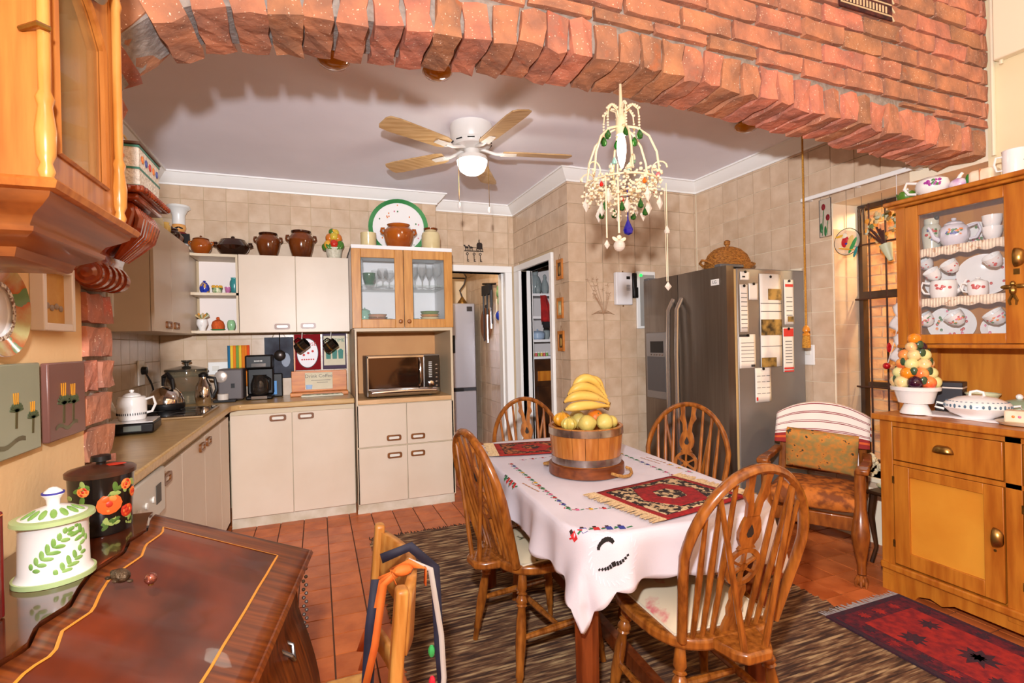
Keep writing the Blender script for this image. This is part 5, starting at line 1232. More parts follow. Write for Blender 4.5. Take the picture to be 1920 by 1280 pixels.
MB().prism([(XL+.005, .14), (-.05, .14), (-.06, .775), (-.06, .785), (-.36, .92), (XL+.005, .92)], yb-.03, yb-.015).at(L).build('end_panel', CROSS, t)
hy = 1.20; hp = Vector((rx_at(hy)-.035+.055*math.sin(PI*min(1, (.66-.14)/.635*1.15))-.012, hy, .66)); hx0 = hp.x
rg = MB()
for k in range(20): rg.sph((rx_at(yb-.02)-.012+.006*(k % 2), yb-.02-.0005*k, .795-.010*k), .0045, 6, 4)
o = rg.at(L).build('bead_chain', mat('pewter', (110, 106, 104), rough=.3, metal=.8), t); o['kind'] = 'stuff'
MB().tube([(hx0, hy-.02, hp.z+.02), (hx0+.03, hy-.022, hp.z), (hx0+.034, hy, hp.z-.022), (hx0+.03, hy+.022, hp.z), (hx0, hy+.02, hp.z+.02)], .0045, 8).at(L).build('drop_handle', MATS['pewter'], t)
for (x, y) in ((XL+.04, ya+.04), (XL+.04, yb-.06), (-.13, ya+.04), (-.11, yb-.06)): MB().lathe([(.028, 0), (.03, .02), (.02, .06), (.03, .12)], 12, (x-L[0], y-L[1], 0)).build('foot', CROSS, t)
zt = .9455
# black rose tin
q = PZ(200, 990, zt); L = (-.425, 1.29, zt); ca = camang(L[0], L[1])
t = thing('rose_tin', 'black lidded tin painted with orange roses on the bureau', 'tin', L)
TIN = mat('black_enamel', (22, 18, 16), rough=.22, coat=.4)
MB().lathe([(.058, 0), (.060, .004), (.066, .142), (.064, .143)], 36).build('body', TIN, t)
ld = MB().lathe([(.0705, .140), (.071, .150), (.066, .154), (.03, .163), (0, .165)], 36).build('lid', mat('lid_bronze', (50, 38, 26), (90, 44, 30), 12, rough=.3), t); MB().lathe([(.01, .163), (.010, .170), (.021, .172), (.020, .184), (0, .186)], 14).build('knob', BLACK, ld)
PET = [mat('rose_'+n, c, rough=.4) for n, c in (('orange', (226, 96, 36)), ('deep', (196, 52, 30)), ('light', (240, 140, 70)))]
LEA = [mat('rose_leaf', (92, 128, 50), (60, 90, 36), 30, rough=.4), mat('rose_leaf_light', (150, 168, 90), rough=.4)]
def onr(a, z, r0=.058, r1=.066): r = lerp(r0, r1, z/.142)+.0006; return (r*math.cos(ca+a), r*math.sin(ca+a), z), ca+a
def dab(par, a, z, w, h, m, rot=0, name='painted_petal', d=0):
    p, an = onr(a, z); o = MB().mark().sph((0, 0, 0), (.0012+d, w, h), 10, 6).xf(T(*p) @ RZ(an) @ RX(rot)).build(name, m, par)
for (a, z, s, k) in ((.22, .075, .027, 0), (.86, .05, .018, 1), (.80, .115, .015, 2), (-.55, .112, .014, 2), (1.2, .09, .014, 0), (-.45, .065, .014, 1)):
    dab(t, a, z, s, s*.92, PET[k], 0, 'painted_rose')
    for j in range(6): b_ = j*PI/3; dab(t, a+s*.55*math.cos(b_)/.062, z+s*.55*math.sin(b_), s*.42, s*.26, PET[(k+1+j) % 3], b_+PI/2, 'painted_petal', .0008)
    dab(t, a, z, s*.3, s*.3, PET[1], 0, 'painted_petal', .0016)
rq = random.Random(4)
for j in range(34): dab(t, rq.uniform(-1.2, 1.25), rq.choice((rq.uniform(.014, .045), rq.uniform(.088, .13))), .013, .006, LEA[j % 2], rq.uniform(0, PI), 'painted_leaf', -.0003)
MB().mark().sph((0, 0, 0), (.03, .018, .002), 12, 6).xf(T(.025*math.cos(ca+1), .025*math.sin(ca+1), .162)).build('lid_flower', PET[1], ld)
t.scale = (.84, .84, .84)
# white and green jar
L = (-.415, 1.06, zt); ca2 = camang(L[0], L[1])
t = thing('leaf_jar', 'white porcelain lidded jar painted with green leaves on the bureau', 'jar', L)
LG = mat('pale_green_rim', (176, 200, 140), rough=.25); GL = mat('leaf_green', (110, 160, 70), (150, 190, 110), 30, rough=.3)
MB().lathe([(.058, 0), (.064, .006), (.056, .02), (.055, .10), (.058, .108), (.054, .11)], 36).build('body', PORC, t); MB().ring((0, 0, 0), .056, .066, 0, .009, 36, 'xy').build('foot_rim', LG, t)
ld = MB().lathe([(.062, .110), (.060, .118), (.03, .133), (.012, .138)], 36).build('lid', PORC, t); MB().lathe([(.058, .108), (.0665, .112), (.0655, .119), (.058, .121)], 36).build('lid_rim', LG, ld)
MB().lathe([(.010, .136), (.012, .150), (.018, .158), (.014, .166), (.006, .172), (0, .173)], 14).build('bud_knob', PORC, ld); MB().ring((0, 0, .160), .012, .0185, 0, .003, 14, 'xy').build('knob_band', mat('cobalt', (60, 60, 160)), ld)
ca = ca2
def onr(a, z, r0=.0552, r1=.0555): return (.0556*math.cos(ca+a), .0556*math.sin(ca+a), z), ca+a
for (a, z, n, rot) in ((-.10, .065, 7, .75), (.45, .035, 5, .9), (.75, .085, 4, -.6)):
    for j in range(n):
        u = (j-(n-1)/2)*.013
        for sg in (-1, 1): dab(t, a+(u*math.sin(rot)+sg*.006*math.cos(rot))/.0556, z+u*math.cos(rot)-sg*.006*math.sin(rot), .0042, .011*(1-abs(j-(n-1)/2)/n), GL, rot+sg*.7, 'painted_leaf')
for j in range(7): a = ca2-1.2+j*.4; MB().mark().sph((0, 0, 0), (.014, .006, .0015), 8, 5).xf(T(.04*math.cos(a), .04*math.sin(a), .130) @ RZ(a) @ RY(.45)).build('painted_leaf', GL, ld)
t.scale = (.82, .82, .86)
# red leather box
t = thing('red_leather_box', 'open red leather letter box with brass stud at the left edge', 'box', (-.475, .835, zt))
RL = mat('red_leather', (126, 24, 20), (92, 14, 14), 12, rough=.35, coat=.2); RV = mat('red_velvet', (170, 16, 36), rough=.9)
MB().box(-.055, .055, -.095, -.088, 0, .17).box(-.055, .055, .088, .095, 0, .15).box(-.055, -.048, -.088, .088, 0, .17).box(.048, .055, -.088, .088, 0, .15).box(-.048, .048, -.088, .088, 0, .01).build('box', RL, t, bevel=.003); MB().box(-.047, .047, -.087, .087, .011, .13).build('velvet_lining', RV, t); MB().sph((.056, .03, .07), (.004, .006, .006), 8, 6).build('brass_stud', CHROME, t)
MB().tube([(.0555, -.09, .145), (.0555, .09, .145)], .0012, 4).build('stitching', mat('stitch', (200, 120, 60)), t)
# tortoise and ball on the lid
def onlid(px, py):
    # intersect the sloping lid
    for i in range(200):
        z = .937-.137*i/200; p = PZ(px, py, z); y = p.y; s, r = sx_at(y), rx_at(y); u = (p.x-s)/(r-s)
        if .937-.137*u <= z+1e-3 or u < 0: 
            if u >= 0: return Vector((p.x, p.y, z+.0055))
    return Vector((p.x, p.y, z+.0055))
p = onlid(222, 1096); t = thing('tortoise_figurine', 'small bronze tortoise figurine on the bureau lid', 'figurine', p, .9); t.rotation_euler = (0, .38, .7)
BRZ = mat('dull_bronze', (110, 92, 70), (70, 56, 40), 60, rough=.4, metal=.6, bump=.5, bscale=200)
MB().sph((0, 0, .009), (.013, .018, .011), 12, 8).build('shell', BRZ, t); MB().sph((0, .022, .009), (.005, .007, .005), 8, 6).build('head', BRZ, t)
for sx in (-1, 1):
    for sy in (-1, 1): MB().sph((sx*.011, sy*.012, .003), (.005, .004, .003), 8, 5).build('foot', BRZ, t)
p = onlid(283, 1101); o = thing('copper_ball', 'small shiny copper ball on the bureau lid', 'ball', p); MB().sph((0, 0, .009), .009, 16, 10).build('ball', mat('copper_pink', (170, 110, 96), rough=.12, metal=.8), o); MB().lathe([(.004, -.001), (.004, .001)], 10).build('base_ring', BRASS, o)

# ================================================================== chair with ribbons in front of the bureau
t = thing('desk_chair', 'light wooden chair with ribbons tied to its back, foreground left of the table', 'chair', (.155, 1.26, 0))
DW = mat('worn_ash', (206, 150, 76), (176, 112, 44), 6, rough=.4, stretch=(6, 6, .8), coat=.1)
pf_, pn_ = PZ(712, 985, .83), PZ(755, 1105, .83)
yf, yn = pf_.y-1.26, pn_.y-1.26; xo = (pf_.x+pn_.x)/2-.155
for y in (yf, yn): MB().bar((xo-.075, y, 0), (xo-.04, y, .42), .03, .034, (0, 1, 0)).bar((xo-.04, y, .42), (xo, y, .835), .026, .036, (0, 1, 0)).build('back_post', DW, t, bevel=.008, seg=3)
MB().grid(lambda u, v: (xo-.004+.042*math.sin(PI*u)+.010*v, lerp(yn, yf, u), .70+.115*v-.03*(1-v)*math.sin(PI*u)), 16, 4).build('top_rail', DW, t, smooth=1.2, solid=.02)
MB().grid(lambda u, v: (xo-.02+.03*math.sin(PI*u), lerp(yn, yf, u), .52+.05*v), 12, 2).build('lower_rail', DW, t, smooth=1.2, solid=.016)
MB().box(xo-.15, xo-.03, yn-.01, yf+.01, .415, .445).build('seat', DW, t, bevel=.01)
for y in (yn, yf): MB().bar((xo-.135, y, 0), (xo-.135, y, .42), .03, .03, (0, 1, 0)).build('front_leg', DW, t)
RIB = mat('orange_ribbon', (232, 124, 44), (214, 100, 36), 10, rough=.7); NAV = mat('navy_strap', (38, 40, 62), (28, 28, 46), 20, rough=.7); GRS = mat('grey_strap', (190, 186, 180), rough=.7)
def strap(name, pts, w, m, par, up=(0, 1, 0)):
    mb = MB(); P_ = [Vector(p) for p in pts]; vs = []
    for i, p in enumerate(P_):
        dd = (P_[min(i+1, len(P_)-1)]-P_[max(i-1, 0)]).normalized(); a = dd.cross(Vector(up)); a = a.normalized()*w/2 if a.length > 1e-4 else Vector((0, w/2, 0)); vs += [p-a, p+a]
    mb.add(vs, [(2*i, 2*i+1, 2*i+3, 2*i+2) for i in range(len(P_)-1)]); return mb.build(name, m, par, smooth=1.2, solid=.002)
r = thing('ribbon_bundle', 'orange ribbon and navy straps tied over the back of the light chair', 'ribbons', (.155, 1.26, 0))
yk = lerp(yn, yf, .24); xk = xo+.05
for k, (dy, dz, dx) in enumerate(((.11, -.20, -.03), (.07, -.22, -.03), (.02, -.26, -.035))):
    strap('ribbon_tail', [(xk-.045, yk, .825), (xk-.075, yk+dy*.4, .80), (xk-.085+dx*.3, yk+dy*.7, .80+dz*.5), (xk-.09+dx, yk+dy, .81+dz)], .016, RIB, r)
strap('ribbon_loop', [(xk-.05, yk, .80), (xk-.06, yk+.01, .828), (xk-.02, yk+.005, .838), (xk+.015, yk, .825), (xk+.012, yk-.005, .79)], .022, RIB, r, (1, 0, 0)); MB().sph((xk-.035, yk, .828), (.022, .014, .012), 10, 6).build('knot', RIB, r)
strap('navy_strap', [(xk-.085, yk+.04, .80), (xk-.10, yk+.04, .70), (xk-.11, yk+.04, .58), (xk-.115, yk+.04, .47)], .026, NAV, r); strap('navy_strap', [(xk-.075, yk+.045, .842), (xk-.01, yk+.045, .858), (xk+.045, yk+.045, .80), (xk+.05, yk+.04, .62), (xk+.06, yk+.04, .47)], .022, NAV, r)
strap('grey_strap', [(xk-.02, yk+.02, .838), (xk+.03, yk+.02, .81), (xk+.05, yk+.015, .66), (xk+.055, yk+.02, .56), (xk+.035, yk, .42)], .012, GRS, r)
for k, (c, z) in enumerate((((60, 170, 90), .62), ((214, 40, 60), .55), ((230, 120, 40), .53))): MB().sph((xk+.03, yk+.03, z), (.008, .008, .014), 8, 6).build('bead', mat('bead_%d' % k, c, rough=.2), r)
# ================================================================== ceiling fan
FX, FY, FZ_ = .95, 3.12, ZK
t = thing('ceiling_fan', 'white ceiling fan with five pale wooden blades and lit globe', 'fan', (FX, FY, FZ_))
FW = mat('fan_white', (232, 228, 222), rough=.35); BL = mat('blade_wood', (214, 180, 130), (190, 150, 98), 6, rough=.35, stretch=(1, 8, 1))
MB().lathe([(.0, 0), (.135, 0), (.138, -.02), (.132, -.10), (.128, -.105), (.128, -.115), (.115, -.135), (.07, -.15), (.05, -.155)], 40).build('motor_housing', FW, t)
for k in range(10): a = 2*PI*k/10; MB().mark().box(-.022, .022, -.003, .003, -.002, .004).xf(T(.127*math.cos(a), .127*math.sin(a), -.118) @ RZ(a+PI/2)).build('vent_slot', BLACK, t)
MB().lathe([(.05, -.15), (.05, -.185), (.055, -.19), (.095, -.20), (.10, -.215), (.10, -.225)], 32).build('light_fitting', FW, t)
MB().lathe([(.098, -.222), (.094, -.25), (.078, -.285), (.05, -.305), (.02, -.313), (0, -.314)], 32).build('lamp_globe', mat('globe_lit', (255, 252, 244), rough=.3, emit=2.2), t)
for k in range(5):
    a = math.radians(62+72*k)
    b_ = MB().mark().prism([(.20, -.045), (.24, -.058), (.58, -.068), (.645, -.06), (.66, -.035), (.66, .035), (.645, .06), (.58, .068), (.24, .058), (.20, .045)], -.004, .004, 'xy').xf(RZ(a) @ T(0, 0, -.165) @ RX(.19)).build('blade', BL, t, bevel=.002)
    MB().mark().tube([(.06, 0, -.145), (.11, 0, -.16), (.16, 0, -.172), (.21, 0, -.170)], [.012, .010, .010, .012], 8).prism([(.19, -.03), (.29, -.022), (.29, .022), (.19, .03)], -.176, -.170, 'xy').xf(RZ(a)).build('blade_iron', FW, b_)
for (a, l) in ((2.9, .50), (-.15, .52)):
    x, y = .10*math.cos(a), .10*math.sin(a)*.3-.03
    ch = MB().tube([(x, y, -.22), (x, y, -l)], .0018, 5).build('pull_chain', BRASS, t); MB().lathe([(.004, 0), (.009, -.012), (.010, -.03), (.004, -.042), (0, -.043)], 10, (x, y, -l)).build('chain_pull', PORC, ch)
AMB = mat('amber_glass', (190, 120, 20), rough=.1, coat=.3)
for px, py, lab in ((625, 118, 'amber glass ceiling light behind the left of the brick arch'), (820, 139, 'amber ceiling light ring behind the middle of the arch'), (1400, 240, 'round amber ceiling light behind the right of the arch'), (1690, 318, 'amber light fitting low at the right end of the arch')):
    z = 2.66 if px != 1690 else 2.30; p = PZ(px, py, z)
    o = thing('ceiling_light', lab, 'ceiling light', (p.x, p.y, ZK if px != 1690 else 2.40), 0, 'amber ceiling lights'); h = (ZK if px != 1690 else 2.40)-z
    MB().lathe([(.05, 0), (.052, -.012), (.035, -.016)], 24).build('ceiling_rose', BRASS, o); MB().lathe([(.035, -.012), (.072, -.020), (.075, -.03), (.06, -.05), (.03, -.062), (0, -.065)], 28).build('amber_dome', AMB, o)

lamp('fan_globe_lamp', 'POINT', (FX, FY, ZK-.36), 6, (1, .9, .75), .09)['label'] = 'light of the ceiling fan globe'
# ================================================================== chandelier under the arch
KX, KY = 1.105, 1.66
t = thing('crystal_chandelier', 'small beaded crystal chandelier with coloured drops hanging from the arch', 'chandelier', (KX, KY, 0))
IV = mat('ivory_wire', (240, 226, 190), rough=.4); BEAD = mat('glass_bead', (250, 236, 206), rough=.05, coat=.6, spec=.9); CRY = mat('crystal', (244, 240, 232), rough=.03, spec=1, alpha=.55, coat=.5)
GRN = mat('green_glass', (14, 90, 24), rough=.04, coat=.5); BLUG = mat('blue_glass', (24, 20, 150), rough=.04, coat=.5); ORGG = mat('amber_drop', (230, 110, 20), rough=.05, coat=.5); PNK = mat('pink_bead', (224, 120, 130), rough=.1); REDG = mat('red_drop', (214, 30, 30), rough=.05, coat=.5); TEALG = mat('aqua_glass', (150, 210, 200), rough=.05, coat=.5)
MB().tube([(0, 0, az(KX)+.03), (0, .0, 2.22), (0, 0, 2.17)], [.004, .007, .012], 8).build('hanging_ribbon', IV, t)
MB().lathe([(.018, 2.10), (.022, 2.12), (.020, 2.16), (.008, 2.18)], 14).build('lamp_holder', IV, t)
MB().lathe([(.010, 2.10), (.017, 2.07), (.018, 2.04), (.013, 2.0), (.005, 1.975), (0, 1.97)], 16).build('bulb', mat('bulb_lit', (255, 240, 205), rough=.3, emit=14), t)
beads = MB(); rq = random.Random(21)
for k in range(6):
    a = 2*PI*k/6+.2; c, s = math.cos(a), math.sin(a)
    MB().tube([(r*c, r*s, z) for r, z in ((.015, 2.13), (.06, 2.115), (.105, 2.075), (.132, 2.01), (.140, 1.94), (.150, 1.925))], .0042, 6).build('arm', IV, t)
    MB().tube([(r*c, r*s, z) for r, z in ((.01, 2.14), (.02, 2.19), (.045, 2.205), (.065, 2.185), (.068, 2.16))], .003, 6).build('crown_loop', IV, t)
    for i in range(7): u = i/6; beads.sph(((.02+.05*u)*c, (.02+.05*u)*s, 2.20+.012*math.sin(u*PI)-.012*u), .0055, 6, 4)
    for i in range(5): beads.sph((.069*c, .069*s, 2.155-.011*i), .005, 6, 4)
    MB().tube([((.14+.028*math.cos(b))*c, (.14+.028*math.cos(b))*s, 1.945+.028*math.sin(b)) for b in [x*.5 for x in range(9)]], .003, 5).build('arm_scroll', IV, t)
    for j in range(2):
        a2 = a+.26+.5*j; MB().lathe([(0, -.030), (.007, -.024), (.0115, -.012), (.008, 0), (.003, .012), (0, .018)], 12, (.067*math.cos(a), .067*math.sin(a), 2.105)) if j else None
    MB().lathe([(0, -.022), (.010, -.017), (.013, -.006), (.009, .006), (.003, .016), (0, .02)], 12, (.070*c, .070*s, 2.09)).build('green_drop', GRN, t)
for k in range(230):
    a = rq.uniform(0, 2*PI); r = .135+rq.uniform(-.055, .022); beads.sph((r*math.cos(a), r*math.sin(a), 1.90+rq.uniform(-.06, .045)), rq.uniform(.004, .0085), 6, 4)
for k in range(14):
    a = 2*PI*k/14; r0 = .125
    for i in range(9): u = i/8; beads.sph((r0*math.cos(a+.22*u), r0*math.sin(a+.22*u), 1.905-.045*math.sin(u*PI)), .0045, 6, 4)
for k in range(10):
    a = 2*PI*k/10; 
    for i in range(8): beads.sph(((.10-.009*i)*math.cos(a), (.10-.009*i)*math.sin(a), 1.895-.012*i-.002*i), .0048, 6, 4)
o = beads.build('bead_strings', BEAD, t); o['kind'] = 'stuff'
MB().ring((0, 0, 1.912), .128, .134, -.003, .003, 30, 'xy').build('lower_ring', IV, t); MB().ring((0, 0, 1.85), .066, .071, -.002, .002, 24, 'xy').build('lower_ring', IV, t)
def kite(x, y, z, h, w, m, name='crystal_drop'): MB().add([(x, y, z), (x-w, y, z-h*.55), (x, y-w*.5, z-h*.55), (x+w, y, z-h*.55), (x, y+w*.5, z-h*.55), (x, y, z-h)], [(0, 1, 2), (0, 2, 3), (0, 3, 4), (0, 4, 1), (5, 2, 1), (5, 3, 2), (5, 4, 3), (5, 1, 4)]).build(name, m, t, smooth=0)
def drop(x, y, z, r, m, name): MB().lathe([(0, -r*1.1), (r*.8, -r*.75), (r, 0), (r*.6, r*.9), (r*.15, r*1.9), (0, r*2.2)], 12, (x, y, z)).build(name, m, t)
for k in range(12):
    a = 2*PI*k/12+.1; r = .14 if k % 2 else .10; kite(r*math.cos(a), r*math.sin(a), 1.885-(.02 if k % 2 else .05), .058, .015, CRY)
for k in range(7): a = 2*PI*k/7+.5; drop(.085*math.cos(a), .085*math.sin(a), 1.80+.012*(k % 2), .012, GRN, 'green_drop')
for k in range(5): a = 2*PI*k/5+1; drop(.13*math.cos(a), .13*math.sin(a), 1.885, .008, ORGG if k % 2 else REDG, 'amber_drop')
for k in range(4): a = 2*PI*k/4+.4; drop(.05*math.cos(a), .05*math.sin(a), 1.985, .010, TEALG, 'aqua_drop')
drop(.015, -.01, 1.735, .020, BLUG, 'blue_drop'); MB().tube([(.015, -.01, 1.90), (.015, -.01, 1.77)], .003, 5).build('blue_bead_string', BLUG, t)
MB().sph((.09, -.10, 1.925), .009, 10, 6).build('pink_bead', PNK, t)
def pend(px, ztop, zb, m=CRY, w=.0015): 
    q = PY(px, 400, KY-.09); x, y = q.x-KX, -.09; MB().tube([(x, y, ztop), (x, y, zb)], w, 5).build('pendant_string', IV, t); return x, y
x, y = pend(1137, 1.90, 1.68, w=.003); kite(x, y, 1.675, .035, .012, CRY)
x, y = pend(1160, 1.95, 1.70, w=.004); MB().sph((x, y, 1.655), .021, 14, 8).build('faceted_ball', CRY, t, smooth=0); MB().sph((x, y, 1.685), .009, 10, 6).build('angel_head', BEAD, t)
for sg in (-1, 1): MB().mark().sph((0, 0, 0), (.015, .003, .007), 8, 5).xf(T(x+sg*.016, y, 1.677) @ RY(-sg*.5)).build('angel_wing', BEAD, t)
x, y = pend(1250, 1.90, 1.53); kite(x, y, 1.53, .035, .016, CRY); drop(x, y, 1.72, .011, CRY, 'crystal_drop'); MB().tube([(x-.008, y, 1.88), (x-.006, y, 1.53)], .001, 4).build('pendant_string', IV, t)

# ================================================================== basket on the fridge
BP = PZ(1355, 500, 1.80); WK = mat('wicker', (196, 130, 52), (130, 76, 24), 60, rough=.6, bump=.8, bscale=90, stretch=(1, 1, 2.5))
t = thing('wicker_basket', 'domed wicker basket with lid and loop handles on top of the fridge', 'basket', (2.78, 2.86, 1.767))
MB().lathe([(.13, 0), (.15, .01), (.185, .055), (.19, .065), (.18, .068)], 36, sy=.75).build('tray', WK, t)
ld = MB().lathe([(.172, .062), (.168, .09), (.145, .135), (.10, .172), (.05, .19), (.0, .195)], 36, sy=.75).build('lid', WK, t)
for k in range(9): z = .07+.014*k; r = interp([(.062, .172), (.09, .168), (.135, .145), (.172, .10), (.19, .05)], z)+.002; MB().tube([(r*math.cos(2*PI*i/36), .75*r*math.sin(2*PI*i/36), z) for i in range(36)], .004, 5, closed=True).build('woven_ring', WK, ld)
for k in range(28): a = 2*PI*k/28; MB().tube([(r*math.cos(a)*1.012, .75*r*math.sin(a)*1.012, z) for z, r in ((.065, .172), (.09, .168), (.135, .145), (.172, .10), (.19, .05))], .0035, 5).build('woven_rib', WK, ld)
MB().lathe([(.012, .19), (.012, .205), (.022, .215), (.022, .235), (.010, .245), (0, .246)], 14).build('knob', WK, ld)
for s in (-1, 1): MB().tube([(s*.17, -.05, .05), (s*.21, -.045, .075), (s*.23, 0, .09), (s*.21, .045, .075), (s*.17, .05, .05)], .009, 8).build('handle', WK, t)

# ================================================================== far tiled walls
def onYC(px, py): return PY(px, py, YC)
t = thing('intercom', 'white wall intercom with keypad beside a black handset on the tiled wall', 'intercom', (2.44, YC, 1.60))
MB().box(-.10, .06, -.045, 0, 0, .275).build('housing', mat('intercom_white', (228, 228, 232), rough=.4), t, bevel=.008); MB().box(.065, .105, -.05, 0, .07, .27).build('handset', BLACK, t, bevel=.008); MB().box(.07, .112, -.055, 0, .06, .15).build('handset_cradle', BLACK, t, bevel=.006)
MB().box(.0, .035, -.047, -.044, .215, .24).build('display', BLACK, t)
for r in range(4):
    for c in range(3): MB().box(.0+c*.013, .009+c*.013, -.048, -.044, .16-r*.013, .169-r*.013).build('key', mat('key_grey', (150, 150, 156)), t)
for z in (-.008, .282): MB().sph((-.02, -.02, z), .006, 8, 5).build('brass_screw', BRASS, t)
t = thing('window_strip', 'white narrow framed panel with green light behind the fridge', 'panel', (2.62, YC, 1.40)); MB().box(-.06, .13, -.02, 0, 0, .49).build('frame', WHITE, t, bevel=.004); MB().box(-.03, .12, -.022, -.019, .02, .46).build('panel', mat('panel_grey', (160, 156, 150), rough=.4), t); MB().sph((-.02, -.024, .455), .014, 12, 8).build('green_light', mat('led_green', (40, 220, 90), emit=1.5), t)
t = thing('etched_spray', 'brown flower spray etched on the wall tiles beside the intercom', 'tile decoration', (2.23, YC-.0075, 1.50)); ET = mat('etch_brown', (170, 134, 102), rough=.5); rq = random.Random(8)
et = MB()
for k in range(16):
    a = rq.uniform(-1.0, 1.0); l = rq.uniform(.12, .30); p = [(math.sin(a)*l*u*.6+.01*math.sin(u*5), 0, .02+l*u) for u in (0, .3, .6, 1)]; et.tube(p, .0014, 4)
    for j in range(5): b = rq.uniform(0, 2*PI); et.tube([p[-1], (p[-1][0]+.022*math.cos(b), 0, p[-1][2]+.022*math.sin(b))], .0012, 4)
for k in range(14): b = PI*k/13; et.tube([(0, 0, .03), (.07*math.cos(b), 0, .03+.03*math.sin(b)), (.11*math.cos(b), 0, .02+.01*math.sin(b))], .0014, 4)
o = et.build('etched_lines', ET, t); o['kind'] = 'stuff'
for k, (px, y0, y1, lab) in enumerate(((1050, 486, 524, 'topmost of three small wood-framed pictures by the pantry door'), (1051, 558, 597, 'middle of three small wood-framed pictures by the pantry door'), (1053, 620, 658, 'lowest of three small wood-framed pictures by the pantry door'))):
    a, b = PX(px, y0, XP), PX(px, y1, XP); h = a.z-b.z; t = thing('small_picture', lab, 'picture', (XP, a.y, b.z), 0, 'small pictures by the pantry'); FRM = mat('picture_frame_oak', (196, 124, 50), (170, 96, 30), 12, rough=.4)
    MB().box(-.014, 0, -.055, -.034, 0, h).box(-.014, 0, .034, .055, 0, h).box(-.014, 0, -.034, .034, 0, .03).box(-.014, 0, -.034, .034, h-.03, h).build('frame', FRM, t, bevel=.002)
    MB().box(-.008, -.003, -.034, .034, .03, h-.03).build('print', mat('print_%d' % k, ((70, 50, 24), (196, 190, 150), (28, 22, 18))[k], ((30, 20, 12), (150, 140, 96), (80, 60, 34))[k], 24, rough=.4), t); MB().sph((-.009, .0, h*.45), (.003, .016, h*.22), 10, 6).build('painted_figure', mat('figure_%d' % k, ((160, 120, 60), (214, 206, 166), (190, 150, 80))[k]), t)
    MB().tube([(-.004, -.02, h), (-.004, 0, h+.045), (-.004, .02, h)], .0015, 5).build('hanging_cord', mat('cord_brown', (120, 80, 40)), t)
t = thing('key_holder', 'dark metal horse and carriage key rack with three keys on the tiled wall', 'key rack', (1.49, YA, 2.11)); IR = mat('wrought_iron', (44, 32, 26), rough=.5, metal=.4)
MB().box(-.10, .10, -.008, 0, .115, .123).build('bar', IR, t); cc = MB().box(.03, .09, -.008, 0, .14, .19).prism([(.03, .19), (.04, .205), (.08, .205), (.09, .19)], -.008, 0).build('carriage', IR, t)
for x in (.042, .08): MB().ring((x, -.004, .137), .012, .017, -.003, .003, 14).build('wheel', IR, cc)
MB().bar((.03, -.004, .155), (-.03, -.004, .155), .004, .004).build('shaft', IR, t); MB().tube([(.06, -.004, .2), (.055, -.004, .225), (.06, -.004, .235)], [.006, .005, .006], 6).build('driver', IR, t)
for x in (-.03, -.075):
    h_ = MB().sph((x, -.004, .155), (.020, .005, .010), 8, 6).sph((x-.022, -.004, .172), (.010, .004, .007), 8, 6).tube([(x-.014, -.004, .16), (x-.02, -.004, .172)], .006, 6)
    for dx in (-.013, -.006, .008, .015): h_.tube([(x+dx, -.004, .15), (x+dx*1.2, -.004, .125)], .0025, 5)
    h_.build('horse', IR, t)
for x in (-.07, 0, .065): MB().ring((x, -.006, .09), .008, .014, -.003, .003, 14).bar((x, -.006, .078), (x, -.006, .012), .006, .005).box(x, x+.018, -.009, -.003, .012, .020).box(x, x+.014, -.009, -.003, .028, .034).build('key', IR, t)

# ================================================================== window
t = struct(MB().box(0, .001, 0, .001, 0, .001).build('window_1', WHITE), 'dark framed window with burglar bars'); t.data.clear_geometry(); WX = XR+.24
t.location = (WX, 0, 0); WF = mat('window_brown', (70, 44, 22), (48, 30, 16), 8, rough=.5)
yA, yB = WY0, WY1-.004; zA, zB = WZ0+.0, WZ1-.004; zm = PX(1612, 552, WX).z
MB().box(0, .05, yB-.028, yB, zA, zB).box(0, .05, yA, yA+.05, zA, zB).box(0, .05, yA+.05, yB-.028, zB-.03, zB).box(0, .05, yA+.05, yB-.05, zA, zA+.05).build('window_frame', WF, t)
MB().box(-.005, .05, yA+.05, yB-.028, zm-.03, zm+.015).build('transom', WF, t); zm2 = PX(1625, 720, WX).z; MB().box(0, .05, yA+.05, yB-.05, zm2-.018, zm2+.018).build('transom', WF, t)
ym = 1.80; MB().box(0, .05, ym-.02, ym+.02, zA+.05, zB-.05).build('mullion', WF, t)
for z0, z1 in ((zm+.02, zB-.05), (zm2+.03, zm-.04), (zA+.05, zm2-.03)):
    for y0, y1 in ((yA+.05, ym-.02), (ym+.02, yB-.05)): MB().box(.02, .024, y0, y1, z0, z1).build('pane', PANE, t)
BAR = mat('iron_bar', (70, 44, 34), rough=.5, metal=.3)
for px in (1632, 1663, 1692): y = PX(px, 560, WX-.05).y; MB().tube([(-.05, y, zA+.01), (-.05, y, zB-.01)], .006, 6).build('burglar_bar', BAR, t)
for py in (458, 560, 725): z = PX(1625, py, WX-.05).z; MB().tube([(-.05, yA+.02, z), (-.05, yB-.01, z)], .006, 6).build('burglar_bar', BAR, t)
struct(MB().box(XR-.015, XR+.29, WY0, WY1, WZ0-.03, WZ0).build('trim_4', mat('sill_cream', (240, 226, 196), rough=.5), bevel=.005), 'pale window sill')
rod = thing('curtain_rod', 'white curtain rod fixed above the window', 'curtain rod', (XR-.05, 2.2, 2.25)); MB().bar((0, -.45, 0), (0, .37, 0), .018, .026).build('rail', WHITE, rod, bevel=.003)
for y in (-.35, .0, .33): MB().box(.0, .05, y-.01, y+.01, -.012, .012).build('bracket', WHITE, rod)
LED = mat('lead_line', (36, 30, 28), rough=.5); CLR = glassmat('pale_leaded_glass', (214, 206, 190), .35)
def wy(px, py=400, X=XR-.03): q = PX(px, py, X); return q.y, q.z
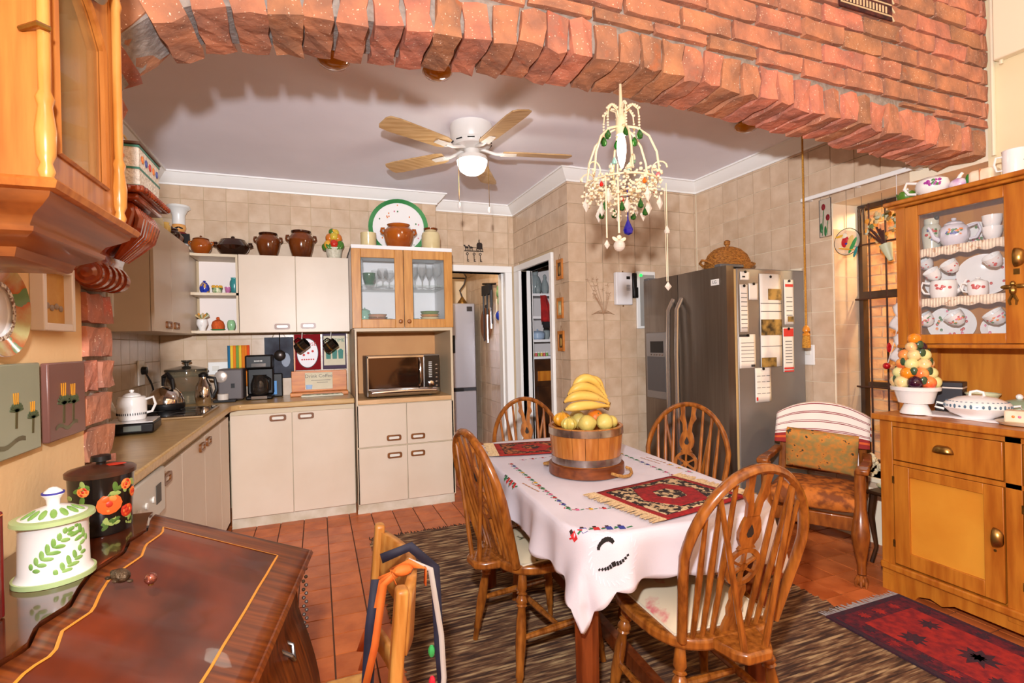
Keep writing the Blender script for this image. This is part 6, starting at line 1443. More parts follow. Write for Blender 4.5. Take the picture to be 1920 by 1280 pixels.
y1_, zt1 = wy(1536, 376); y0_, zb1 = wy(1559, 441)
t = thing('tulip_suncatcher', 'leaded glass panel with two dark red tulips hanging left of the window', 'suncatcher', (XR-.03, (y0_+y1_)/2, zb1)); w = (y1_-y0_)/2; h = zt1-zb1
MB().box(-.002, .002, -w, w, 0, h).build('glass', CLR, t); MB().tube([(0, -w, 0), (0, w, 0), (0, w, h), (0, -w, h)], .003, 5, closed=True).build('lead_border', LED, t)
for (y, z, l) in ((.01, h*.72, h*.7), (-.02, h*.42, h*.4)):
    MB().tube([(-.003, y+.01, .01), (-.003, y, z)], .0025, 5).build('stem', mat('sc_green', (30, 100, 50), rough=.2), t); MB().sph((-.004, y, z+.018), (.003, .014, .022), 8, 6).build('tulip', mat('sc_red', (120, 16, 30), rough=.15), t); MB().sph((-.004, y+.018, l*.35), (.003, .009, .035), 8, 6).build('leaf', mat('sc_green', (30, 100, 50)), t)
for s in (-1, 1): MB().tube([(0, s*w*.8, h), (0, s*w*.8, 2.25-zb1-.013)], .0012, 4).build('hanging_wire', LED, t)
yy, zz_ = wy(1588, 453); t = thing('parrot_suncatcher', 'round suncatcher with a red and green parrot hanging at the window edge', 'suncatcher', (XR-.03, yy, zz_))
R_ = .085; MB().tube([(0, R_*math.cos(2*PI*i/32), R_*math.sin(2*PI*i/32)) for i in range(32)], .0022, 5, closed=True).build('ring', LED, t); MB().mark().lathe([(0, -.001), (R_-.002, -.001), (R_-.002, .001), (0, .001)], 32).xf(RY(PI/2)).build('glass', CLR, t)
for (y, z, ry, rz_, rot, c, n) in ((.01, .0, .026, .036, .2, (190, 30, 40), 'breast'), (.005, -.012, .022, .012, .2, (40, 50, 150), 'band'), (-.018, -.01, .020, .05, .45, (226, 190, 110), 'wing'), (-.038, -.03, .013, .055, .5, (60, 150, 80), 'wing'), (-.055, -.075, .010, .035, .35, (40, 130, 130), 'tail'), (.012, .038, .018, .018, 0, (236, 226, 200), 'head'), (.042, .042, .034, .008, -.1, (230, 180, 60), 'beak'), (.0, -.048, .062, .006, .25, (220, 160, 60), 'branch')):
    MB().mark().sph((0, 0, 0), (.003, ry, rz_), 10, 6).xf(T(-.003, y, z) @ RX(rot)).build(n, mat('sc_%d_%d' % (c[0], c[2]), c, rough=.2), t)
MB().tube([(0, 0, R_), (0, 0, 2.25-zz_-.013)], .0012, 4).build('hanging_wire', LED, t)
yy, zz_ = wy(1605, 388); t = thing('wind_chime', 'small silver wind chime hanging in the window', 'wind chime', (XR+.02, yy, zz_)); MB().lathe([(.0, .012), (.022, .008), (.026, 0), (.02, -.008)], 14).build('top', mat('pewter', (110, 106, 104)), t)
for k in range(4): a = k*PI/2; MB().tube([(.014*math.cos(a), .014*math.sin(a), -.01), (.014*math.cos(a), .014*math.sin(a), -.14-.012*k)], .005, 8).build('chime_tube', CHROME, t)
MB().tube([(0, 0, .01), (0, 0, 2.25-zz_)], .0012, 4).build('hanging_wire', LED, t)
yy, zz_ = wy(1654, 425, XR+.06); t = thing('dried_flower_wreath', 'dried flower wreath with small sunflowers hanging in the window', 'wreath', (XR+.06, yy, zz_)); rq = random.Random(31)
DRY = [mat('dry_%d' % i, c, rough=.9) for i, c in enumerate(((206, 180, 130), (150, 120, 70), (226, 150, 50), (110, 120, 70), (190, 190, 160)))]
for k in range(60): a = rq.uniform(0, 2*PI); r = .075+rq.uniform(-.025, .025); MB().sph((rq.uniform(-.02, .01), r*math.cos(a), r*math.sin(a)), (.006, rq.uniform(.008, .018), rq.uniform(.008, .018)), 7, 5).build('dried_flower', DRY[k % 5], t)
MB().tube([(0, 0, .09), (0, 0, 2.25-zz_)], .0012, 4).build('hanging_wire', LED, t)
yy, zz_ = wy(1668, 445, XR+.06); t = thing('brush_holder', 'cone holder with dark brushes hung at the window beside the hutch', 'brush holder', (XR-.01, yy-.02, zz_-.05)); MB().tube([(0, -.03, -.10), (0, .0, 0)], [.012, .035], 14).build('cone', mat('sage_cone', (196, 196, 160), rough=.5), t)
for k in range(7): MB().tube([(0, 0, -.01), (.01*math.cos(k), .05+.014*k-.03, .09+.012*(k % 3))], [.004, .007], 6).build('brush', mat('brush_brown', (70, 34, 24), rough=.7), t)
t = thing('white_ribbon_garland', 'white ribbon and tags hanging beside the hutch with a red bauble', 'garland', (XR-.05, PX(1686, 600, XR-.05).y, 1.15))
for k, z in enumerate((.0, .09, .19, .27)): MB().mark().grid(lambda u, v: (.01*math.sin(u*3+v*4), (u-.5)*.07, (v-.5)*.085), 5, 5).xf(T(0, .01*(-1)**k, z+.03) @ RX(.5*(-1)**k)).build('tag', mat('tag_white', (232, 224, 220), rough=.7), t, solid=.002)
MB().tube([(0, 0, 1.10), (0, .0, .33), (.0, .02, .15), (0, .07, -.02)], .002, 5).build('string', mat('tag_white', (232, 224, 220)), t); MB().sph((0, .075, -.03), .02, 12, 8).build('bauble', mat('bauble_red', (190, 20, 30), rough=.08, metal=.3, coat=.5), t); MB().sph((0, .06, .08), (.008, .014, .03), 8, 6).build('red_tag', mat('bauble_red', (190, 20, 30)), t)
t = thing('shell_ornament', 'cream carved shell cluster standing on the window sill', 'ornament', (XR+.05, PX(1634, 880, XR+.05).y, WZ0)); rq = random.Random(5)
CRM = mat('shell_cream', (238, 222, 186), (214, 190, 146), 30, rough=.5)
for k in range(40): a = rq.uniform(0, 2*PI); h = rq.random(); r = .075*(1-h)+.008; MB().sph((r*math.cos(a)*.7, r*math.sin(a), .015+.11*h), rq.uniform(.012, .018), 7, 5).build('shell', CRM, t)
# cord with tassel, switch
cq = PX(1508, 450, 3.0); t = thing('tassel_cord', 'golden twisted cord with wooden knob and tassel hanging from the ceiling', 'cord', (3.0, cq.y, 1.23)); GO = mat('gold_cord', (206, 150, 50), (160, 104, 24), 150, rough=.7, bump=.5, bscale=200)
MB().tube([(0, 0, .13), (0, 0, ZK-1.23)], .006, 8).build('cord', GO, t); MB().lathe([(0, .15), (.012, .145), (.022, .125), (.022, .11), (.012, .10), (.020, .095), (.024, .085), (.022, .08)], 16).build('wooden_knob', mat('knob_honey', (206, 132, 40), rough=.3), t); MB().lathe([(.020, .082), (.024, .05), (.026, 0), (.0, 0)], 14).build('tassel', GO, t); MB().sph((0, 0, ZK-1.25), (.016, .016, .02), 10, 6).build('ceiling_hook', BLACK, t)
sq = PX(1518, 665, XR); o = thing('light_switch', 'white light switch on the tiled wall right of the fridge', 'switch', (XR-.001, sq.y, sq.z)); MB().box(-.012, 0, -.045, .045, -.07, .07).build('plate', WHITE, o, bevel=.004); MB().box(-.016, -.01, -.02, .02, -.0, .035).build('rocker', mat('switch_cream', (224, 220, 210), rough=.4), o, bevel=.002)
# textile hanging high on the brick wall and box on the cream wall
t = thing('wall_textile', 'dark woven textile with cream fringe hung high on the brick wall', 'textile', (2.30, AY0-.012, 2.735)); MB().box(-.17, .17, -.006, 0, 0, .4).build('weave', mat('textile_dark', (44, 16, 20), (90, 40, 34), 40, rough=.95), t)
for k in range(14): MB().box(-.15+.021*k, -.14+.021*k, -.008, -.004, .025, .055).build('cream_motif', mat('textile_cream', (214, 190, 150), rough=.9), t)
for z in (.015, .065): MB().box(-.165, .165, -.008, -.004, z, z+.006).build('cream_line', MATS['textile_cream'], t)
for k in range(10): MB().tube([(.17, -.003, .02+.04*k), (.185+.004*(k % 2), -.004, .0+.04*k)], .004, 5).build('tassel', MATS['textile_cream'], t)
bq = PX(1832, 40, XR); o = thing('junction_box', 'cream electrical box with conduit on the wall above the hutch', 'box', (XR-.001, 1.42, 2.75)); MB().box(-.05, 0, -.07, .07, -.09, .25).build('housing', mat('box_cream', (226, 216, 188), rough=.5), o, bevel=.006); MB().tube([(-.012, .09, -.55), (-.012, .09, .3)], .010, 8).build('conduit', MATS['box_cream'], o); MB().tube([(-.02, .05, -.09), (-.02, .05, -.11)], .008, 8).build('gland', MATS['box_cream'], o)

# ================================================================== scullery and pantry contents
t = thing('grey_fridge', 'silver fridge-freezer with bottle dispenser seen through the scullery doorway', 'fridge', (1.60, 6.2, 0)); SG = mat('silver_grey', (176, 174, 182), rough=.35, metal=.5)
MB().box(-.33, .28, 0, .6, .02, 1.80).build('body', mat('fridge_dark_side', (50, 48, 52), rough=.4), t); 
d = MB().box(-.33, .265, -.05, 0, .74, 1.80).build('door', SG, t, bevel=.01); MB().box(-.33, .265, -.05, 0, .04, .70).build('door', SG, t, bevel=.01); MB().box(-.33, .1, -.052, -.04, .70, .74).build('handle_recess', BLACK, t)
MB().box(-.12, .0, -.056, -.049, 1.18, 1.40).build('dispenser', BLACK, d); MB().box(.16, .23, -.056, -.049, 1.70, 1.76).build('badge', mat('badge_dark', (40, 30, 30)), d)
t = thing('iron_scroll_stand', 'wrought iron scroll stand with golden base on the scullery fridge', 'stand', (1.76, 6.35, 1.80)); MB().lathe([(.07, 0), (.06, .03), (.03, .07), (.012, .10)], 16).build('base', BRASS, t); MB().tube([(0, 0, .1), (-.03, 0, .18), (.03, 0, .26), (.06, 0, .36), (.02, 0, .42), (.05, 0, .48), (.09, 0, .44)], .010, 8).build('scroll', IR, t); MB().tube([(.04, 0, .34), (-.1, 0, .34), (-.3, 0, .34)], .010, 8).build('arm', IR, t)
o = thing('ceramic_bottle', 'round white ceramic bottle on the scullery fridge', 'bottle', (1.50, 6.33, 1.80)); MB().lathe([(.06, 0), (.09, .05), (.10, .11), (.08, .18), (.03, .22), (.025, .26)], 20).build('body', PORC, o); MB().lathe([(.03, .26), (.032, .28), (.012, .31), (0, .32)], 12).build('stopper', PORC, o)
t = thing('utensil_rack', 'black rail with hanging kitchen tools on the scullery wall', 'utensil rack', (SX-.008, 5.75, 1.3)); MB().tube([(-.03, -.22, .68), (-.03, .25, .73)], .012, 8).build('rail', BLACK, t); MB().box(-.05, -.01, -.05, .25, .58, .70).build('black_cloth', mat('black_cloth', (24, 20, 22), rough=.9), t)
for k, (y, l, m) in enumerate(((.22, .6, 'd'), (.08, .62, 's'), (-.06, .45, 's'), (-.10, .40, 'd'))):
    MB().tube([(-.035, y, .62), (-.035, y, .62-l*.45)], .012, 8).build('tool_handle', BLACK, t); MB().bar((-.035, y, .62-l*.45), (-.035, y, .62-l), .03, .008, (1, 0, 0)).build('tool_blade', CHROME if m == 's' else MATS['wrought_iron'], t)
o = thing('wooden_board', 'round wooden board hanging below the tools in the scullery', 'board', (SX-.019, 5.96, 1.33)); MB().mark().lathe([(0, -.01), (.20, -.01), (.20, .01), (0, .01)], 28).xf(T(0, 0, .2) @ RY(PI/2)).build('disc', mat('board_wood', (130, 84, 54), rough=.6), o); MB().ring((0, 0, .42), .012, .02, -.004, .004, 12, 'yz').build('hanging_ring', IR, o)
o = thing('blue_jug', 'cobalt blue enamel jug hanging on the scullery wall', 'jug', (SX-.07, 5.28, 1.60)); MB().sph((0, 0, 0), .06, 14, 10).build('body', mat('cobalt_enamel', (30, 60, 170), rough=.2), o); MB().tube([(0, -.05, .03), (0, -.09, 0), (0, -.05, -.03)], .008, 6).build('handle', MATS['cobalt_enamel'], o)
o = thing('cream_ladle', 'cream enamel ladle hanging beside the blue jug', 'ladle', (SX-.05, 5.46, 1.60)); MB().sph((0, 0, 0), (.03, .05, .05), 12, 8).build('bowl', mat('cream_enamel', (236, 226, 200), rough=.3), o); MB().tube([(0, 0, .04), (0, 0, .2)], .008, 6).build('handle', MATS['cream_enamel'], o)
o = thing('hanging_herbs', 'green herb bunch hanging above the blue jug', 'herbs', (SX-.05, 5.32, 1.80)); rq = random.Random(2)
for k in range(16): MB().sph((rq.uniform(-.03, .02), rq.uniform(-.06, .06), rq.uniform(-.11, .11)), (.012, .03, .04), 7, 5).build('leaf', mat('herb_green', (96, 140, 90), (140, 170, 120), 12, rough=.8), o)
ps = thing('pantry_shelves', 'white pantry shelves with a dark lower cabinet inside the pantry', 'shelves', (2.5, YA, 0)); PW = mat('pantry_white', (220, 216, 216), rough=.5)
for z in (1.80, 1.565, 1.325, 1.15): MB().box(-.45, .65, -.12, .2, z-.025, z).build('shelf_board', PW, ps)
MB().box(-.45, .65, .18, .2, 1.15, 2.1).build('back_panel', mat('pantry_back', (190, 182, 180), rough=.6), ps); MB().box(-.45, .65, -.14, .2, 0, 1.12).build('lower_cabinet', mat('walnut_dark', (70, 40, 20)), ps, bevel=.006); MB().box(-.4, .3, -.155, -.14, .90, 1.0).build('drawer', PINE, ps); MB().box(-.4, .3, -.155, -.14, .2, .84).build('door', MATS['walnut_dark'], ps)
GG = glassmat('grey_glass', (150, 160, 160), .55)
def pv(label, px, z, r, h, m, name, cat, y=-.02): 
    q = PY(px, 560, YA+y); o = thing(name, label, cat, (q.x, YA+y, z)); MB().lathe([(r*.6, 0), (r*.95, h*.2), (r, h*.45), (r*.7, h*.75), (r*.4, h*.88), (r*.45, h)], 18).build('body', m, o); MB().lathe([(r*.47, h), (r*.49, h+.012), (r*.12, h+.03), (0, h+.032)], 14).build('stopper', m, o); return o
pv('large grey glass vase on the top pantry shelf', 1004, 1.8006, .075, .24, GG, 'glass_vase', 'vase', .06); pv('clear decanter on the top pantry shelf', 1022, 1.8006, .04, .18, GG, 'glass_decanter', 'decanter', -.05); pv('small glass jug beside the decanter on the top pantry shelf', 1009, 1.8006, .03, .11, GG, 'glass_jug', 'jug', -.085)
pv('lilac cup on the second pantry shelf', 1022, 1.5656, .05, .10, mat('lilac', (190, 160, 200), rough=.3), 'lilac_cup', 'cup'); pv('glass dome jar on the third pantry shelf', 1023, 1.3256, .04, .17, GG, 'glass_jar', 'jar', .12)
q = PY(1008, 620, YA-.04); o = thing('enamel_casserole', 'pale blue enamel casserole on the third pantry shelf', 'casserole', (q.x, YA-.035, 1.3256)); o.scale = (.66, .66, .8); EB = mat('blue_grey_enamel', (150, 168, 190), rough=.2); MB().lathe([(.09, 0), (.115, .02), (.12, .08)], 24).build('body', EB, o); ld = MB().lathe([(.124, .08), (.10, .10), (.04, .115), (0, .118)], 24).build('lid', EB, o); MB().lathe([(.008, .115), (.016, .135), (0, .14)], 10).build('knob', EB, ld)
o = thing('red_cloth', 'red patterned cloth hanging at the pantry door', 'cloth', (2.06, 4.55, 1.50)); MB().grid(lambda u, v: (.0+.16*u*(1-v*.6), .03*math.sin(u*9), .26*v), 10, 8).build('cloth', mat('red_cloth', (170, 24, 20), (120, 14, 16), 12, rough=.9), o, solid=.004); MB().grid(lambda u, v: (.02+.14*u, .03*math.sin(u*9)+.006, -.06+.07*v), 10, 3).build('black_hem', mat('black_cloth', (24, 20, 22)), o, solid=.004)
for k in range(6): q = PY(1000+5*k, 645, YA-.05); o = thing('spice_jar', ('first', 'second', 'third', 'fourth', 'fifth', 'last')[k]+' small spice jar from the left on the lowest pantry shelf', 'jar', (q.x, YA-.05, 1.1506), 0, 'spice jars in the pantry'); MB().lathe([(.012, 0), (.013, .03), (.010, .036)], 10).build('jar', mat('spice_%d' % (k % 3), ((200, 160, 40), (190, 60, 60), (110, 150, 60))[k % 3], rough=.4), o); MB().lathe([(.011, .036), (.011, .045)], 10).build('lid', WHITE, o)
# ================================================================== pots on top of the cupboards
BRG = mat('brown_glaze', (120, 58, 18), (70, 30, 10), 5, rough=.12, coat=.5); DBR = mat('dark_brown_glaze', (58, 24, 10), (30, 14, 8), 6, rough=.1, coat=.5); TER = mat('terracotta_glaze', (176, 92, 24), (140, 62, 14), 5, rough=.14, coat=.5); STW = mat('stoneware', (222, 206, 160), (206, 186, 136), 6, rough=.2, coat=.3)
ZU, ZL, ZG = 2.026, 2.066, 2.081
def XY(px, Y): return PY(px, 460, Y).x
def urn(label, px, Y, z, r, h, m, handles=True, lid=False, name='stoneware_jar', cat='jar', prof=None, rimm=None):
    o = thing(name, label, cat, (XY(px, Y), Y, z)); pr = prof or [(.60, 0), (.66, .04), (.88, .35), (1, .62), (.95, .78), (.72, .90), (.68, .93), (.76, 1.0), (.66, 1.0)]
    MB().lathe([(r*a, h*b) for a, b in pr], 32).build('body', m, o)
    if rimm: MB().lathe([(r*.70, h*.93), (r*.775, h*.98), (r*.775, h*1.01), (r*.6, h*1.01)], 32).build('rim', rimm, o)
    if handles:
        for s in (-1, 1): MB().tube([(s*r*.90, 0, h*.84), (s*r*1.10, 0, h*.84), (s*r*1.14, 0, h*.72), (s*r*.98, 0, h*.64)], r*.085, 8).build('handle', m, o)
    if lid:
        ld = MB().lathe([(r*.74, h*.98), (r*.72, h*1.04), (r*.4, h*1.12), (r*.12, h*1.14)], 28).build('lid', rimm or m, o); MB().sph((0, 0, h*1.18), r*.13, 10, 6).build('knob', rimm or m, ld)
    return o
urn('smaller brown glazed jar with loop handles, left of the larger one on the cupboards', 503, 4.50, ZU, .090, .195, BRG, rimm=DBR)
urn('larger brown glazed jar with loop handles beside the ceramic fruit basket', 565, 4.50, ZU, .100, .225, BRG, rimm=DBR)
urn('dark brown lidded casserole with lug handles on the cupboards', 437, 4.50, ZU, .120, .125, DBR, True, True, 'casserole', 'casserole', [(.55, 0), (.6, .04), (.9, .4), (1, .62), (.85, .85), (.74, .98)])
urn('small round brown honey pot with lid at the cupboard corner', 377, 4.46, ZU, .072, .118, TER, True, True, 'honey_pot', 'pot', [(.55, 0), (.6, .04), (.95, .4), (1, .6), (.85, .88), (.7, .98)], rimm=BRG)
urn('dark brown jug behind the honey pot', 348, 4.14, ZL, .05, .085, DBR, False, True, 'brown_jug', 'jug').location = (-.935, 4.165, ZL); urn('shiny grey-brown pot between the jug and the honey pot', 361, 4.27, ZL, .045, .075, mat('grey_brown_glaze', (110, 84, 72), rough=.15, coat=.4), False, False, 'brown_pot', 'pot').location = (-.935, 4.28, ZL)
def urnL(label, px, py, X, r, h, m, **k):
    q = PX(px, py, X); o = urn(label, 500, 4.5, ZL, r, h, m, **k); o.location = (X, q.y, ZL); return o
urnL('cream stoneware crock at the near end of the left wall cupboard', 285, 400, -1.0, .065, .13, STW, handles=False, prof=[(.85, 0), (.9, .04), (1, .5), (.95, .85), (.8, .95), (.82, 1), (.7, 1)])
urnL('small yellow pear-shaped jug on the left wall cupboard', 300, 418, -.965, .036, .11, mat('yellow_glaze', (226, 184, 96), rough=.2), handles=False).location = (-.955, 4.070, ZL); urnL('brown and cream two-tone jar on the left wall cupboard', 314, 428, -1.065, .055, .14, STW, handles=False, rimm=DBR, prof=[(.85, 0), (.9, .04), (1, .45), (.8, .6), (.75, .95), (.8, 1), (.6, 1)]).location = (-1.065, 4.34, ZL)
o = thing('chef_figurine', 'chef figurine with tall white hat and moustache on the cupboards', 'figurine', (XY(336, 4.59), 4.59, ZL)); o.scale = (1.1, 1.1, 1.12)
MB().lathe([(.05, 0), (.055, .03), (.06, .08), (.045, .125), (.03, .135)], 20).build('body', mat('chef_white', (228, 228, 224), rough=.3), o); MB().sph((0, 0, .165), (.045, .042, .04), 16, 10).build('head', mat('chef_skin', (222, 160, 90), rough=.3), o); MB().lathe([(.040, .185), (.040, .25), (.055, .285), (.075, .30), (.07, .315), (.03, .318), (0, .316)], 20).build('hat', mat('chef_white', (228, 228, 224)), o)
for s in (-1, 1): MB().mark().sph((0, 0, 0), (.016, .006, .006), 8, 5).xf(T(s*.012+.008, -.042, .158) @ RY(s*.4)).build('moustache', BLACK, o)
MB().mark().lathe([(.048, -.008), (.05, 0), (.04, .008)], 16).xf(T(0, 0, .125)).build('scarf', mat('scarf_red', (120, 16, 24), rough=.6), o); MB().box(-.01, .075, -.06, -.045, .05, .115).build('menu_board', BLACK, o); MB().sph((.035, -.04, .1), (.015, .02, .012), 8, 5).build('hand', MATS['chef_skin'], o)
t = thing('ceramic_fruit_basket', 'ceramic fruit piled in a white basket pot on the cupboards', 'ornament', (XY(626, 4.50), 4.50, ZU)); t.scale = (.8, .8, .95); MB().lathe([(.06, 0), (.065, .01), (.085, .10), (.09, .105), (.075, .105)], 24).build('basket', mat('basket_white', (226, 220, 200), (196, 190, 166), 40, rough=.4, bump=.6, bscale=60), t)
FRB = [mat('cf_%d' % i, c, rough=.2, coat=.3) for i, c in enumerate(((206, 116, 40), (196, 46, 30), (210, 180, 60), (70, 120, 40), (226, 170, 60)))]
for k, (x, y, z, r, c) in enumerate(((-.06, -.04, .13, .04, 4), (0, -.06, .135, .042, 1), (.06, -.03, .13, .042, 3), (-.085, 0, .115, .035, 3), (-.04, -.02, .19, .044, 0), (.04, -.02, .19, .044, 0), (0, -.045, .20, .042, 2), (-.015, -.01, .245, .036, 3), (.02, -.01, .24, .036, 2), (0, .04, .17, .06, 3), (0, -.03, .255, .018, 4))): MB().sph((x, y, z), (r, r, r*.95), 14, 9).build('fruit', FRB[c], t)
for k in range(6): MB().mark().sph((0, 0, 0), (.016, .006, .028), 8, 5).xf(T(-.06+.025*k, -.075, .11) @ RY(.3*(k-2.5))).build('leaf', FRB[3], t)
# on the glass cabinet
urn('short stoneware crock with brown rim on the glass cabinet', 691, 4.30, ZG, .062, .145, STW, False, rimm=BRG, prof=[(.9, 0), (1, .03), (1, .72), (1.02, .74), (1, .95), (1.03, 1), (.9, 1)], name='stoneware_crock', cat='crock')
urn('orange-brown two-handled pot in front of the green-rimmed platter', 748, 4.25, ZG, .125, .215, TER, True, name='terracotta_pot', cat='pot')
urn('tall cream stoneware bottle jar at the right of the glass cabinet top', 808, 4.28, ZG, .078, .205, STW, False, rimm=BRG, prof=[(.9, 0), (1, .03), (1, .72), (.9, .83), (.62, .9), (.62, .94), (.68, 1), (.5, 1)], name='stoneware_bottle', cat='jar')
o = wplate('huge white platter with green rim and painted fruit standing on the glass cabinet', (XY(747, 4.55), 4.52, ZG), camang(.68, 4.52), .255, PORC, .12, (2, 4, 1), 'platter', rim=mat('platter_green', (40, 120, 60), (90, 160, 100), 3, rough=.2))
# ================================================================== ceramics in the corner shelf
Z1, Z2 = 1.446, 1.731; YS = 4.47
def sx(px): return PY(px, 560, YS).x
pot('blue and yellow flower teapot with green handle on the upper corner shelf', (-.80, YS, Z2), PI/2, .034, .08, mat('cobalt_yellow', (40, 60, 170), (230, 180, 60), 14, rough=.2, lo=.5, hi=.55), None, seg=20)
o = thing('sunflower_pot', 'small green pot with yellow petal rim on the upper corner shelf', 'pot', (-.716, YS, Z2)); o.scale = (.72, .72, .9); MB().lathe([(.03, 0), (.045, .015), (.045, .05), (.035, .055)], 20).build('body', mat('green_stripe', (40, 130, 50), (226, 226, 190), 30, rough=.2), o)
for k in range(9): a = 2*PI*k/9; MB().sph((.042*math.cos(a), .042*math.sin(a), .06), (.012, .012, .014), 8, 5).build('petal', FRB[4], o)
cup('pink cup on saucer on the upper corner shelf', (-.640, YS-.02, Z2+.0065), PI/2, .022, .045, mat('pink_glaze', (196, 120, 170), rough=.25), None, group='corner shelf cups'); o = thing('saucer', 'white saucer under the pink cup on the corner shelf', 'saucer', (-.640, YS-.02, Z2)); o.scale = (.72, .72, 1); MB().lathe([(.02, 0), (.045, .004), (.044, .0055), (.018, .003)], 24).build('dish', PORC, o); MB().ring((0, 0, .0042), .040, .0455, 0, .0015, 24, 'xy').build('rim', mat('pink_glaze', (196, 120, 170)), o)
urn('teal vase with painted figure on the upper corner shelf', 434, YS+.04, Z2, .034, .14, mat('teal_glaze', (60, 150, 150), (40, 90, 100), 10, rough=.2), False, name='teal_vase', cat='vase').location = (-.612, 4.585, Z2)
o = thing('white_head_planter', 'white head-shaped cup with dried flowers on the lower corner shelf', 'planter', (-.815, 4.44, Z1)); o.scale = (.72, .72, .85); MB().lathe([(.03, 0), (.035, .02), (.055, .06), (.05, .10), (.04, .105)], 18).build('head', PORC, o); MB().sph((0, -.05, .05), (.008, .012, .012), 8, 5).build('nose', PORC, o)
for k in range(10): MB().tube([(0, 0, .1), (-.06+.014*k, -.01, .14+.008*(k % 3))], [.004, .010], 6).build('dried_stem', DRY[k % 5], o)
o = thing('orange_cosy', 'orange hen-shaped tureen on a green plate on the lower corner shelf', 'tureen', (-.716, 4.48, Z1)); o.scale = (.66, .66, .85); MB().lathe([(.05, 0), (.075, .008), (.08, .014), (.06, .014)], 28).build('plate', mat('green_white_plate', (40, 140, 80), rough=.2), o); MB().lathe([(.065, .014), (.07, .05), (.055, .085), (.02, .10), (0, .102)], 22).build('cover', mat('orange_knit', (214, 96, 30), (190, 76, 20), 40, rough=.8, bump=.5, bscale=120), o); MB().sph((0, 0, .112), (.02, .015, .015), 10, 6).build('knob', MATS['orange_knit'], o)
pot('mint green jug on the lower corner shelf', (-.624, YS, Z1), PI/2, .030, .085, mat('mint_glaze', (150, 200, 150), rough=.2), None, name='mint_jug', cat='jug', lid=False)
cup('small orange and blue cup at the left of the lower corner shelf', (-.835, 4.59, Z1), PI/2, .022, .045, FRB[0], None, group='corner shelf cups')
# ================================================================== glass cabinet contents
YG = 4.30; zA_, zB_ = 1.459, 1.782
def gx(px): return PY(px, 560, YG).x
def wine(label, px, r, h, Y=YG, m=GLASS, group='wine glasses in the cabinet', z=zB_):
    o = thing('wine_glass', label, 'glass', (PY(px, 560, Y).x, Y, z), 0, group); MB().lathe([(r*.85, 0), (r*.8, .004), (.005, .010), (.004, h*.42), (r*.5, h*.5), (r, h*.68), (r*.95, h*.85), (r*.8, h)], 20, cap=False).build('bowl', m, o); MB().lathe([(0, 0), (r*.85, 0), (r*.85, .003), (0, .004)], 20).build('foot', m, o); return o
GG2 = mat('glass_body', (200, 206, 208), rough=.03, alpha=.32, spec=1, coat=.5)
for k, px in enumerate((776, 792, 806, 820)): wine(('first', 'second', 'third', 'fourth')[k]+' front-row tall wine glass from the left in the glass cabinet', px, .042, .20, YG-.06 if k % 2 else YG+.02, GG2)
for k, px in enumerate((779, 792, 805, 817)): wine(('first', 'second', 'third', 'fourth')[k]+' back-row tall wine glass from the left in the glass cabinet', px, .026, .19, YG+.13, GG2)
for k, px in enumerate((706, 718, 730)): wine(('left', 'middle', 'right')[k]+' round clear goblet beside the dark green goblet', px, .045, .15, YG-.05 if k == 1 else YG+.05, GG2, 'round goblets in the cabinet')
wine('slim tall glass at the left edge of the glass cabinet', 677, .022, .23, YG, GG2, 'slim glasses'); GT = mat('green_tumbler_glass', (20, 100, 70), rough=.06, alpha=.85, coat=.4)
o = thing('green_goblet', 'dark green glass goblet in the left half of the glass cabinet', 'glass', (gx(691), YG-.08, zB_)); MB().lathe([(.02, 0), (.03, .01), (.048, .06), (.05, .105), (.046, .105), (.04, .05), (0, .02)], 24).build('bowl', GT, o); MB().lathe([(0, 0), (.03, 0), (.03, .004), (0, .006)], 18).build('foot', GT, o)
def bowlstack(label, px, n, r, m, Y=YG-.05):
    for k in range(n): o = thing('glazed_bowl', label % ('bottom', 'second', 'third', 'top')[min(k, 3) if n > 3 or k < n-1 else 3], 'bowl', (gx(px), Y, zA_+.024*k), 0, 'bowls in the glass cabinet'); MB().lathe([(r*.5, 0), (r*.55, .004), (r*.9, .035), (r, .05), (r*.96, .05), (r*.5, .012), (0, .008)], 28).build('bowl', m[k % len(m)], o); MB().ring((0, 0, .048), r*.955, r*1.005, 0, .003, 28, 'xy').build('rim', GT, o)
bowlstack('%s bowl of the pink-brown bowl stack in the glass cabinet', 706, 3, .075, [mat('pink_brown_bowl', (206, 150, 120), rough=.25), mat('brown_bowl', (160, 100, 70), rough=.25)]); bowlstack('%s bowl of the cream and green bowl stack in the glass cabinet', 803, 4, .08, [mat('green_bowl', (110, 140, 70), rough=.25), mat('cream_bowl', (230, 210, 160), rough=.25), mat('orange_bowl', (210, 140, 60), rough=.25)])
urn('pale green lidded jar at the left of the glass cabinet', 686, YG+.05, zA_, .06, .13, mat('aqua_glaze', (140, 190, 170), rough=.15), False, True, name='aqua_jar', cat='jar').location = (gx(684), YG+.05, zA_)
for k, px in enumerate((727, 734, 776, 784)): o = thing('green_tumbler', ('first', 'second', 'third', 'fourth')[k]+' small dark green tumbler from the left at the cabinet bottom', 'glass', (gx(px), YG-.06+.05*(k % 2), zA_), 0, 'green tumblers'); MB().lathe([(.024, 0), (.03, .06), (.028, .06), (.02, .006), (0, .006)], 16).build('tumbler', GT, o); MB().ring((0, 0, .058), .027, .031, 0, .003, 16, 'xy').build('rim', GT, o)
o = wplate('dark green plate standing at the right of the glass cabinet', (.955, 4.50, zA_), camang(.95, 4.5), .055, mat('green_plate', (30, 80, 60), rough=.2), .15, (), 'plate', rim=GT)
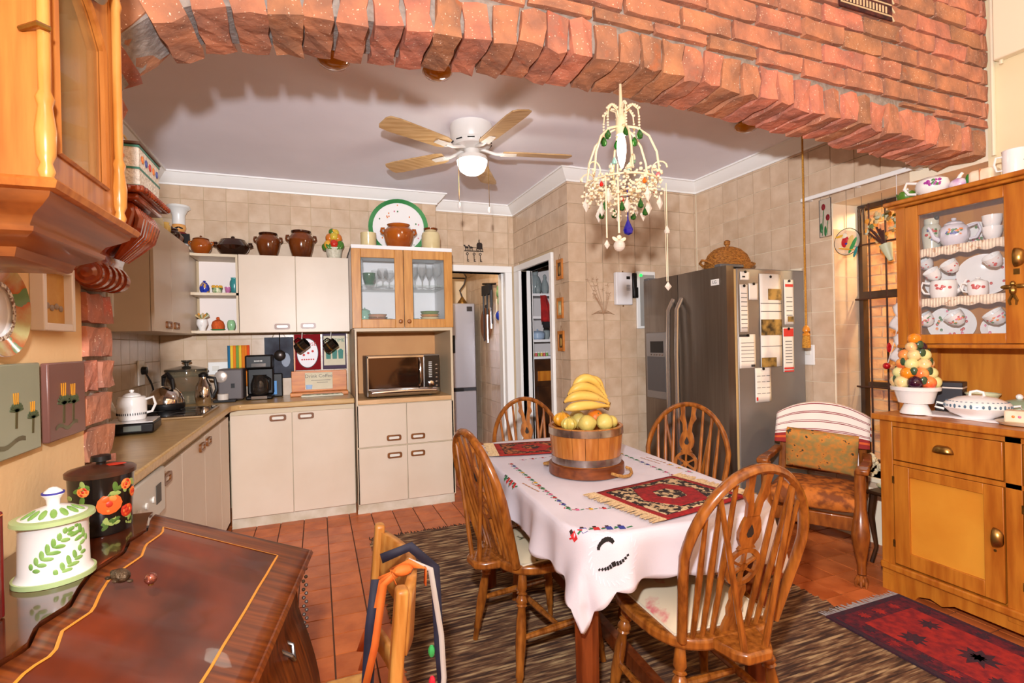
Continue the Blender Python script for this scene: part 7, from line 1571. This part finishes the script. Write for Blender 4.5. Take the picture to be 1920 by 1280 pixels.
# ================================================================== on the worktop
ZW = .906
def WP(px, py, z=ZW): return PZ(px, py, z)
q = WP(236, 800); SCX, SCY = -.86, 3.02
o = thing('kitchen_scale', 'black kitchen scale with glass plate next to the brick pillar', 'scale', (SCX, SCY, ZW), .1); MB().box(-.10, .10, -.11, .11, .008, .055).build('body', BLACK, o, bevel=.008); MB().box(-.095, .095, -.105, .105, .057, .062).build('glass_plate', mat('white_plate', (226, 224, 224), rough=.1), o); MB().box(-.02, .05, -.113, -.108, .02, .045).build('display', mat('display_grey', (110, 116, 110), rough=.3), o)
o = pot('white enamel teapot with dotted band standing on the kitchen scale', (SCX-.01, SCY+.02, ZW+.063), PI, .062, .12, PORC, None, square=True); ds = MB()
for k in range(40): a = 2*PI*k/40; ds.sph((.0625*math.cos(a), .0625*math.sin(a), .03), (.002, .002, .007), 6, 4)
d_ = ds.build('dotted_band', BLACK, o); d_['kind'] = 'stuff'
HX, HY = -.87, 3.72
t = thing('hob', 'black glass electric hob with metal rim set on the left worktop', 'hob', (HX, HY, ZW)); MB().box(-.23, .23, -.27, .27, 0, .012).build('rim', mat('hob_rim', (190, 160, 120), rough=.3, metal=.6), t, bevel=.003); MB().box(-.22, .22, -.26, .26, .012, .016).build('glass', mat('hob_glass', (18, 14, 14), rough=.06, coat=.5), t)
for x in (-.11, .11):
    for y in (-.13, .13): MB().ring((x, y, .0162), .075, .078, 0, .0006, 28, 'xy').build('ring_mark', mat('mark_grey', (90, 84, 80)), t)
t = thing('kettle', 'stainless steel kettle with black base and upright handle on the hob', 'kettle', (-.93, 3.90, ZW+.017), 2.4); KS = mat('kettle_steel', (216, 210, 204), rough=.1, metal=1)
MB().lathe([(.10, 0), (.105, .01), (.105, .035), (.10, .04)], 32).build('base', BLACK, t); MB().lathe([(.10, .04), (.10, .06), (.085, .105), (.055, .135), (.02, .145), (0, .146)], 32).build('body', KS, t); MB().tube([(-.07, 0, .13), (-.06, 0, .19), (-.02, 0, .225), (.02, 0, .21), (.03, 0, .15)], [.010, .014, .017, .014, .008], 8).build('handle', BLACK, t); MB().tube([(.085, 0, .085), (.12, 0, .11)], [.022, .015], 10).build('spout', KS, t); MB().sph((.12, 0, .112), .012, 8, 6).build('spout_cap', BLACK, t)
t = thing('glass_crock', 'large lidded glass crock with brown contents behind the kettle', 'jar', (-.92, 4.42, ZW)); CG = mat('smoky_glass', (120, 112, 90), rough=.06, alpha=.55, coat=.4)
MB().lathe([(.10, 0), (.105, .01), (.095, .06), (.125, .10), (.14, .19), (.135, .24)], 36).build('body', CG, t); MB().lathe([(.0, .09), (.11, .095), (.128, .16), (.12, .20), (0, .205)], 28).build('contents', mat('brown_contents', (150, 82, 30), (110, 60, 24), 10, rough=.6), t)
ld = MB().lathe([(.142, .24), (.14, .255), (.06, .275), (.02, .285)], 36).build('lid', mat('lid_smoke', (60, 56, 48), rough=.1, coat=.4), t); MB().lathe([(.012, .28), (.014, .30), (.034, .31), (.034, .32), (0, .322)], 16).build('knob', MATS['lid_smoke'], ld)
t = thing('vacuum_flask', 'chrome vacuum jug with black handle beside the glass crock', 'flask', (-.775, 4.22, ZW)); MB().lathe([(.045, 0), (.05, .01), (.058, .07), (.05, .14), (.03, .18), (.028, .20)], 28).build('body', KS, t); MB().lathe([(.03, .20), (.032, .22), (.012, .235), (0, .236)], 16).build('lid', BLACK, t); MB().tube([(.025, -.01, .20), (.075, -.02, .19), (.085, -.02, .11), (.06, -.015, .05)], .011, 8).build('handle', BLACK, t)
t = thing('capsule_machine', 'grey capsule coffee machine with round silver dial', 'coffee machine', (-.64, 4.42, ZW)); GM = mat('mid_grey_plastic', (92, 84, 84), rough=.35)
MB().box(-.07, .10, -.06, .15, .01, .245).build('body', GM, t, bevel=.012); MB().box(-.09, .06, -.13, .10, 0, .018).build('drip_tray', BLACK, t, bevel=.004); MB().mark().lathe([(.042, 0), (.044, .015), (.034, .02), (0, .02)], 24).xf(T(-.045, -.06, .19) @ RX(PI/2)).build('dial', mat('silver_dial', (206, 196, 188), rough=.25, metal=.5), t); MB().lathe([(.036, .018), (.038, .06), (.034, .062)], 20, (-.03, -.09, 0)).build('cup_stand', mat('cream_cup', (216, 206, 196), rough=.3), t); MB().box(.02, .045, -.064, -.058, .10, .135).build('button', BLACK, t)
t = thing('coffee_maker', 'black drip coffee maker with glass jug', 'coffee machine', (XY(482, 4.44), 4.44, ZW)); MB().box(-.095, .095, -.09, .11, 0, .03).box(-.095, .095, .03, .11, .03, .24).box(-.095, .095, -.09, .11, .24, .345).build('body', BLACK, t, bevel=.012)
MB().box(-.05, .05, -.094, -.088, .255, .28).build('steel_band', CHROME, t); MB().box(-.055, .055, -.094, -.088, .006, .028).build('steel_band', CHROME, t); [MB().box(-.03+.010*i, -.024+.010*i, -.0935, -.0925, .294, .304).build('printed_mark', mat('white_print', (220, 220, 215)), t) for i in range(6)]
MB().lathe([(.05, .035), (.065, .06), (.065, .12), (.045, .18), (.05, .19)], 24, (0, -.03, 0)).build('glass_jug', mat('dark_glass', (40, 34, 30), rough=.04, alpha=.7, coat=.5), t); MB().tube([(.04, -.07, .18), (.08, -.11, .16), (.075, -.10, .08)], .009, 6).build('jug_handle', BLACK, t)
t = thing('striped_towel', 'orange and yellow striped kitchen towel hanging behind the coffee machines', 'towel', (XY(443, 4.65), 4.645, 1.03))
TW = [mat('towel_%d' % i, c, rough=.9) for i, c in enumerate(((236, 130, 30), (240, 200, 60), (40, 110, 150), (226, 80, 30), (120, 160, 70)))]
for k, c in enumerate((2, 1, 0, 4, 1, 0, 0, 3)): MB().grid(lambda u, v: (-.08+.02*k+.02*u, -.006*math.sin((k+u)*1.2), .30*v-.02*((k+u)/8)*(1-v)*2), 3, 8).build('stripe', TW[c], t, solid=.003)
CB = mat('slate', (56, 54, 62), (84, 90, 100), 6, rough=.8, spec=.15)
t = thing('slate_board', 'dark slate picture board hung on the tiles behind the coffee maker', 'board', (XY(519, 4.66), 4.66, 1.05)); MB().box(-.11, .11, -.012, 0, 0, .34).build('board', CB, t, bevel=.003); MB().tube([(-.05, -.006, .34), (0, -.006, .42), (.05, -.006, .34)], .0015, 4).build('hanging_cord', MATS['cord_brown'], t); MB().sph((.05, -.013, .15), (.035, .002, .06), 12, 6).build('painted_jug', mat('painted_grey', (150, 160, 176), rough=.6), t)
o = thing('black_ladle', 'black round spoon hanging in front of the slate board', 'ladle', (XY(520, 4.60), 4.60, 1.08)); MB().sph((0, 0, .16), (.045, .02, .045), 14, 8).build('bowl', mat('dark_metal', (60, 52, 48), rough=.3, metal=.6), o); MB().tube([(0, 0, .20), (0, 0, .42)], .004, 6).build('handle', MATS['dark_metal'], o)
o = thing('bottle_brush', 'blue and black brush standing beside the wooden stand', 'brush', (XY(513, 4.55), 4.55, ZW)); MB().box(-.03, .045, -.02, .02, 0, .19).build('holder', BLACK, o, bevel=.008); MB().box(-.022, .002, -.026, -.02, .02, .13).build('blue_label', mat('bright_blue', (40, 130, 200), rough=.4), o)
def sign(label, px0, py0, px1, py1, c, Y=4.64):
    a, b = PY(px0, py0, Y), PY(px1, py1, Y); t = thing('wall_sign', label, 'sign', ((a.x+b.x)/2, Y, b.z), 0, 'tin signs below the cupboards'); w, h = (b.x-a.x)/2, a.z-b.z; MB().box(-w, w, -.004, 0, 0, h).build('plate', c, t); return t, w, h
t, w, h = sign('red tin sign with white oval reading ROSE below the wall cupboard', 551, 627, 602, 692, mat('sign_red', (134, 12, 22), rough=.75, spec=.15)); 
MB().mark().lathe([(0, -.001), (1, -.001), (1, .001), (0, .001)], 36).xf(T(0, -.0055, h*.47) @ RX(PI/2) @ Matrix.Diagonal((w*.82, h*.42, 1, 1))).build('black_oval', BLACK, t); MB().mark().lathe([(0, -.001), (1, -.001), (1, .001), (0, .001)], 36).xf(T(0, -.0075, h*.47) @ RX(PI/2) @ Matrix.Diagonal((w*.78, h*.40, 1, 1))).build('white_oval', mat('sign_white', (226, 222, 226), rough=.4), t)
text(t, 'lettering', 'ROSE', (.02, -.009, h*.72), .042, RED); [MB().box(-.05+.018*i, -.038+.018*i, -.0095, -.0085, h*.27, h*.31).build('printed_mark', RED, t) for i in range(6)]
for k in range(3): MB().sph((-.03+.035*k, -.009, h*(.42+.05*k)), (.010, .001, .010), 8, 5).build('painted_tomato', RED, t)
t, w, h = sign('purple-framed tin sign reading TEA TIME in green below the wall cupboard', 604, 625, 650, 690, mat('sign_purple', (82, 68, 86), rough=.75, spec=.15)); SGN = mat('sign_cream', (222, 212, 184), (206, 194, 162), 5, rough=.6); GRT = mat('green_print', (60, 130, 116), rough=.6)
MB().box(-w*.9, w*.9, -.0055, -.004, h*.10, h*.93).build('cream_panel', SGN, t, bevel=.001); text(t, 'lettering', 'TEA TIME', (0, -.007, h*.80), .040, GRT)
for k in range(3): MB().lathe([(.018, 0), (.02, .05), (.022, .07), (.006, .085)], 14, (-.05+.05*k, 0, h*.28), sy=.04).build('printed_teapot', GRT, t); 
for o in [c for c in t.children if c.name.startswith('printed_teapot')]: o.location.y = -.0065
for k, px in enumerate((566, 620)):
    q = PY(px, 648, 4.42); o = thing('hanging_mug', 'black mug with gold band hanging under the cupboard in front of the '+('red sign', 'tea sign')[k], 'mug', (q.x, 4.42, q.z), 0, 'black mugs'); BG = mat('black_gold', (16, 12, 10), rough=.08, coat=.5)
    mm = RY(.9) @ RX(.3); MB().mark().lathe([(.036, -.05), (.042, -.045), (.042, .048), (.039, .048), (.036, -.04), (0, -.04)], 22).xf(mm).build('body', BG, o); MB().mark().ring((0, 0, 0), .0415, .0435, -.012, .0, 24, 'xy').xf(mm).build('gold_band', BRASS, o); MB().mark().tube([(-.04, 0, .03), (-.066, 0, .02), (-.066, 0, -.02), (-.04, 0, -.03)], .006, 6).xf(mm).build('handle', BG, o); MB().tube([(0, 0, .05), (0.005, 0, 1.424-q.z)], .003, 6).build('hook', WHITE, o)
a, b = PY(541, 695, 4.52), PY(655, 735, 4.52); t = thing('book_stand', 'wooden book stand with Drink Coffee plaque on the worktop', 'stand', ((a.x+b.x)/2, 4.52, ZW)); w = (b.x-a.x)/2-.02; OS = mat('orange_pine', (214, 134, 50), (190, 104, 34), 6, rough=.4, stretch=(1, 6, 6))
MB().box(-w, w, 0, .02, .03, .20).build('back_board', OS, t, bevel=.003); MB().box(-w-.008, w+.008, -.09, .02, 0, .03).build('ledge', OS, t, bevel=.004); MB().box(-w*.9, -w*.85, .0, .02, .2, .45).build('upright', OS, t)
MB().box(-w*.52, w*.48, -.006, 0, .045, .185).build('plaque', SGN, t, bevel=.002); text(t, 'lettering', 'Drink Coffee', (-.005, -.0075, .155), .040, mat('faded_ink', (110, 100, 88))); MB().box(-w*.3, w*.4, -.0075, -.006, .118, .122).build('printed_line', MATS['faded_ink'], t); MB().box(-w*.1, w*.3, -.0075, -.006, .10, .104).build('printed_line', MATS['faded_ink'], t); MB().lathe([(.022, 0), (.026, .035)], 14, (-w*.38, -.008, .05), sy=.1).build('painted_cup', mat('cup_blue', (150, 180, 214), rough=.5), t)
o = thing('glass_dish', 'flat pale glass dish lying in front of the book stand', 'dish', ((a.x+b.x)/2+.02, 4.38, ZW)); MB().box(-.16, .16, -.035, .035, 0, .012).build('dish', mat('pale_glass', (220, 218, 200), rough=.15), o, bevel=.005); MB().box(-.15, .15, -.028, .028, .012, .018).build('contents', mat('speckled', (200, 190, 160), (90, 100, 70), 40, rough=.6), o)
# sockets
q = PX(262, 695, XK); o = thing('wall_socket', 'white wall socket with black plug and cable above the hob', 'socket', (XK+.001, q.y, q.z)); MB().box(0, .012, -.06, .06, -.10, .07).build('plate', WHITE, o, bevel=.003); MB().mark().lathe([(.028, 0), (.026, .03), (.0, .032)], 16).xf(T(.012, 0, 0) @ RY(PI/2)).build('plug', BLACK, o); MB().box(.012, .035, .02, .06, -.02, .04).build('adaptor', WHITE, o, bevel=.004); MB().tube([(.035, 0, -.02), (.06, .02, -.09), (.06, .08, -.16), (.08, .10, -.21)], .006, 6).build('cable', BLACK, o)
q = PY(412, 690, YB); o = thing('wall_socket', 'white double wall socket behind the capsule machine', 'socket', (q.x, YB-.001, q.z)); MB().box(-.08, .08, -.012, 0, -.05, .05).build('plate', WHITE, o, bevel=.003); MB().box(-.05, .0, -.016, -.01, -.02, .02).build('switch_rocker', mat('switch_cream', (224, 220, 210)), o)
